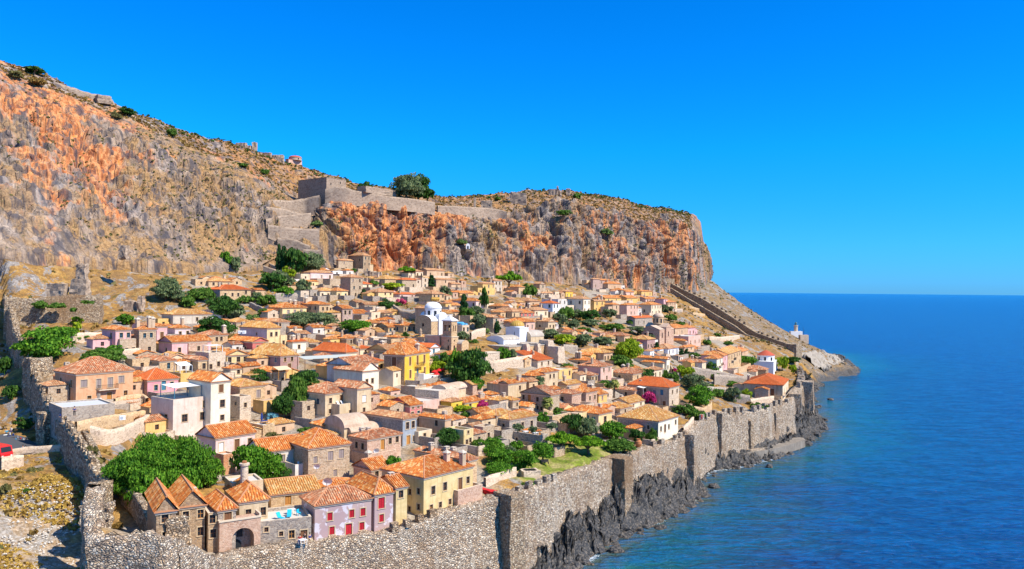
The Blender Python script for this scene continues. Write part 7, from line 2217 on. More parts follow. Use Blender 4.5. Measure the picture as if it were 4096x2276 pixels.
# --- church with the golden ribbed dome on its grey vaults
P0 = hit('K', 1300, 1250); gc = empty('church', (0, 0, 0), 0, 'white church with golden ribbed dome rising from broad grey cement vaults', 'church')
B = block(gc, ('base_wall', 'base_roof'), 'K', 830, 1300, 1850, 1160, P0, 44, WALLS['stone_tan'](), M_GRAYV, 'flat', zb=-4)
zt = P0.z + B[5] + .22
f_ = lambda x, y: atz('K', x, y, zt)
Bw = block(gc, ('wing_wall', 'wing_roof'), 'K', 1040, 1235, 1430, 1075, f_(1235, 1128), 44, M_BLUEW, M_GRAYV, 'vx', rh=1.3, zb=-3)
Bc = block(gc, ('crossing_wall', 'crossing_roof'), 'K', 1265, 1425, 1535, 935, f_(1425, 1092), 44, M_BLUEW, M_WH, 'flat', zb=-3, holes=[('L', 2.2, 2.7, 1.9, 3.2)])
block(gc, ('east_wall', 'east_roof'), 'K', 1530, 1565, 1720, 1035, f_(1560, 1090), 44, WALLS['cream_tan'](), M_GRAYV, 'vx', rh=2.0, LL=Bc[4] * 1.1, zb=-3)
block(gc, ('south_wall', 'south_roof'), 'K', 800, 1225, 1300, 1165, atz('K', 1225, 1205, P0.z + .5), 44, WALLS['white_worn'](), M_GRAYV, 'vy', rh=1.2, LR=4.5, zb=-4)
block(gc, ('chapel_wall', 'chapel_roof'), 'K', 700, 735, 825, 1125, hit('K', 735, 1215), 30, WALLS['stone_tan'](), M_GRAYV, 'vy', rh=1.2, LL=8, zb=-3)
cp_ = lpt(Bc, Bc[3] * .5, Bc[4] * .5, 0); sp = FPX / cp_.y
dome(gc, cp_, 84 / 2.981 / sp, at('K', 1390, 925, cp_.y).z - .6, at('K', 1390, 912, cp_.y).z, at('K', 1390, 838, cp_.y).z, M_BLUEW, M_GOLD, ribs=1, nwin=0, n=20)
for (x, y, s_, w_, n_) in ((1470, 1180, 3.2, 1.2, 0), (1600, 1180, 3.4, 1.2, 1), (1740, 1200, 5.0, 2.2, 2), (1860, 1280, 5.0, 2.6, 3)):
    p = hit('K', x, y + 60); local_box('buttress', WALLS['stone_light'](), p, R(40), (w_, 4.4, s_), gc, n_, .15, 5, .22)
# --- bath house with the tiled low dome
P0 = hit('F', 815, 925); bh = empty('bath_house', (0, 0, 0), 0, 'square pale stone bath house with a low ribbed terracotta tiled dome beside it', 'bath house')
B = block(bh, ('hall_wall', 'hall_roof'), 'F', 738, 815, 957, 752, P0, 36, WALLS['stone_light'](), M_CORN, 'flat', holes=[('R', 2.6, 3.3, 1.6, 3.2), ('R', 4.6, 5.3, 1.6, 3.2)])
Pb = hit('F', 560, 850)
B2 = block(bh, ('wing_wall', 'wing_roof'), 'F', 500, 600, 740, 765, P0 + Vector((-9.5, 3.5, 0)), 36, WALLS['white_worn'](), roofmat('o'), 'hip', LL=7, rh=1.0, LR=8)
cp_ = Vector((at('F', 757, 765, P0.y + 7).x, P0.y + 7, 0)); sp = FPX / cp_.y
dome(bh, cp_, 98 / 2.385 / sp, at('F', 757, 800, cp_.y).z, at('F', 757, 768, cp_.y).z, at('F', 757, 708, cp_.y).z, M_WH, roofmat('o'), ribs=1, n=18, nwin=0)
# --- brown church
P0 = hit('P', 1305, 975); bc = empty('church', (0, 0, 0), 0, 'weathered brown stone church with small grey dome and cross gables below the cliff slope', 'church')
B = block(bc, ('nave_wall', 'nave_roof'), 'P', 1095, 1305, 1480, 800, P0, 37, WALLS['stone_pink'](), plaster('pale_slabs', (.52, .38, .28), .8), 'gx', rh=1.6, holes=[('R', 2.0, 2.9, 2.4, 4.6), ('R', 6.0, 6.9, 3.4, 5.4), ('L', 3, 7, .2, 4.4), ('L', 4.6, 5.3, 5.5, 6.2)])
block(bc, ('transept_wall', 'transept_roof'), 'P', 1095, 1390, 1480, 770, lpt(B, B[3] * .36, -.6, 0), 37, WALLS['stone_pink'](), plaster('pale_slabs', (.5, .4, .3)), 'gy', LR=B[3] * .36, LL=B[4] + 1.2, rh=1.6, holes=[('R', 1.8, 2.6, 3.0, 5.0), ('R', 1.8, 2.6, 6.2, 7.4)])
cp_ = lpt(B, B[3] * .54, B[4] * .5, 0); sp = FPX / cp_.y
dome(bc, cp_, 62 / 2.981 / sp, at('P', 1278, 735, cp_.y).z, at('P', 1278, 650, cp_.y).z, at('P', 1278, 600, cp_.y).z, WALLS['stone_tan'](), M_VAULT)
# --- white church with the red conical roof
P0 = hit('G', 1655, 952); rc = empty('church', (0, 0, 0), 0, 'white church with a round drum and red conical tiled roof near the east corner', 'church')
B = block(rc, ('nave_wall', 'nave_roof'), 'G', 1475, 1655, 1700, 832, P0, 25, M_BLUEW, M_WH, 'flat', rh=.8, holes=[('R', 2.6, 3.2, 2.4, 3.8)])
cp_ = lpt(B, B[3] * .45, B[4] * .5, 0); sp = FPX / cp_.y
dome(rc, cp_, 80 / 2.385 / sp, at('G', 1588, 830, cp_.y).z, at('G', 1588, 765, cp_.y).z, at('G', 1588, 714, cp_.y).z, M_WH, M_REDT, cone=True)

# ================================================================== FORTRESS AND RUINS ON THE ROCK
M_FORT = stone('fort', [(.36, .26, .18), (.43, .32, .23), (.29, .21, .15), (.48, .36, .26)], (.42, .31, .22), 1.1, plasterfrac=.25)
ft = empty('fortress', (0, 0, 0), 0, 'stone fortress gate and long rampart on the cliff edge above the zigzag path', 'fortress')
B = block(ft, ('bastion', 'bastion_top'), 'L', 925, 1205, 1382, 500, at('L', 1205, 720, 403), 38, M_FORT, M_FORT, 'flat', zb=-8, holes=[('R', 2.5, 3.1, 8.0, 9.2), ('R', 8.5, 9.1, 9.2, 10.4)])


def rampart(nm, parent, c, pts, ds, h, thick=1.6, mat=None, batter=.05, par=False, step=1.6):
    ds = [min(d, on_cliff(c, x, y + 38).y - .8, on_cliff(c, x, y + 14).y - .8) for (x, y), d in zip(pts, ds)]
    ds = [(ds[max(i - 1, 0)] + ds[i] * 2 + ds[min(i + 1, len(ds) - 1)]) / 4 for i in range(len(ds))]
    tops = [at(c, x, y, d) for (x, y), d in zip(pts, ds)]
    hs_ = h if isinstance(h, list) else [h] * len(tops)
    return ribbon(nm, tops, thick, [p.z - q for p, q in zip(tops, hs_)], mat or M_FORT, parent, batter=batter, nf=8, rough=.15, step=step, inner=1.5)


o, Pq, Nq = rampart('rampart', ft, 'L', [(1195, 610), (1288, 585), (1400, 592), (1460, 622), (1600, 645), (1800, 680), (2050, 705), (2240, 735)], [400.5, 401, 402, 403, 406, 412, 424, 434], [8, 8, 8, 8, 7, 7, 7, 7])
rampart('rampart', ft, 'M', [(110, 370), (280, 374), (420, 384), (520, 388), (640, 402), (700, 420)], [440, 446, 452, 458, 466, 470], 7)
o_ = rough_box((-11, -3, 0), (11, 3, 3.4), 3, .15, 6).build('barracks', M_FORT, ft); p = at('L', 1690, 668, 415); o_.location = p; o_.rotation_euler = (0, 0, R(55))
zz = empty('zigzag_path', (0, 0, 0), 0, 'walled zigzag footpath climbing the gully to the fortress gate', 'path walls')
for i, (pts, ds, h) in enumerate([([(672, 712), (850, 722), (1000, 700), (1140, 668)], [418, 412, 406, 402], [7, 9, 10, 10]), ([(632, 778), (800, 800), (985, 852)], [409, 402, 396], 6), ([(630, 898), (760, 868), (1060, 838)], [400, 397, 394], 7),
                                  ([(650, 955), (780, 965), (930, 985), (1140, 992)], [391, 388, 385, 383], [6, 8, 9, 9]), ([(740, 1075), (900, 1090), (1052, 1155)], [377, 375, 370], 7), ([(985, 1185), (1150, 1190)], [366, 364], 8), ([(600, 1340), (700, 1375), (790, 1425)], [340, 338, 336], 4)]):
    rampart('path_wall', zz, 'L', pts, [d - 3 for d in ds], h, 1.2)


def ruin(label, c, boxes, d, arch=None, name='ruin'):
    r_ = empty(name, (0, 0, 0), 0, label, 'ruin', 'ruins on top of the rock')
    for i, (x0_, y0_, x1_, y1_) in enumerate(boxes):
        dd_ = d + i * .8; a = at(c, x0_, y1_, dd_); b = at(c, x1_, y0_, dd_)
        mb = rough_box((-(b.x - a.x) / 2, -1.0 - .15 * i, -3), ((b.x - a.x) / 2, 1.0 + .9 * (i % 3), b.z - a.z), i + int(x0_), .35, 6, .05)
        o = mb.build('broken_wall', M_FORT, r_); o.location = ((a.x + b.x) / 2, dd_, a.z); o.rotation_euler = (0, 0, R(-8 + 9 * (i % 3)))
    return r_


ruin('ruined palace with jagged broken walls on the skyline left of the fortress', 'L', [(345, 172, 440, 270), (432, 200, 490, 300), (500, 168, 540, 262), (455, 235, 530, 320), (530, 265, 582, 330), (360, 205, 420, 275)], 446)
ruin('broken vaulted ruin right of the jagged palace ruin', 'L', [(585, 265, 682, 330), (650, 312, 730, 398), (730, 290, 795, 400), (690, 292, 800, 345)], 455)
p = at('L', 845, 375, 462); cu2 = empty('chapel', (0, 0, 0), 0, 'small chapel with low red dome on the ridge above the fortress', 'chapel')
Bq = block(cu2, ('wall', 'roof'), 'L', 800, 845, 958, 325, p, 35, plaster('pink_ridge_wall', (.58, .36, .26)), M_REDT, 'flat', zb=-4)
dome(cu2, lpt(Bq, Bq[3] * .62, Bq[4] * .5, 0), 3.6, p.z + Bq[5], at('L', 900, 312, 466).z, at('L', 900, 288, 466).z, M_VAULT, M_REDT, nwin=4)
for lb, c, bx, d in [('square ruined blockhouse on the edge of the orange plateau', 'M', [(733, 262, 870, 330), (735, 255, 800, 300)], 500), ('tall broken wall slabs near the highest point of the far plateau', 'M', [(1062, 232, 1128, 300), (1132, 205, 1145, 240), (1150, 242, 1170, 280)], 535),
                    ('curved broken wall beside the lone green bush on the far plateau', 'M', [(1212, 225, 1246, 268), (1265, 280, 1320, 308)], 548), ('lone pillar and dark arch ruin on the left part of the orange plateau', 'M', [(422, 300, 437, 392), (485, 330, 575, 384)], 462),
                    ('small stone hut ruin at the right end of the far plateau', 'M', [(2020, 440, 2090, 475)], 575), ('broken hut with arched doorway on the dry upper left slope', 'Q', [(925, 465, 1040, 545)], 255), ('low ruined wall with rocks on the dry upper left slope', 'Q', [(580, 700, 800, 760), (860, 650, 1040, 760)], 250),
                    ('pointed ruin stub among rubble above the pink row', 'Q', [(1650, 850, 1710, 960), (1490, 910, 1610, 990)], 262), ('twin white arches of a cave chapel at the foot of the left cliff', 'Q', [(1430, 250, 1520, 305)], 283), ('dark ruined arches behind the yellow orange roofed house', 'J', [(1650, 400, 1740, 480), (1740, 415, 1860, 470)], 372)]:
    ruin(lb, c, bx, d)
rp = empty('rampart', (0, 0, 0), 0, 'pale ruined rampart with a square tower along the top left skyline of the cliff', 'rampart')
pts = [(57, 172), (110, 196), (171, 220), (237, 240), (281, 250), (288, 262), (316, 276)]
tops = [P3(u, v - 2, d) for (u, v), d in zip(pts, [370, 374, 379, 384, 388, 389, 391])]
ribbon('wall_face', tops, 2.0, [p.z - 7 for p in tops], M_FORT, rp, batter=.05, nf=6, rough=.25, step=1.6, topn=.5)
local_box('tower', M_FORT, P3(260, 262, 383), R(40), (6, 5, 3.8), rp, 4, .3, 6)
# white cave chapel door in the far cliff
p = on_cliff('M', 395, 705); q = MB(); q.prism([(a, b) for a, b in arch_poly(2.0, 3.0)], -.5, .5, 0); o = q.build('cave_chapel', M_WH); o.rotation_euler = (R(90), 0, R(10)); o.location = p + Vector((0, -2.2, -1)); tag(o, 'tiny whitewashed arched chapel front set in the far cliff face', 'chapel')
q = MB(); q.prism([(a, b) for a, b in arch_poly(.9, 1.7)], .5, .56, 0); q.build('door', M_GLASS, o)
# lighthouse beyond the point
p = atz('G', 1868, 575, 22.0); p = at('G', 1868, 585, 600); lh = empty('lighthouse', p, 0, 'small white lighthouse with glass lantern on the far point', 'lighthouse')
mb = MB(); mb.box((-7, -3, -8), (7, 3, 3.2)); mb.build('keeper_house', M_WH, lh)
mb = MB(); mb.lathe([(2.3, 3.2), (2.0, 8.6), (2.7, 8.7), (2.7, 9.3), (1.5, 9.4)], 12); mb.build('tower', WALLS['stone_light'](), lh)
mb = MB(); mb.lathe([(1.3, 9.4), (1.3, 11.4), (1.6, 11.5), (.9, 12.6), (0, 12.8)], 12); mb.build('lantern', M_WOODT, lh); lh.scale = (.62, .62, .72); lh.location.z += 1.5
p = at('G', 1942, 600, 585); mb = MB(); mb.box((-3, -2, -6), (3, 2, 2.2)); o = mb.build('hut', WALLS['stone_light'](), None, loc=p); tag(o, 'small hut with a mast below the far lighthouse', 'hut')
q = MB(); q.tube((0, 0, 2), (0, 0, 8), .14, .08, 5); q.build('mast', M_IRON, o)

# ================================================================== GARDEN AND TERRACE WALLS
GW = [('G', [(880, 955), (1150, 1000), (1370, 1050)], None, 3.2, 'stone_gray', 'long grey wall of the walled garden in the east quarter'),
      ('G', [(1005, 1160), (1210, 1172), (1270, 1220), (1430, 1248)], None, 3.4, 'stone_gray', 'stepped grey wall in front of the walled olive garden'),
      ('G', [(1090, 1050), (1290, 1065), (1460, 1082)], None, 4.0, 'stone_gray', 'rear wall of the walled olive garden'),
      ('G', [(1500, 1160), (1660, 1165), (1735, 1150)], None, 2.4, 'stone_light', 'terrace wall at the foot of the large seaside house'),
      ('G', [(1435, 1250), (1520, 1235), (1590, 1225), (1660, 1215)], None, 2.2, 'stone_light', 'low pale wall along the sea front walk'),
      ('H', [(580, 1075), (700, 1030), (870, 965)], None, 1.8, 'stone_light', 'dry stone wall of pale boulders below the vegetable garden'),
      ('H', [(860, 935), (960, 955), (1130, 985)], None, .4, 'stone_tan', 'low kerb of the stepped path beside the lawn'),
      ('F', [(815, 935), (920, 930), (1260, 870)], None, 3.4, 'stone_light', 'high pale retaining wall of the square below the red roofed house'),
      ('F', [(1040, 830), (1250, 855), (1400, 845)], None, 2.0, 'stone_light', 'courtyard wall in front of the large flat red roof'),
      ('F', [(380, 1050), (560, 1020), (710, 1085)], None, 1.6, 'stone_light', 'terrace wall under the trees of the square'),
      ('E', [(690, 1345), (900, 1335), (1100, 1300), (1195, 1280)], None, 4.5, 'stone_tan', 'tall rough wall under the terrace with white rails'),
      ('D', [(660, 1345), (900, 1325), (1100, 1290)], None, 2.4, 'stone_gray', 'grey stone wall at the edge of the open terrace'),
      ('D', [(1100, 1300), (1210, 1265), (1350, 1250), (1390, 1290)], None, 2.6, 'stone_tan', 'ruined house walls right of the open terrace'),
      ('A', [(590, 225), (720, 235), (880, 200), (1000, 180)], None, 1.0, 'stone_tan', 'low step wall below the open terrace'),
      ('A', [(650, 300), (790, 270), (1000, 230), (1230, 190)], None, 2.4, 'stone_tan', 'sloping retaining wall above the fig trees'),
      ('A', [(760, 360), (900, 400), (1050, 370), (1270, 250)], None, 3.0, 'stone_light', 'eroded rubble slope wall above the fig trees'),
      ('A', [(85, 490), (250, 470), (420, 455), (565, 445)], None, 1.5, 'stone_light', 'roadside parapet wall by the gate'),
      ('A', [(10, 600), (110, 585), (200, 575)], None, 2.2, 'stone_light', 'small ruined wall on the grass outside the town'),
      ('A', [(1480, 780), (1700, 745), (1880, 705)], None, 1.6, 'stone_gray', 'long low wall behind the twin gabled brown house'),
      ('D', [(655, 650), (850, 645), (990, 640)], None, 2.8, 'stone_light', 'blank pale wall left of the upper pink row'),
      ('D', [(1160, 770), (1340, 760)], None, 1.6, 'stone_light', 'terrace wall below the upper pink row'),
      ('E', [(720, 240), (900, 235), (990, 240)], None, 2.6, 'stone_gray', 'grey garden wall behind the broad yellow house'),
      ('E', [(860, 500), (1000, 500), (1110, 505)], None, 2.6, 'stone_tan', 'garden wall with a wooden gate under the olive trees'),
      ('E', [(470, 300), (560, 340), (600, 360)], None, 1.6, 'stone_gray', 'narrow wall crossing the green slope'),
      ('E', [(1840, 350), (1900, 400), (2000, 420), (2050, 430)], None, 2.6, 'stone', 'tumbled terrace wall in the rubble left of the white domed church'),
      ('K', [(850, 1080), (930, 1040), (1020, 1020)], None, 2.6, 'stone_light', 'curved garden wall left of the golden domed church'),
      ('K', [(1990, 740), (2120, 735), (2180, 720)], None, 3.0, 'stone_light', 'terrace wall under the big cream white house'),
      ('K', [(1590, 545), (1680, 550)], None, 2.2, 'stone', 'terrace wall below the grey gabled stone house'),
      ('P', [(1700, 1350), (1900, 1370), (2050, 1400)], None, 2.2, 'stone_gray', 'garden wall in front of the white grey house'),
      ('P', [(1430, 1300), (1450, 1345)], None, 2.4, 'stone', 'short wall left of the mimosa tree'),
      ('P', [(160, 1060), (330, 1070)], None, 2.4, 'stone_gray', 'grey ruined wall left of the golden roofed pair'),
      ('P', [(1460, 590), (1570, 600)], None, 1.6, 'stone_gray', 'rough terrace wall at the right edge of the upper town'),
      ('P', [(1660, 545), (1780, 575)], None, 1.4, 'stone_tan', 'upper terrace wall on the dry hillside'),
      ('P', [(1700, 620), (1850, 640)], None, 1.4, 'stone_tan', 'lower terrace wall on the dry hillside'),
      ('P', [(1900, 920), (2040, 930), (2260, 900)], None, 1.6, 'stone_light', 'broken terrace wall at the bottom of the dry hillside'),
      ('J', [(455, 335), (540, 375), (620, 410), (720, 480)], None, 2.2, 'stone', 'long shaded wall dropping from the cypresses'),
      ('J', [(590, 745), (760, 745), (1000, 750)], None, 2.2, 'stone_gray', 'terrace wall under the olive grove of the upper town'),
      ('H', [(1130, 400), (1220, 430)], None, 2.0, 'stone_tan', 'short garden wall left of the small roof terrace block'),
      ('H', [(430, 440), (530, 440), (665, 480)], None, 1.2, 'stone_light', 'white capped wall with flower pots above the ochre block'),
      ('I', [(640, 450), (600, 500), (540, 560)], None, 1.6, 'stone_light', 'parapet wall descending beside the golden roofed seaside house'),
      ('I', [(640, 370), (760, 385), (830, 330)], None, 2.2, 'stone_tan', 'ruined kiosk wall on the sea wall corner')]
for i, (c, pts, d, h, m_, lb) in enumerate(GW):
    base = [hit(c, x, y) for x, y in pts]
    r_ = empty('garden_wall', base[0], 0, lb, 'wall', 'garden and terrace walls')
    tops = [Vector((p.x - base[0].x, p.y - base[0].y, p.z + h - base[0].z)) for p in base]
    ribbon('masonry', tops, .55, [t.z - h - 1.5 for t in tops], WALLS[m_](), r_, batter=.02, nf=5, rough=.05, step=.8, inner=h, topn=.12)
# quay below the sea wall
qp = [atz('I', x, y, 2.6) for x, y in [(840, 650), (930, 665), (1060, 690), (1210, 705), (1330, 690), (1400, 640), (1560, 585), (1700, 600), (1720, 620), (1600, 660), (1450, 700), (1340, 720), (1200, 740), (1040, 760), (940, 705)]]
mb = MB(); mb.prism([(p.x, p.y) for p in qp], .2, 2.7); o = mb.build('quay', plaster('quay_rock', (.22, .19, .155), 1.2, (.32, .28, .23))); tag(o, kind='structure')
qs = [atz('I', x, y, 3.2) for x, y in [(935, 680), (1060, 698), (1200, 712), (1335, 698)]]
r_ = empty('quay_wall', (0, 0, 0), 0, 'low rubble wall along the bathing quay below the battlements', 'wall'); ribbon('masonry', qs, 1.0, 0.5, M_RUB, r_, batter=.1, nf=5, rough=.12, inner=1.4)
# ================================================================== SMALL THINGS
M_SAIL = plain('sail_cloth', (.78, .76, .70), 0.9, var=.04)
M_BEIGE = plain('beige_canvas', (.66, .50, .30), 0.9, var=.05)
M_CYAN = plain('cyan_fabric', (.02, .42, .62), 0.8, var=.04)
M_NAVY = plain('navy_fabric', (.02, .05, .22), 0.8)
M_REDF = plain('red_fabric', (.62, .02, .02), 0.8)
M_CLAY = plain('clay', (.50, .20, .08), 0.9)
M_OCHJ = plain('ochre_jar', (.60, .36, .08), 0.8)
M_METAL = plain('light_metal', (.62, .64, .66), 0.4, 0.5)
M_RUBR = plain('tyre_rubber', (.02, .02, .02), 0.8)
M_REDP = NT('red_vehicle_paint', 0.25, 0.5).out((.72, .015, .012))
M_SKIN = plain('skin', (.52, .30, .20), 0.6, var=.05)
M_HAIR = plain('dark_hair', (.03, .02, .015), 0.7)


def on_roof(idx_label):
    for k_, (root, P0, eR, eL, LR, LL, H) in HOUSES.items():
        if root.get('label', '').startswith(idx_label): return root, P0, eR, eL, LR, LL, H
    raise KeyError(idx_label)


def hp(h, a, b, z):
    root, P0, eR, eL, LR, LL, H = h
    return Vector((P0.x + eR[0] * a + eL[0] * b, P0.y + eR[1] * a + eL[1] * b, P0.z + z))


def hang(h): return math.atan2(h[2][1], h[2][0])


def awning(label, p, ang, w_, d_, hgt, cloth, post, sag=.25, tilt=.35):
    r_ = empty('awning', p, ang, label, 'awning', 'awnings over the terraces'); mb = MB(); n = 6
    Z = lambda a, b: hgt + tilt * b / d_ - sag * math.sin(math.pi * a / w_) * math.sin(math.pi * b / d_)
    for i in range(n):
        for j in range(n):
            q = [(w_ * (i + s) / n, d_ * (j + t) / n) for s, t in ((0, 0), (1, 0), (1, 1), (0, 1))]
            mb.quad([(a, b, Z(a, b)) for a, b in q]); mb.quad([(a, b, Z(a, b) - .03) for a, b in q[::-1]])
    mb.build('canopy', cloth, r_)
    for a in (0, w_):
        for b in (0, d_):
            m = MB(); m.box((a - .06, b - .06, 0), (a + .06, b + .06, Z(a, b) + .03)); m.build('post', post, r_)
    return r_


h = on_roof('tall cream pink building')
awning('large white canopy on blue posts over the rooftop restaurant', hp(h, .8, 1.0, h[6] - .5), hang(h), h[4] - 2.0, min(h[5] - 2, 5.0), 2.6, M_SAIL, M_WOODT)
h = on_roof('ochre block whose'); awning('small white shade sail above the ochre block terrace', hp(h, .3, .8, h[6] - .9), hang(h), h[4] * .7, 2.6, 2.5, M_SAIL, M_METAL, .4, .7)
h = on_roof('stone tan house with a beige awning'); awning('beige canvas awning on wooden struts below the brown mauve house', hp(h, .4, -2.6, 1.6), hang(h), h[4] - .6, 2.4, 2.3, M_BEIGE, M_WOODO, .05, .7)
h = on_roof('light stone block with a white pergola'); awning('white pergola roof on thin posts beside the stone house with mottled roof', hp(h, .4, .6, h[6] - .9), hang(h), h[4] * .8, 2.6, 2.5, M_WHITEP, M_WHITEP, .0, .1)
h = on_roof('tan house with a small white awning'); awning('little white awning by the drooping palm', hp(h, 1.2, -2.2, 1.4), hang(h), 3.0, 2.1, 2.2, M_SAIL, M_METAL, .05, .3)
p = hit('E', 1000, 985); awning('long white slatted canopy of the shaded restaurant', p + Vector((0, 0, 1.5)), R(38), 14, 4.6, 3.2, plain('slatted_cloth', (.50, .52, .46), .9), M_WOODB, .0, .4)
p = hit('F', 1340, 1250)


def furniture_table(c, x, y, d, label, mat=M_WHITEP, w_=1.6, chairs=(), grp='terrace tables', p=None):
    p = p or at(c, x, y, d); r_ = empty('table', p, R(40), label, 'table', grp); mb = MB()
    mb.box((-w_ / 2, -.45, .70), (w_ / 2, .45, .75)); mb.build('table_top', mat, r_)
    for a in (-1, 1):
        for b in (-1, 1): m = MB(); m.box((a * w_ * .42 - .03, b * .36 - .03, 0), (a * w_ * .42 + .03, b * .36 + .03, .70)); m.build('leg', mat, r_)
    return r_


def chair(p, ang, mat, label, grp):
    r_ = empty('chair', p, ang, label, 'chair', grp); mb = MB(); mb.box((-.24, -.24, .42), (.24, .24, .47)); mb.build('seat', mat, r_)
    mb = MB(); mb.box((-.24, .2, .47), (.24, .25, .92)); mb.build('backrest', mat, r_)
    for a in (-1, 1):
        for b in (-1, 1): m = MB(); m.box((a * .2 - .025, b * .2 - .025, 0), (a * .2 + .025, b * .2 + .025, .42)); m.build('leg', mat, r_)
    return r_


def lounger(p, ang, mat, label):
    r_ = empty('deckchair', p, ang, label, 'deckchair', 'deckchairs on the terraces'); mb = MB(); mb.box((-.32, -.7, .30), (.32, .35, .36)); mb.build('seat', mat, r_)
    mb = MB(); mb.quad([(-.32, .35, .33), (.32, .35, .33), (.32, .85, 1.0), (-.32, .85, 1.0)]); mb.quad([(-.32, .39, .29), (-.32, .89, .96), (.32, .89, .96), (.32, .39, .29)]); mb.build('backrest', mat, r_)
    for a in (-1, 1):
        for b in (-.6, .3): m = MB(); m.box((a * .29 - .025, b - .025, 0), (a * .29 + .025, b + .025, .30)); m.build('leg', M_WHITEP, r_)


h = on_roof('grey stone block carrying the white sun terrace')
zt = h[6] - .5; L_ = h[4]
lounger(hp(h, L_ * .45, 1.6, zt), hang(h) + .5, M_CYAN, 'left bright cyan deckchair on the white sun terrace')
lounger(hp(h, L_ * .62, 2.4, zt), hang(h) - .2, M_CYAN, 'right bright cyan deckchair on the white sun terrace')
furniture_table(0, 0, 0, 0, 'tall white table by the wooden door of the sun terrace', p=hp(h, L_ * .70, 4.2, zt), w_=1.1)
chair(hp(h, L_ * .82, 3.0, zt), 1.0, M_CYAN, 'blue chair beside the white table on the sun terrace', 'terrace chairs')
h = on_roof('square rubble tower'); zt = h[6] - .7
furniture_table(0, 0, 0, 0, 'long white dining table on the rubble tower', p=hp(h, h[4] * .5, 1.9, zt), w_=2.4)
chair(hp(h, h[4] * .2, 1.2, zt), 1.2, M_WHITEP, 'white chair at the left end of the tower dining table', 'terrace chairs'); chair(hp(h, h[4] * .5, 3.0, zt), .8, M_WHITEP, 'white chair behind the tower dining table', 'terrace chairs')
h = on_roof('low terrace wall with dining'); furniture_table(0, 0, 0, 0, 'white table with black chairs on the low terrace wall', p=hp(h, h[4] * .4, 1.5, h[6] - .5), w_=2.6)
chair(hp(h, h[4] * .72, 1.4, h[6] - .5), 1.2, M_IRON, 'black chair at the right end of the low terrace', 'terrace chairs')
h = on_roof('streaked white block'); zt = h[6] - .8
chair(hp(h, h[4] * .45, 1.3, zt), .4, M_WHITEP, 'left white plastic chair on the streaked white balcony', 'terrace chairs'); chair(hp(h, h[4] * .75, 1.8, zt), 1.0, M_WHITEP, 'right white plastic chair on the streaked white balcony', 'terrace chairs')
h = on_roof('long grey retaining block'); zt = h[6] - .6
for i, (a, b) in enumerate(((.25, 1.6), (.45, 3.0), (.7, 1.8))): pass
for i, b in enumerate((.18, .38, .58, .8)):
    q = hp(h, max(h[4] * .5, 1.2), h[5] * b, zt)
    furniture_table(0, 0, 0, 0, ['first', 'second', 'third', 'fourth'][i] + ' white table of the restaurant terrace counted from the lawn side', p=q, w_=1.3)
    chair(q + Vector((.9, -.6, 0)), i, M_WOODO, 'wooden chair at the %s restaurant terrace table' % ['first', 'second', 'third', 'fourth'][i], 'terrace chairs')
h = on_roof('projecting arched balcony'); zt = h[6] - .6
lounger(hp(h, h[4] * .35, 1.5, zt), 1.2, M_WHITEP, 'left white deckchair on the arched balcony'); lounger(hp(h, h[4] * .6, 1.5, zt), 1.2, M_WHITEP, 'right white deckchair on the arched balcony')


def parasol(p, mat, label, open_=True, r0=1.5):
    r_ = empty('parasol', p, 0, label, 'parasol', 'parasols of the town'); m = MB(); m.tube((0, 0, 0), (0, 0, 2.5), .04, .04, 6); m.build('pole', M_WOODB, r_)
    m = MB(); m.lathe([(r0, 2.0), (r0 * .5, 2.4), (0, 2.65)] if open_ else [(.12, .9), (.26, 1.3), (.16, 2.2), (0, 2.6)], 8); m.build('canopy', mat, r_)


h = on_roof('low stone terrace block with blue parasol'); parasol(hp(h, h[4] * .4, 2.2, h[6] - .3), M_NAVY, 'closed navy blue parasol on the stone terrace', False)
furniture_table(0, 0, 0, 0, 'blue table beside the closed navy parasol', p=hp(h, h[4] * .7, 2.6, h[6] - .3), mat=M_NAVY, w_=1.4)
for i, (x, y) in enumerate(((330, 1005), (372, 992), (410, 985), (350, 1030))):
    parasol(hit('F', x, y) + Vector((0, 0, .2)), M_REDF, ['leftmost', 'second', 'rightmost', 'frontmost'][i] + ' red parasol of the cafe below the bright yellow mansion', True, .95)


def balcony(h, a0, a1, z, side='R', mat=M_IRON, slab=M_CORN):
    root = h[0]; mb = MB(); dep = 1.0
    mb.box((a0, -dep, z - .15), (a1, 0, z)); o = mb.build('balcony', slab, root); rl = MB()
    for a in np.arange(a0 + .03, a1, .16): rl.box((a - .012, -dep + .02, z), (a + .012, -dep + .045, z + .95))
    for x in (a0 + .03, a1 - .03):
        for b in np.arange(-dep + .1, 0, .18): rl.box((x - .012, b, z), (x + .012, b + .024, z + .95))
    rl.box((a0, -dep, z + .95), (a1, -dep + .06, z + 1.0)); rl.box((a0, -dep, z + .95), (a0 + .05, 0, z + 1.0)); rl.box((a1 - .05, -dep, z + .95), (a1, 0, z + 1.0)); rl.build('railing', mat, o)


h = on_roof('large orange plastered'); balcony(h, h[4] * .36, h[4] * .70, h[6] * .50)
h = on_roof('tall bright yellow mansion'); balcony(h, h[4] * .38, h[4] * .66, h[6] * .56, slab=M_OCHJ); balcony(h, h[4] * .38, h[4] * .66, h[6] * .22)
h = on_roof('cream white terraced house'); balcony(h, h[4] * .3, h[4] * .8, h[6] * .5, mat=M_WOODB)
h = on_roof('long stone terraced house'); balcony(h, h[4] * .25, h[4] * .45, h[6] * .5)
h = on_roof('large seaside house'); balcony(h, .2, h[4] - .2, h[6] * .35)
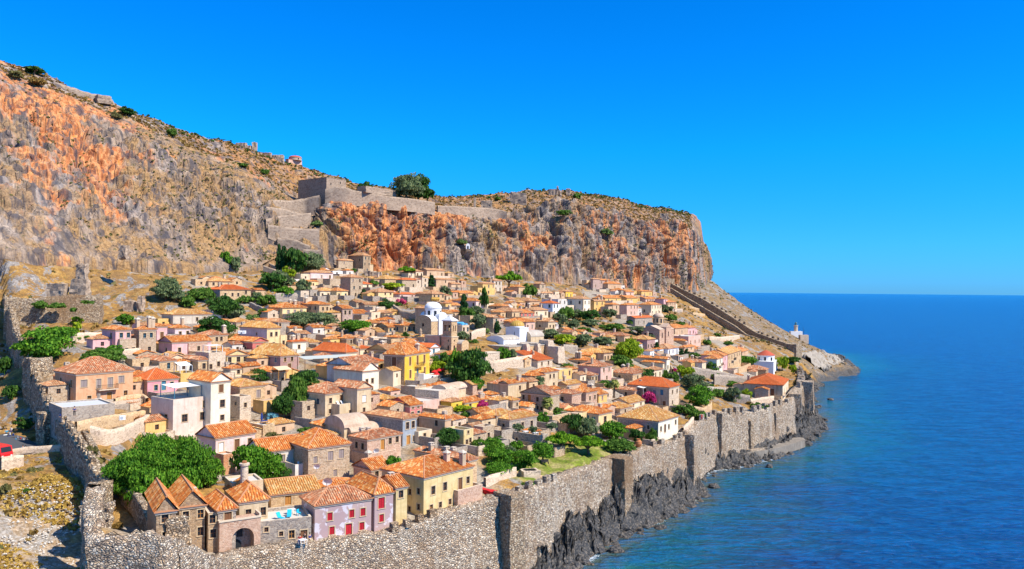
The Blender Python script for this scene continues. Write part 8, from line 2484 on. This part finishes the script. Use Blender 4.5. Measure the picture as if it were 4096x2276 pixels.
# white stair and terrace of the yellow mansion, jars, dishes, air conditioners
h = on_roof('tall bright yellow mansion'); mb = MB(); mb.box((h[4] * .45, -2.6, -5), (h[4] + 1.2, 0, 1.7)); mb.box((h[4] * .40, -2.6, -5), (h[4] * .45, 0, 2.6)); mb.build('terrace', M_WH, h[0])


def jar(p, mat, label, s=1.0, grp='clay jars of the town'):
    m = MB(); m.lathe([(.0, 0), (.20 * s, 0), (.42 * s, .45 * s), (.38 * s, .75 * s), (.18 * s, .95 * s), (.26 * s, 1.05 * s), (.2 * s, 1.05 * s), (0, .9 * s)], 14)
    o = m.build('jar', mat, smooth=True, loc=p); tag(o, label, 'jar', grp)


h = on_roof('ochre stone house with clay jars')
for i in range(4): jar(hp(h, -1.2 + i * 1.2, -1.2, 1.6), M_OCHJ, ['leftmost', 'second', 'third', 'rightmost'][i] + ' of four ochre jars on the wall by the ochre stone house', 1.5)
jar(hit('H', 2037, 690), M_CLAY, 'large red clay urn standing on the sea front walk by the purple bougainvillea', 1.9)
jar(hit('H', 1848, 735), M_CLAY, 'small red pot under the dense round shrub at the end of the lawn', .9)
jar(hit('F', 1795, 990) + Vector((-80, 0, 0)) * 0 + Vector((0, 0, 0)), M_OCHJ, 'ochre jar beside the shed in the middle of town', 1.2)


def dish(c, x, y, d, label, r0=.55):
    p = at(c, x, y, d); r_ = empty('satellite_dish', p, R(200), label, 'satellite dish', 'satellite dishes')
    m = MB(); n = 14
    for k in range(3):
        for i in range(n):
            t0, t1 = 2 * math.pi * i / n, 2 * math.pi * (i + 1) / n; a, b = r0 * k / 3, r0 * (k + 1) / 3; zz_ = lambda q: .3 * q * q / r0
            P = [(a * math.cos(t0), zz_(a), a * math.sin(t0)), (b * math.cos(t0), zz_(b), b * math.sin(t0)), (b * math.cos(t1), zz_(b), b * math.sin(t1)), (a * math.cos(t1), zz_(a), a * math.sin(t1))]
            m.quad(P if k else P[1:])
    o = m.build('dish', M_WHITEP, r_); o.rotation_euler = (R(-25), 0, 0); m = MB(); m.tube((0, 0, 0), (0, -.1, -1.2), .03, .03, 5); m.build('arm', M_METAL, r_)


dish('B', 1622, 557, 137, 'white satellite dish on the wall of the light stone house'); dish('B', 1712, 683, 131, 'large white dish behind the peeling lilac house', .8)
dish('C', 1073, 478, 141, 'grey dish on the roof behind the long ochre mansion'); dish('C', 645, 425, 150, 'blue grey dish on the low terrace of the pinkish stone house'); dish('E', 790, 708, 205, 'blue dish on the pale yellow annex'); dish('J', 1242, 1250, 232, 'blue dish above the long pale house')
for i, (c, x, y, d, lb) in enumerate((('C', 603, 420, 150, 'white air conditioner box on the low terrace of the pinkish stone house'), ('E', 380, 545, 215, 'left air conditioner box behind the brick red house'), ('E', 420, 545, 215, 'right air conditioner box behind the brick red house'), ('A', 1035, 150, 146, 'white electric cabinet on the wall below the open terrace'))):
    p = at(c, x, y, d); r_ = empty('air_conditioner' if i < 3 else 'electric_cabinet', p, R(40), lb, 'air conditioner' if i < 3 else 'cabinet'); m = MB(); m.box((-.5, -.2, -.4), (.5, .2, .4)); m.build('casing', M_WHITEP, r_)
    m = MB(); m.lathe([(.28, 0), (.28, .03), (0, .03)], 12); o = m.build('fan_grille' if i < 3 else 'lock', M_METAL, r_); o.rotation_euler = (R(90), 0, 0); o.location = (-.12, -.2, 0)
# white chimney pot on the open terrace and round chimney on the wall roof
p = hit('D', 940, 1282); r_ = empty('chimney', p, 0, 'white standing chimney alone on the open terrace beside the large orange mansion', 'chimney'); m = MB(); m.box((-.45, -.35, -.2), (.45, .35, 2.3)); m.build('shaft', M_WH, r_); m = MB(); m.box((-.25, -.2, 2.3), (.25, .2, 3.2)); m.build('pot', WALLS['stone_gray'](), r_)
p = at('B', 1010, 690, 121); r_ = empty('chimney', p, 0, 'tall round chimney on the flat roof above the arched porch', 'chimney'); m = MB(); m.lathe([(.62, -2), (.55, 2.4), (.75, 2.45), (.75, 2.75), (.4, 2.8)], 14); m.build('shaft', WALLS['stone_light'](), r_); m = MB(); m.box((-.25, -.25, 2.7), (.25, .25, 3.1)); m.build('pot', M_CLAY, r_)
h2 = house('B', 'm5', 905, 1190, 705, 800, 'flat', 't', 'cream_tan', '0', 'flat roofed plastered block with a round chimney, behind the arched porch', th=58, d=121.5, ch=[])
h3 = house('D', 'm8', 590, 1110, 1278, 1330, 'flat', 't', 'stone_gray', '0', 'open grey paved terrace in front of the large orange mansion', th=47, d=144, LL=9, floor=M_FLOORB)
# arched porch of the small tower house
P0 = at('B', 797, 1345, 110.5); r_ = empty('arched_porch', P0, R(90 - 57), 'tall arched stone porch carrying a small parapet terrace at the sea wall', 'porch'); Wd, Hh = 5.6, at('B', 797, 1040, 110.5).z - P0.z
mb = MB(); n = 12; a0, a1, ztop_ = Wd * .30, Wd * .84, Hh * .76; r0 = (a1 - a0) / 2; cx = (a0 + a1) / 2
mb.quad([(0, 0, -4), (a0, 0, -4), (a0, 0, Hh), (0, 0, Hh)]); mb.quad([(a1, 0, -4), (Wd, 0, -4), (Wd, 0, Hh), (a1, 0, Hh)])
for k in range(n):
    t0, t1 = math.pi - math.pi * k / n, math.pi - math.pi * (k + 1) / n; p0 = (cx + r0 * math.cos(t0), ztop_ - r0 + r0 * math.sin(t0)); p1 = (cx + r0 * math.cos(t1), ztop_ - r0 + r0 * math.sin(t1))
    mb.quad([(p0[0], 0, p0[1]), (p1[0], 0, p1[1]), (p1[0], 0, Hh), (p0[0], 0, Hh)]); mb.quad([(p0[0], 0, p0[1]), (p0[0], 1.9, p0[1]), (p1[0], 1.9, p1[1]), (p1[0], 0, p1[1])])
mb.quad([(a0, 0, -4), (a0, 0, ztop_ - r0), (a0, 1.9, ztop_ - r0), (a0, 1.9, -4)]); mb.quad([(a1, 0, -4), (a1, 1.9, -4), (a1, 1.9, ztop_ - r0), (a1, 0, ztop_ - r0)])
mb.quad([(a0, 1.9, -4), (a1, 1.9, -4), (a1, 1.9, ztop_), (a0, 1.9, ztop_)])
mb.quad([(0, 0, -4), (0, 0, Hh), (0, 2.4, Hh), (0, 2.4, -4)]); mb.quad([(Wd, 0, -4), (Wd, 2.4, -4), (Wd, 2.4, Hh), (Wd, 0, Hh)]); mb.quad([(0, 0, Hh), (Wd, 0, Hh), (Wd, 2.4, Hh), (0, 2.4, Hh)]); mb.quad([(0, 2.4, -4), (Wd, 2.4, -4), (Wd, 2.4, Hh), (0, 2.4, Hh)])
mb.build('arch_wall', WALLS['stone_pink'](), r_); q = MB(); q.box((-.1, -.12, Hh), (Wd + .1, .15, Hh + .22)); q.box((-.1, .15, Hh), (.15, 2.4, Hh + .22)); q.box((Wd - .15, .15, Hh), (Wd + .1, 2.4, Hh + .5)); q.build('parapet', M_CORN, r_)
q = MB(); q.prism(arch_poly(1.6, 2.4), 0, .1); o = q.build('door', M_GLASS, r_); o.rotation_euler = (R(90), 0, 0); o.location = (a0 + .9, 1.85, -.6); q = MB(); q.box((-.4, 0, 0), (.4, .06, 1.1)); o = q.build('window', M_GLASS, r_); o.location = (cx, 1.82, ztop_ - 1.7)
# flag, tarpaulin, red tarpaulin, dome pot
p = at('P', 1408, 196, 552); r_ = empty('flag', p, 0, 'blue and white striped flag flying on the upper east wall tower', 'flag'); m = MB(); m.tube((0, 0, -3), (0, 0, 3.4), .07, .05, 5); m.build('pole', M_METAL, r_)
for k in range(5):
    m = MB(); m.quad([(-.0 if k > 1 else 1.2, 0, 3.2 - k * .42), (3.6, .5, 3.2 - k * .42), (3.6, .5, 2.78 - k * .42), (-.0 if k > 1 else 1.2, 0, 2.78 - k * .42)]); m.build('stripe', M_CYAN if k % 2 == 0 else M_WHITEP, r_)
m = MB(); m.quad([(0, 0, 3.2), (1.2, .16, 3.2), (1.2, .16, 2.36), (0, 0, 2.36)]); m.build('canton', M_CYAN, r_)
h = on_roof('light stone flat roofed house'); mb = rough_box((0, 0, 0), (h[4] * .7, 4.0, .7), 3, .3, 6); o = mb.build('tarpaulin', plain('blue_tarpaulin', (.10, .42, .72), .5)); o.location = hp(h, h[4] * .5, 1.5, h[6] - .1); o.rotation_euler = (0, 0, hang(h)); tag(o, 'crumpled light blue tarpaulin on the flat roof right of the bell tower', 'tarpaulin')
p = hit('H', 612, 1150); o = rough_box((-1.6, -.6, 0), (1.6, .6, 1.0), 8, .15, 5, .1).build('covered_boat', M_REDF); o.location = p; o.rotation_euler = (0, 0, R(-40)); tag(o, 'bright red covered bundle lying behind the sea wall right of the rubble tower', 'boat')
p = hit('H', 1000, 965); r_ = empty('stone_well', p, R(20), 'small square stone well at the edge of the lawn', 'well'); o = rough_box((-1.7, -1.3, -1), (1.7, 1.3, 1.2), 2, .1, 5).build('kerb', WALLS['stone_light'](), r_); q = MB(); q.box((-1.1, -.7, 1.16), (1.1, .7, 1.28)); q.build('opening_shade', M_GLASS, r_)  # dark slab on the solid kerb stands for the shaded well mouth
p = hit('H', 1145, 850); r_ = empty('bench', p, R(15), 'dark garden bench in the shade on the lawn', 'bench'); m = MB(); m.box((-.8, -.2, .42), (.8, .2, .47)); m.build('seat', M_IRON, r_); m = MB(); m.box((-.8, .18, .5), (.8, .22, .95)); m.build('backrest', M_IRON, r_)
for a in (-.7, .7): m = MB(); m.box((a - .04, -.2, 0), (a + .04, .2, .42)); m.build('leg', M_IRON, r_)


# ------------------------------------------------------------------ people
def skin_mesh(name, verts, edges, radii, mat, sub=1):
    me = bpy.data.meshes.new(name + '_skeleton'); me.from_pydata(verts, edges, []); o = bpy.data.objects.new(name, me); COL.objects.link(o)
    md = o.modifiers.new('s', 'SKIN'); md.use_smooth_shade = True
    for i, v in enumerate(me.skin_vertices[0].data): v.radius = (radii[i], radii[i] * .85); v.use_root = (i == 0)
    if sub: o.modifiers.new('b', 'SUBSURF').levels = sub
    dg = bpy.context.evaluated_depsgraph_get(); out = bpy.data.meshes.new_from_object(o.evaluated_get(dg)); bpy.data.objects.remove(o); out.name = name
    out.materials.clear(); out.materials.append(mat); return out


def figure(sit=False):
    hz = .52 if sit else .95
    K = (lambda s: (s * .12, -.42, .48)) if sit else (lambda s: (s * .11, -.03, .50)); A_ = (lambda s: (s * .12, -.44, .08)) if sit else (lambda s: (s * .12, .02 * s, .09))
    v = [(0, 0, hz), (0, 0, hz + .25), (0, -.01, hz + .46), (0, -.01, hz + .56), (0, -.03, hz + .68), (0, -.02, hz + .80)]; e = [(0, 1), (1, 2), (2, 3), (3, 4), (4, 5)]; r_ = [.13, .125, .12, .055, .095, .075]
    T = len(v)
    for s in (-1, 1):
        k = len(v); v += [(s * .10, 0, hz - .04), K(s), A_(s), (A_(s)[0], A_(s)[1] - .16, .04)]; e += [(0, k), (k, k + 1), (k + 1, k + 2), (k + 2, k + 3)]; r_ += [.10, .065, .045, .04]
        k = len(v); el = (s * .27, -.05, hz + .20); wr = (s * .25, -.24, hz + .06); v += [(s * .19, 0, hz + .45), el, wr, (wr[0], wr[1] - .09, wr[2] - .02)]; e += [(2, k), (k, k + 1), (k + 1, k + 2), (k + 2, k + 3)]; r_ += [.06, .045, .032, .035]
        pm = k + 3
        for f in range(4): j = len(v); b = v[pm]; v += [(b[0] + (f - 1.5) * .022, b[1] - .05, b[2] - .01), (b[0] + (f - 1.5) * .026, b[1] - (.085 - .008 * abs(f - 1.4)), b[2] - .035)]; e += [(pm, j), (j, j + 1)]; r_ += [.010, .008]
        j = len(v); b = v[pm]; v += [(b[0] - s * .045, b[1] + .0, b[2] + .0), (b[0] - s * .05, b[1] - .035, b[2] - .02)]; e += [(pm - 1, j), (j, j + 1)]; r_ += [.010, .008]
    return v, e, r_, hz


def full_clothes(sit):
    v, e, r_, hz = figure(sit); body = skin_mesh('body', v, e, r_, M_SKIN, 1)
    # index of right/left limbs in v: legs at 6..9, arm 10.., second side further on
    l0 = 6; a0 = 10; l1 = 6 + 8 + 10; a1 = l1 + 4
    sv = [v[0], v[1], v[2], v[a0], v[a0 + 1], v[a1], v[a1 + 1]]; se = [(0, 1), (1, 2), (2, 3), (3, 4), (2, 5), (5, 6)]; sr = [.15, .145, .14, .082, .062, .082, .062]
    tv = [v[0], v[l0], v[l0 + 1], v[l0 + 2], v[l1], v[l1 + 1], v[l1 + 2]]; te = [(0, 1), (1, 2), (2, 3), (0, 4), (4, 5), (5, 6)]; tr_ = [.15, .12, .085, .07, .12, .085, .07]
    hd = MB(); hd.lathe([(.0, hz + .905), (.07, hz + .885), (.108, hz + .82), (.11, hz + .75), (.09, hz + .70)], 10)
    for k in range(len(hd.v)): hd.v[k] = (hd.v[k][0], hd.v[k][1] + .015, hd.v[k][2])
    return body, skin_mesh('shirt', sv, se, sr, M_WHITEP, 1), skin_mesh('trousers', tv, te, tr_, M_NAVY, 1), hd.mesh('hair', M_HAIR, True)


FIG = {s: full_clothes(s) for s in (False, True)}


def person(p, ang, shirt, trousers, label, sit=False, grp='people in the town'):
    r_ = empty('person', p, ang, label, 'person', grp); b, s, t, h_ = FIG[sit]
    for nm, me, mt in (('body', b, None), ('shirt', s, shirt), ('trousers', t, trousers), ('hair', h_, None)):
        o = link(bpy.data.objects.new(nm, me), r_)
        if mt: o.material_slots[0].link = 'OBJECT'; o.material_slots[0].material = mt
    return r_


ht = h3; zt = h3[6] - .28
person(at('A', 630, 138, 143.5), .4, M_NAVY, M_IRON, 'person in dark clothes standing on the open terrace beside a bag')
person(at('A', 530, 142, 144.5), -.5, M_NAVY, M_NAVY, 'person in dark clothes sitting at the wall end of the open terrace', True)
for (x, y, sh, tr, lb, st) in ((193, 465, M_CYAN, M_BEIGE, 'left of two people with hats standing on the road by the gate', False), (215, 470, M_REDF, M_WHITEP, 'right of two people standing on the road by the gate, in red', False), (95, 300, M_SAIL, M_NAVY, 'person in white standing among the parked scooters', False),
                               (535, 440, M_WHITEP, M_NAVY, 'person in a white shirt sitting on the roadside parapet by the gate', True), (55, 300, M_CYAN, M_IRON, 'person in light blue sitting among the parked scooters', True)):
    p = hit('A', x, y); person(p, random.uniform(-1, 1), sh, tr, lb, st)
for (x, y, sh, tr, lb, st) in ((1480, 1215, M_REDF, M_NAVY, 'left person sitting at the small table by the grey stone door', True), (1522, 1200, M_IRON, M_NAVY, 'middle person in black at the small table by the grey stone door', True), (1565, 1205, M_NAVY, M_BEIGE, 'right person leaning at the small table by the grey stone door', True)):
    person(at('B', x, y, 114.5), random.uniform(-1, 1), sh, tr, lb, st)
furniture_table(0, 0, 0, 0, 'small table between three seated people by the grey stone door', p=at('B', 1505, 1225, 113.8), w_=1.0)
for i, (x, y, lb) in enumerate(((1545, 578, 'left bather in red sitting on the quay rocks'), (1560, 572, 'middle bather standing on the quay rocks'), (1575, 580, 'right bather sitting on the quay rocks'))):
    p = atz('I', x, y, 2.9); person(p, i, (M_REDF, M_SKIN, M_SKIN)[i], (M_REDF, M_NAVY, M_IRON)[i], lb, i != 1)
person(at('H', 1617, 292, 225), .3, M_CYAN, M_NAVY, 'person in blue working on the tiled roof in the middle of the east quarter')
person(atz('G', 970, 1382, 16.5), .3, M_REDF, M_REDF, 'person in red on the sea wall walk near the ruined kiosk')
p = hit('H', 1225, 705); person(p, 1.1, M_REDF, M_BEIGE, 'person in red sitting under the umbrella tree by the lawn', True)


# ------------------------------------------------------------------ truck and scooters outside the gate
p = hit('A', 20, 512); tk = empty('truck', p, R(-28), 'bright red truck cab cut by the left edge of the picture', 'truck')
mb = MB()
prof = [(-3.2, .55), (1.25, .55), (1.35, 1.2), (1.2, 1.55), (.85, 2.55), (-.6, 2.65), (-3.2, 2.65)]
n = len(prof)
for k in range(n):
    a, b = prof[k], prof[(k + 1) % n]; mb.quad([(a[0], -1.05, a[1]), (b[0], -1.05, b[1]), (b[0], 1.05, b[1]), (a[0], 1.05, a[1])])
mb.quad([(q[0], -1.05, q[1]) for q in prof]); mb.quad([(q[0], 1.05, q[1]) for q in prof][::-1]); mb.build('body', M_REDP, tk)
m = MB(); m.quad([(1.235, -.9, 1.6), (1.235, .9, 1.6), (.90, .85, 2.45), (.90, -.85, 2.45)]); m.build('windscreen', M_GLASS, tk)
for s in (-1, 1):
    m = MB(); m.box((.0, s * 1.055 - .01, 1.6), (.85, s * 1.055 + .01, 2.35)); m.build('side_window', M_GLASS, tk)
    m = MB(); m.box((1.3, s * .75 - .15, .85), (1.38, s * .75 + .15, 1.05)); m.build('headlight', M_WHITEP, tk)
    for x in (.55, -2.3):
        m = MB(); m.tube((x, s * .82, .45), (x, s * 1.1, .45), .46, .46, 18); o = m.build('wheel', M_RUBR, tk); m = MB(); m.tube((x, s * 1.08, .45), (x, s * 1.12, .45), .24, .22, 12); m.build('rim', M_METAL, o)
m = MB(); m.box((1.2, -1.0, .35), (1.45, 1.0, .62)); m.build('bumper', M_IRON, tk)


def scooter(p, ang, mat, label):
    r_ = empty('scooter', p, ang, label, 'scooter', 'scooters parked by the gate')
    for x in (-.62, .62):
        m = MB(); m.tube((x, -.05, .27), (x, .05, .27), .27, .27, 14); o = m.build('wheel', M_RUBR, r_); m = MB(); m.tube((x, -.055, .27), (x, .055, .27), .15, .15, 10); m.build('rim', M_METAL, o)
    m = MB(); m.box((-.75, -.16, .35), (-.05, .16, .70)); m.box((-.05, -.14, .30), (.40, .14, .38)); m.quad([(.40, -.18, .30), (.40, .18, .30), (.58, .15, .95), (.58, -.15, .95)]); m.box((.42, -.16, .35), (.55, .16, .92)); m.build('body', mat, r_)
    m = MB(); m.box((-.75, -.13, .70), (-.02, .13, .80)); m.build('seat', M_IRON, r_); m = MB(); m.tube((.52, -.32, 1.02), (.52, .32, 1.02), .02, .02, 5); m.tube((.62, 0, .3), (.50, 0, 1.02), .03, .03, 5); m.build('handlebar', M_METAL, r_)


SC = [(60, 318, M_WHITEP, 'white scooter at the far left of the parked row'), (92, 330, M_NAVY, 'dark blue scooter second in the parked row'), (125, 350, M_METAL, 'silver scooter in the middle of the parked row'), (150, 362, M_REDP, 'red scooter in the parked row'), (178, 372, M_WHITEP, 'white scooter second from the right of the parked row'), (200, 362, M_IRON, 'black scooter at the right end of the parked row'), (110, 372, M_CYAN, 'light blue scooter in front of the parked row')]
for i, (x, y, mt, lb) in enumerate(SC): scooter(hit('A', x, y), R(60 + 12 * math.sin(i * 2.1)), mt, lb)
# asphalt in front of the gate
rd = [hit('A', x, y) for x, y in [(-60, 330), (60, 300), (200, 330), (300, 385), (445, 440), (300, 465), (100, 490), (-60, 520)]]
mb = MB(); cxy = sum(rd, Vector()) / len(rd)
for k in range(len(rd)): mb.quad([cxy + Vector((0, 0, .45)), rd[k] + Vector((0, 0, .45)), rd[(k + 1) % len(rd)] + Vector((0, 0, .45))])
o = mb.build('road', plain('asphalt', (.09, .09, .095), .9)); tag(o, kind='structure')
if 'SPOTS' not in globals(): SPOTS = []
build_terrain(SPOTS)
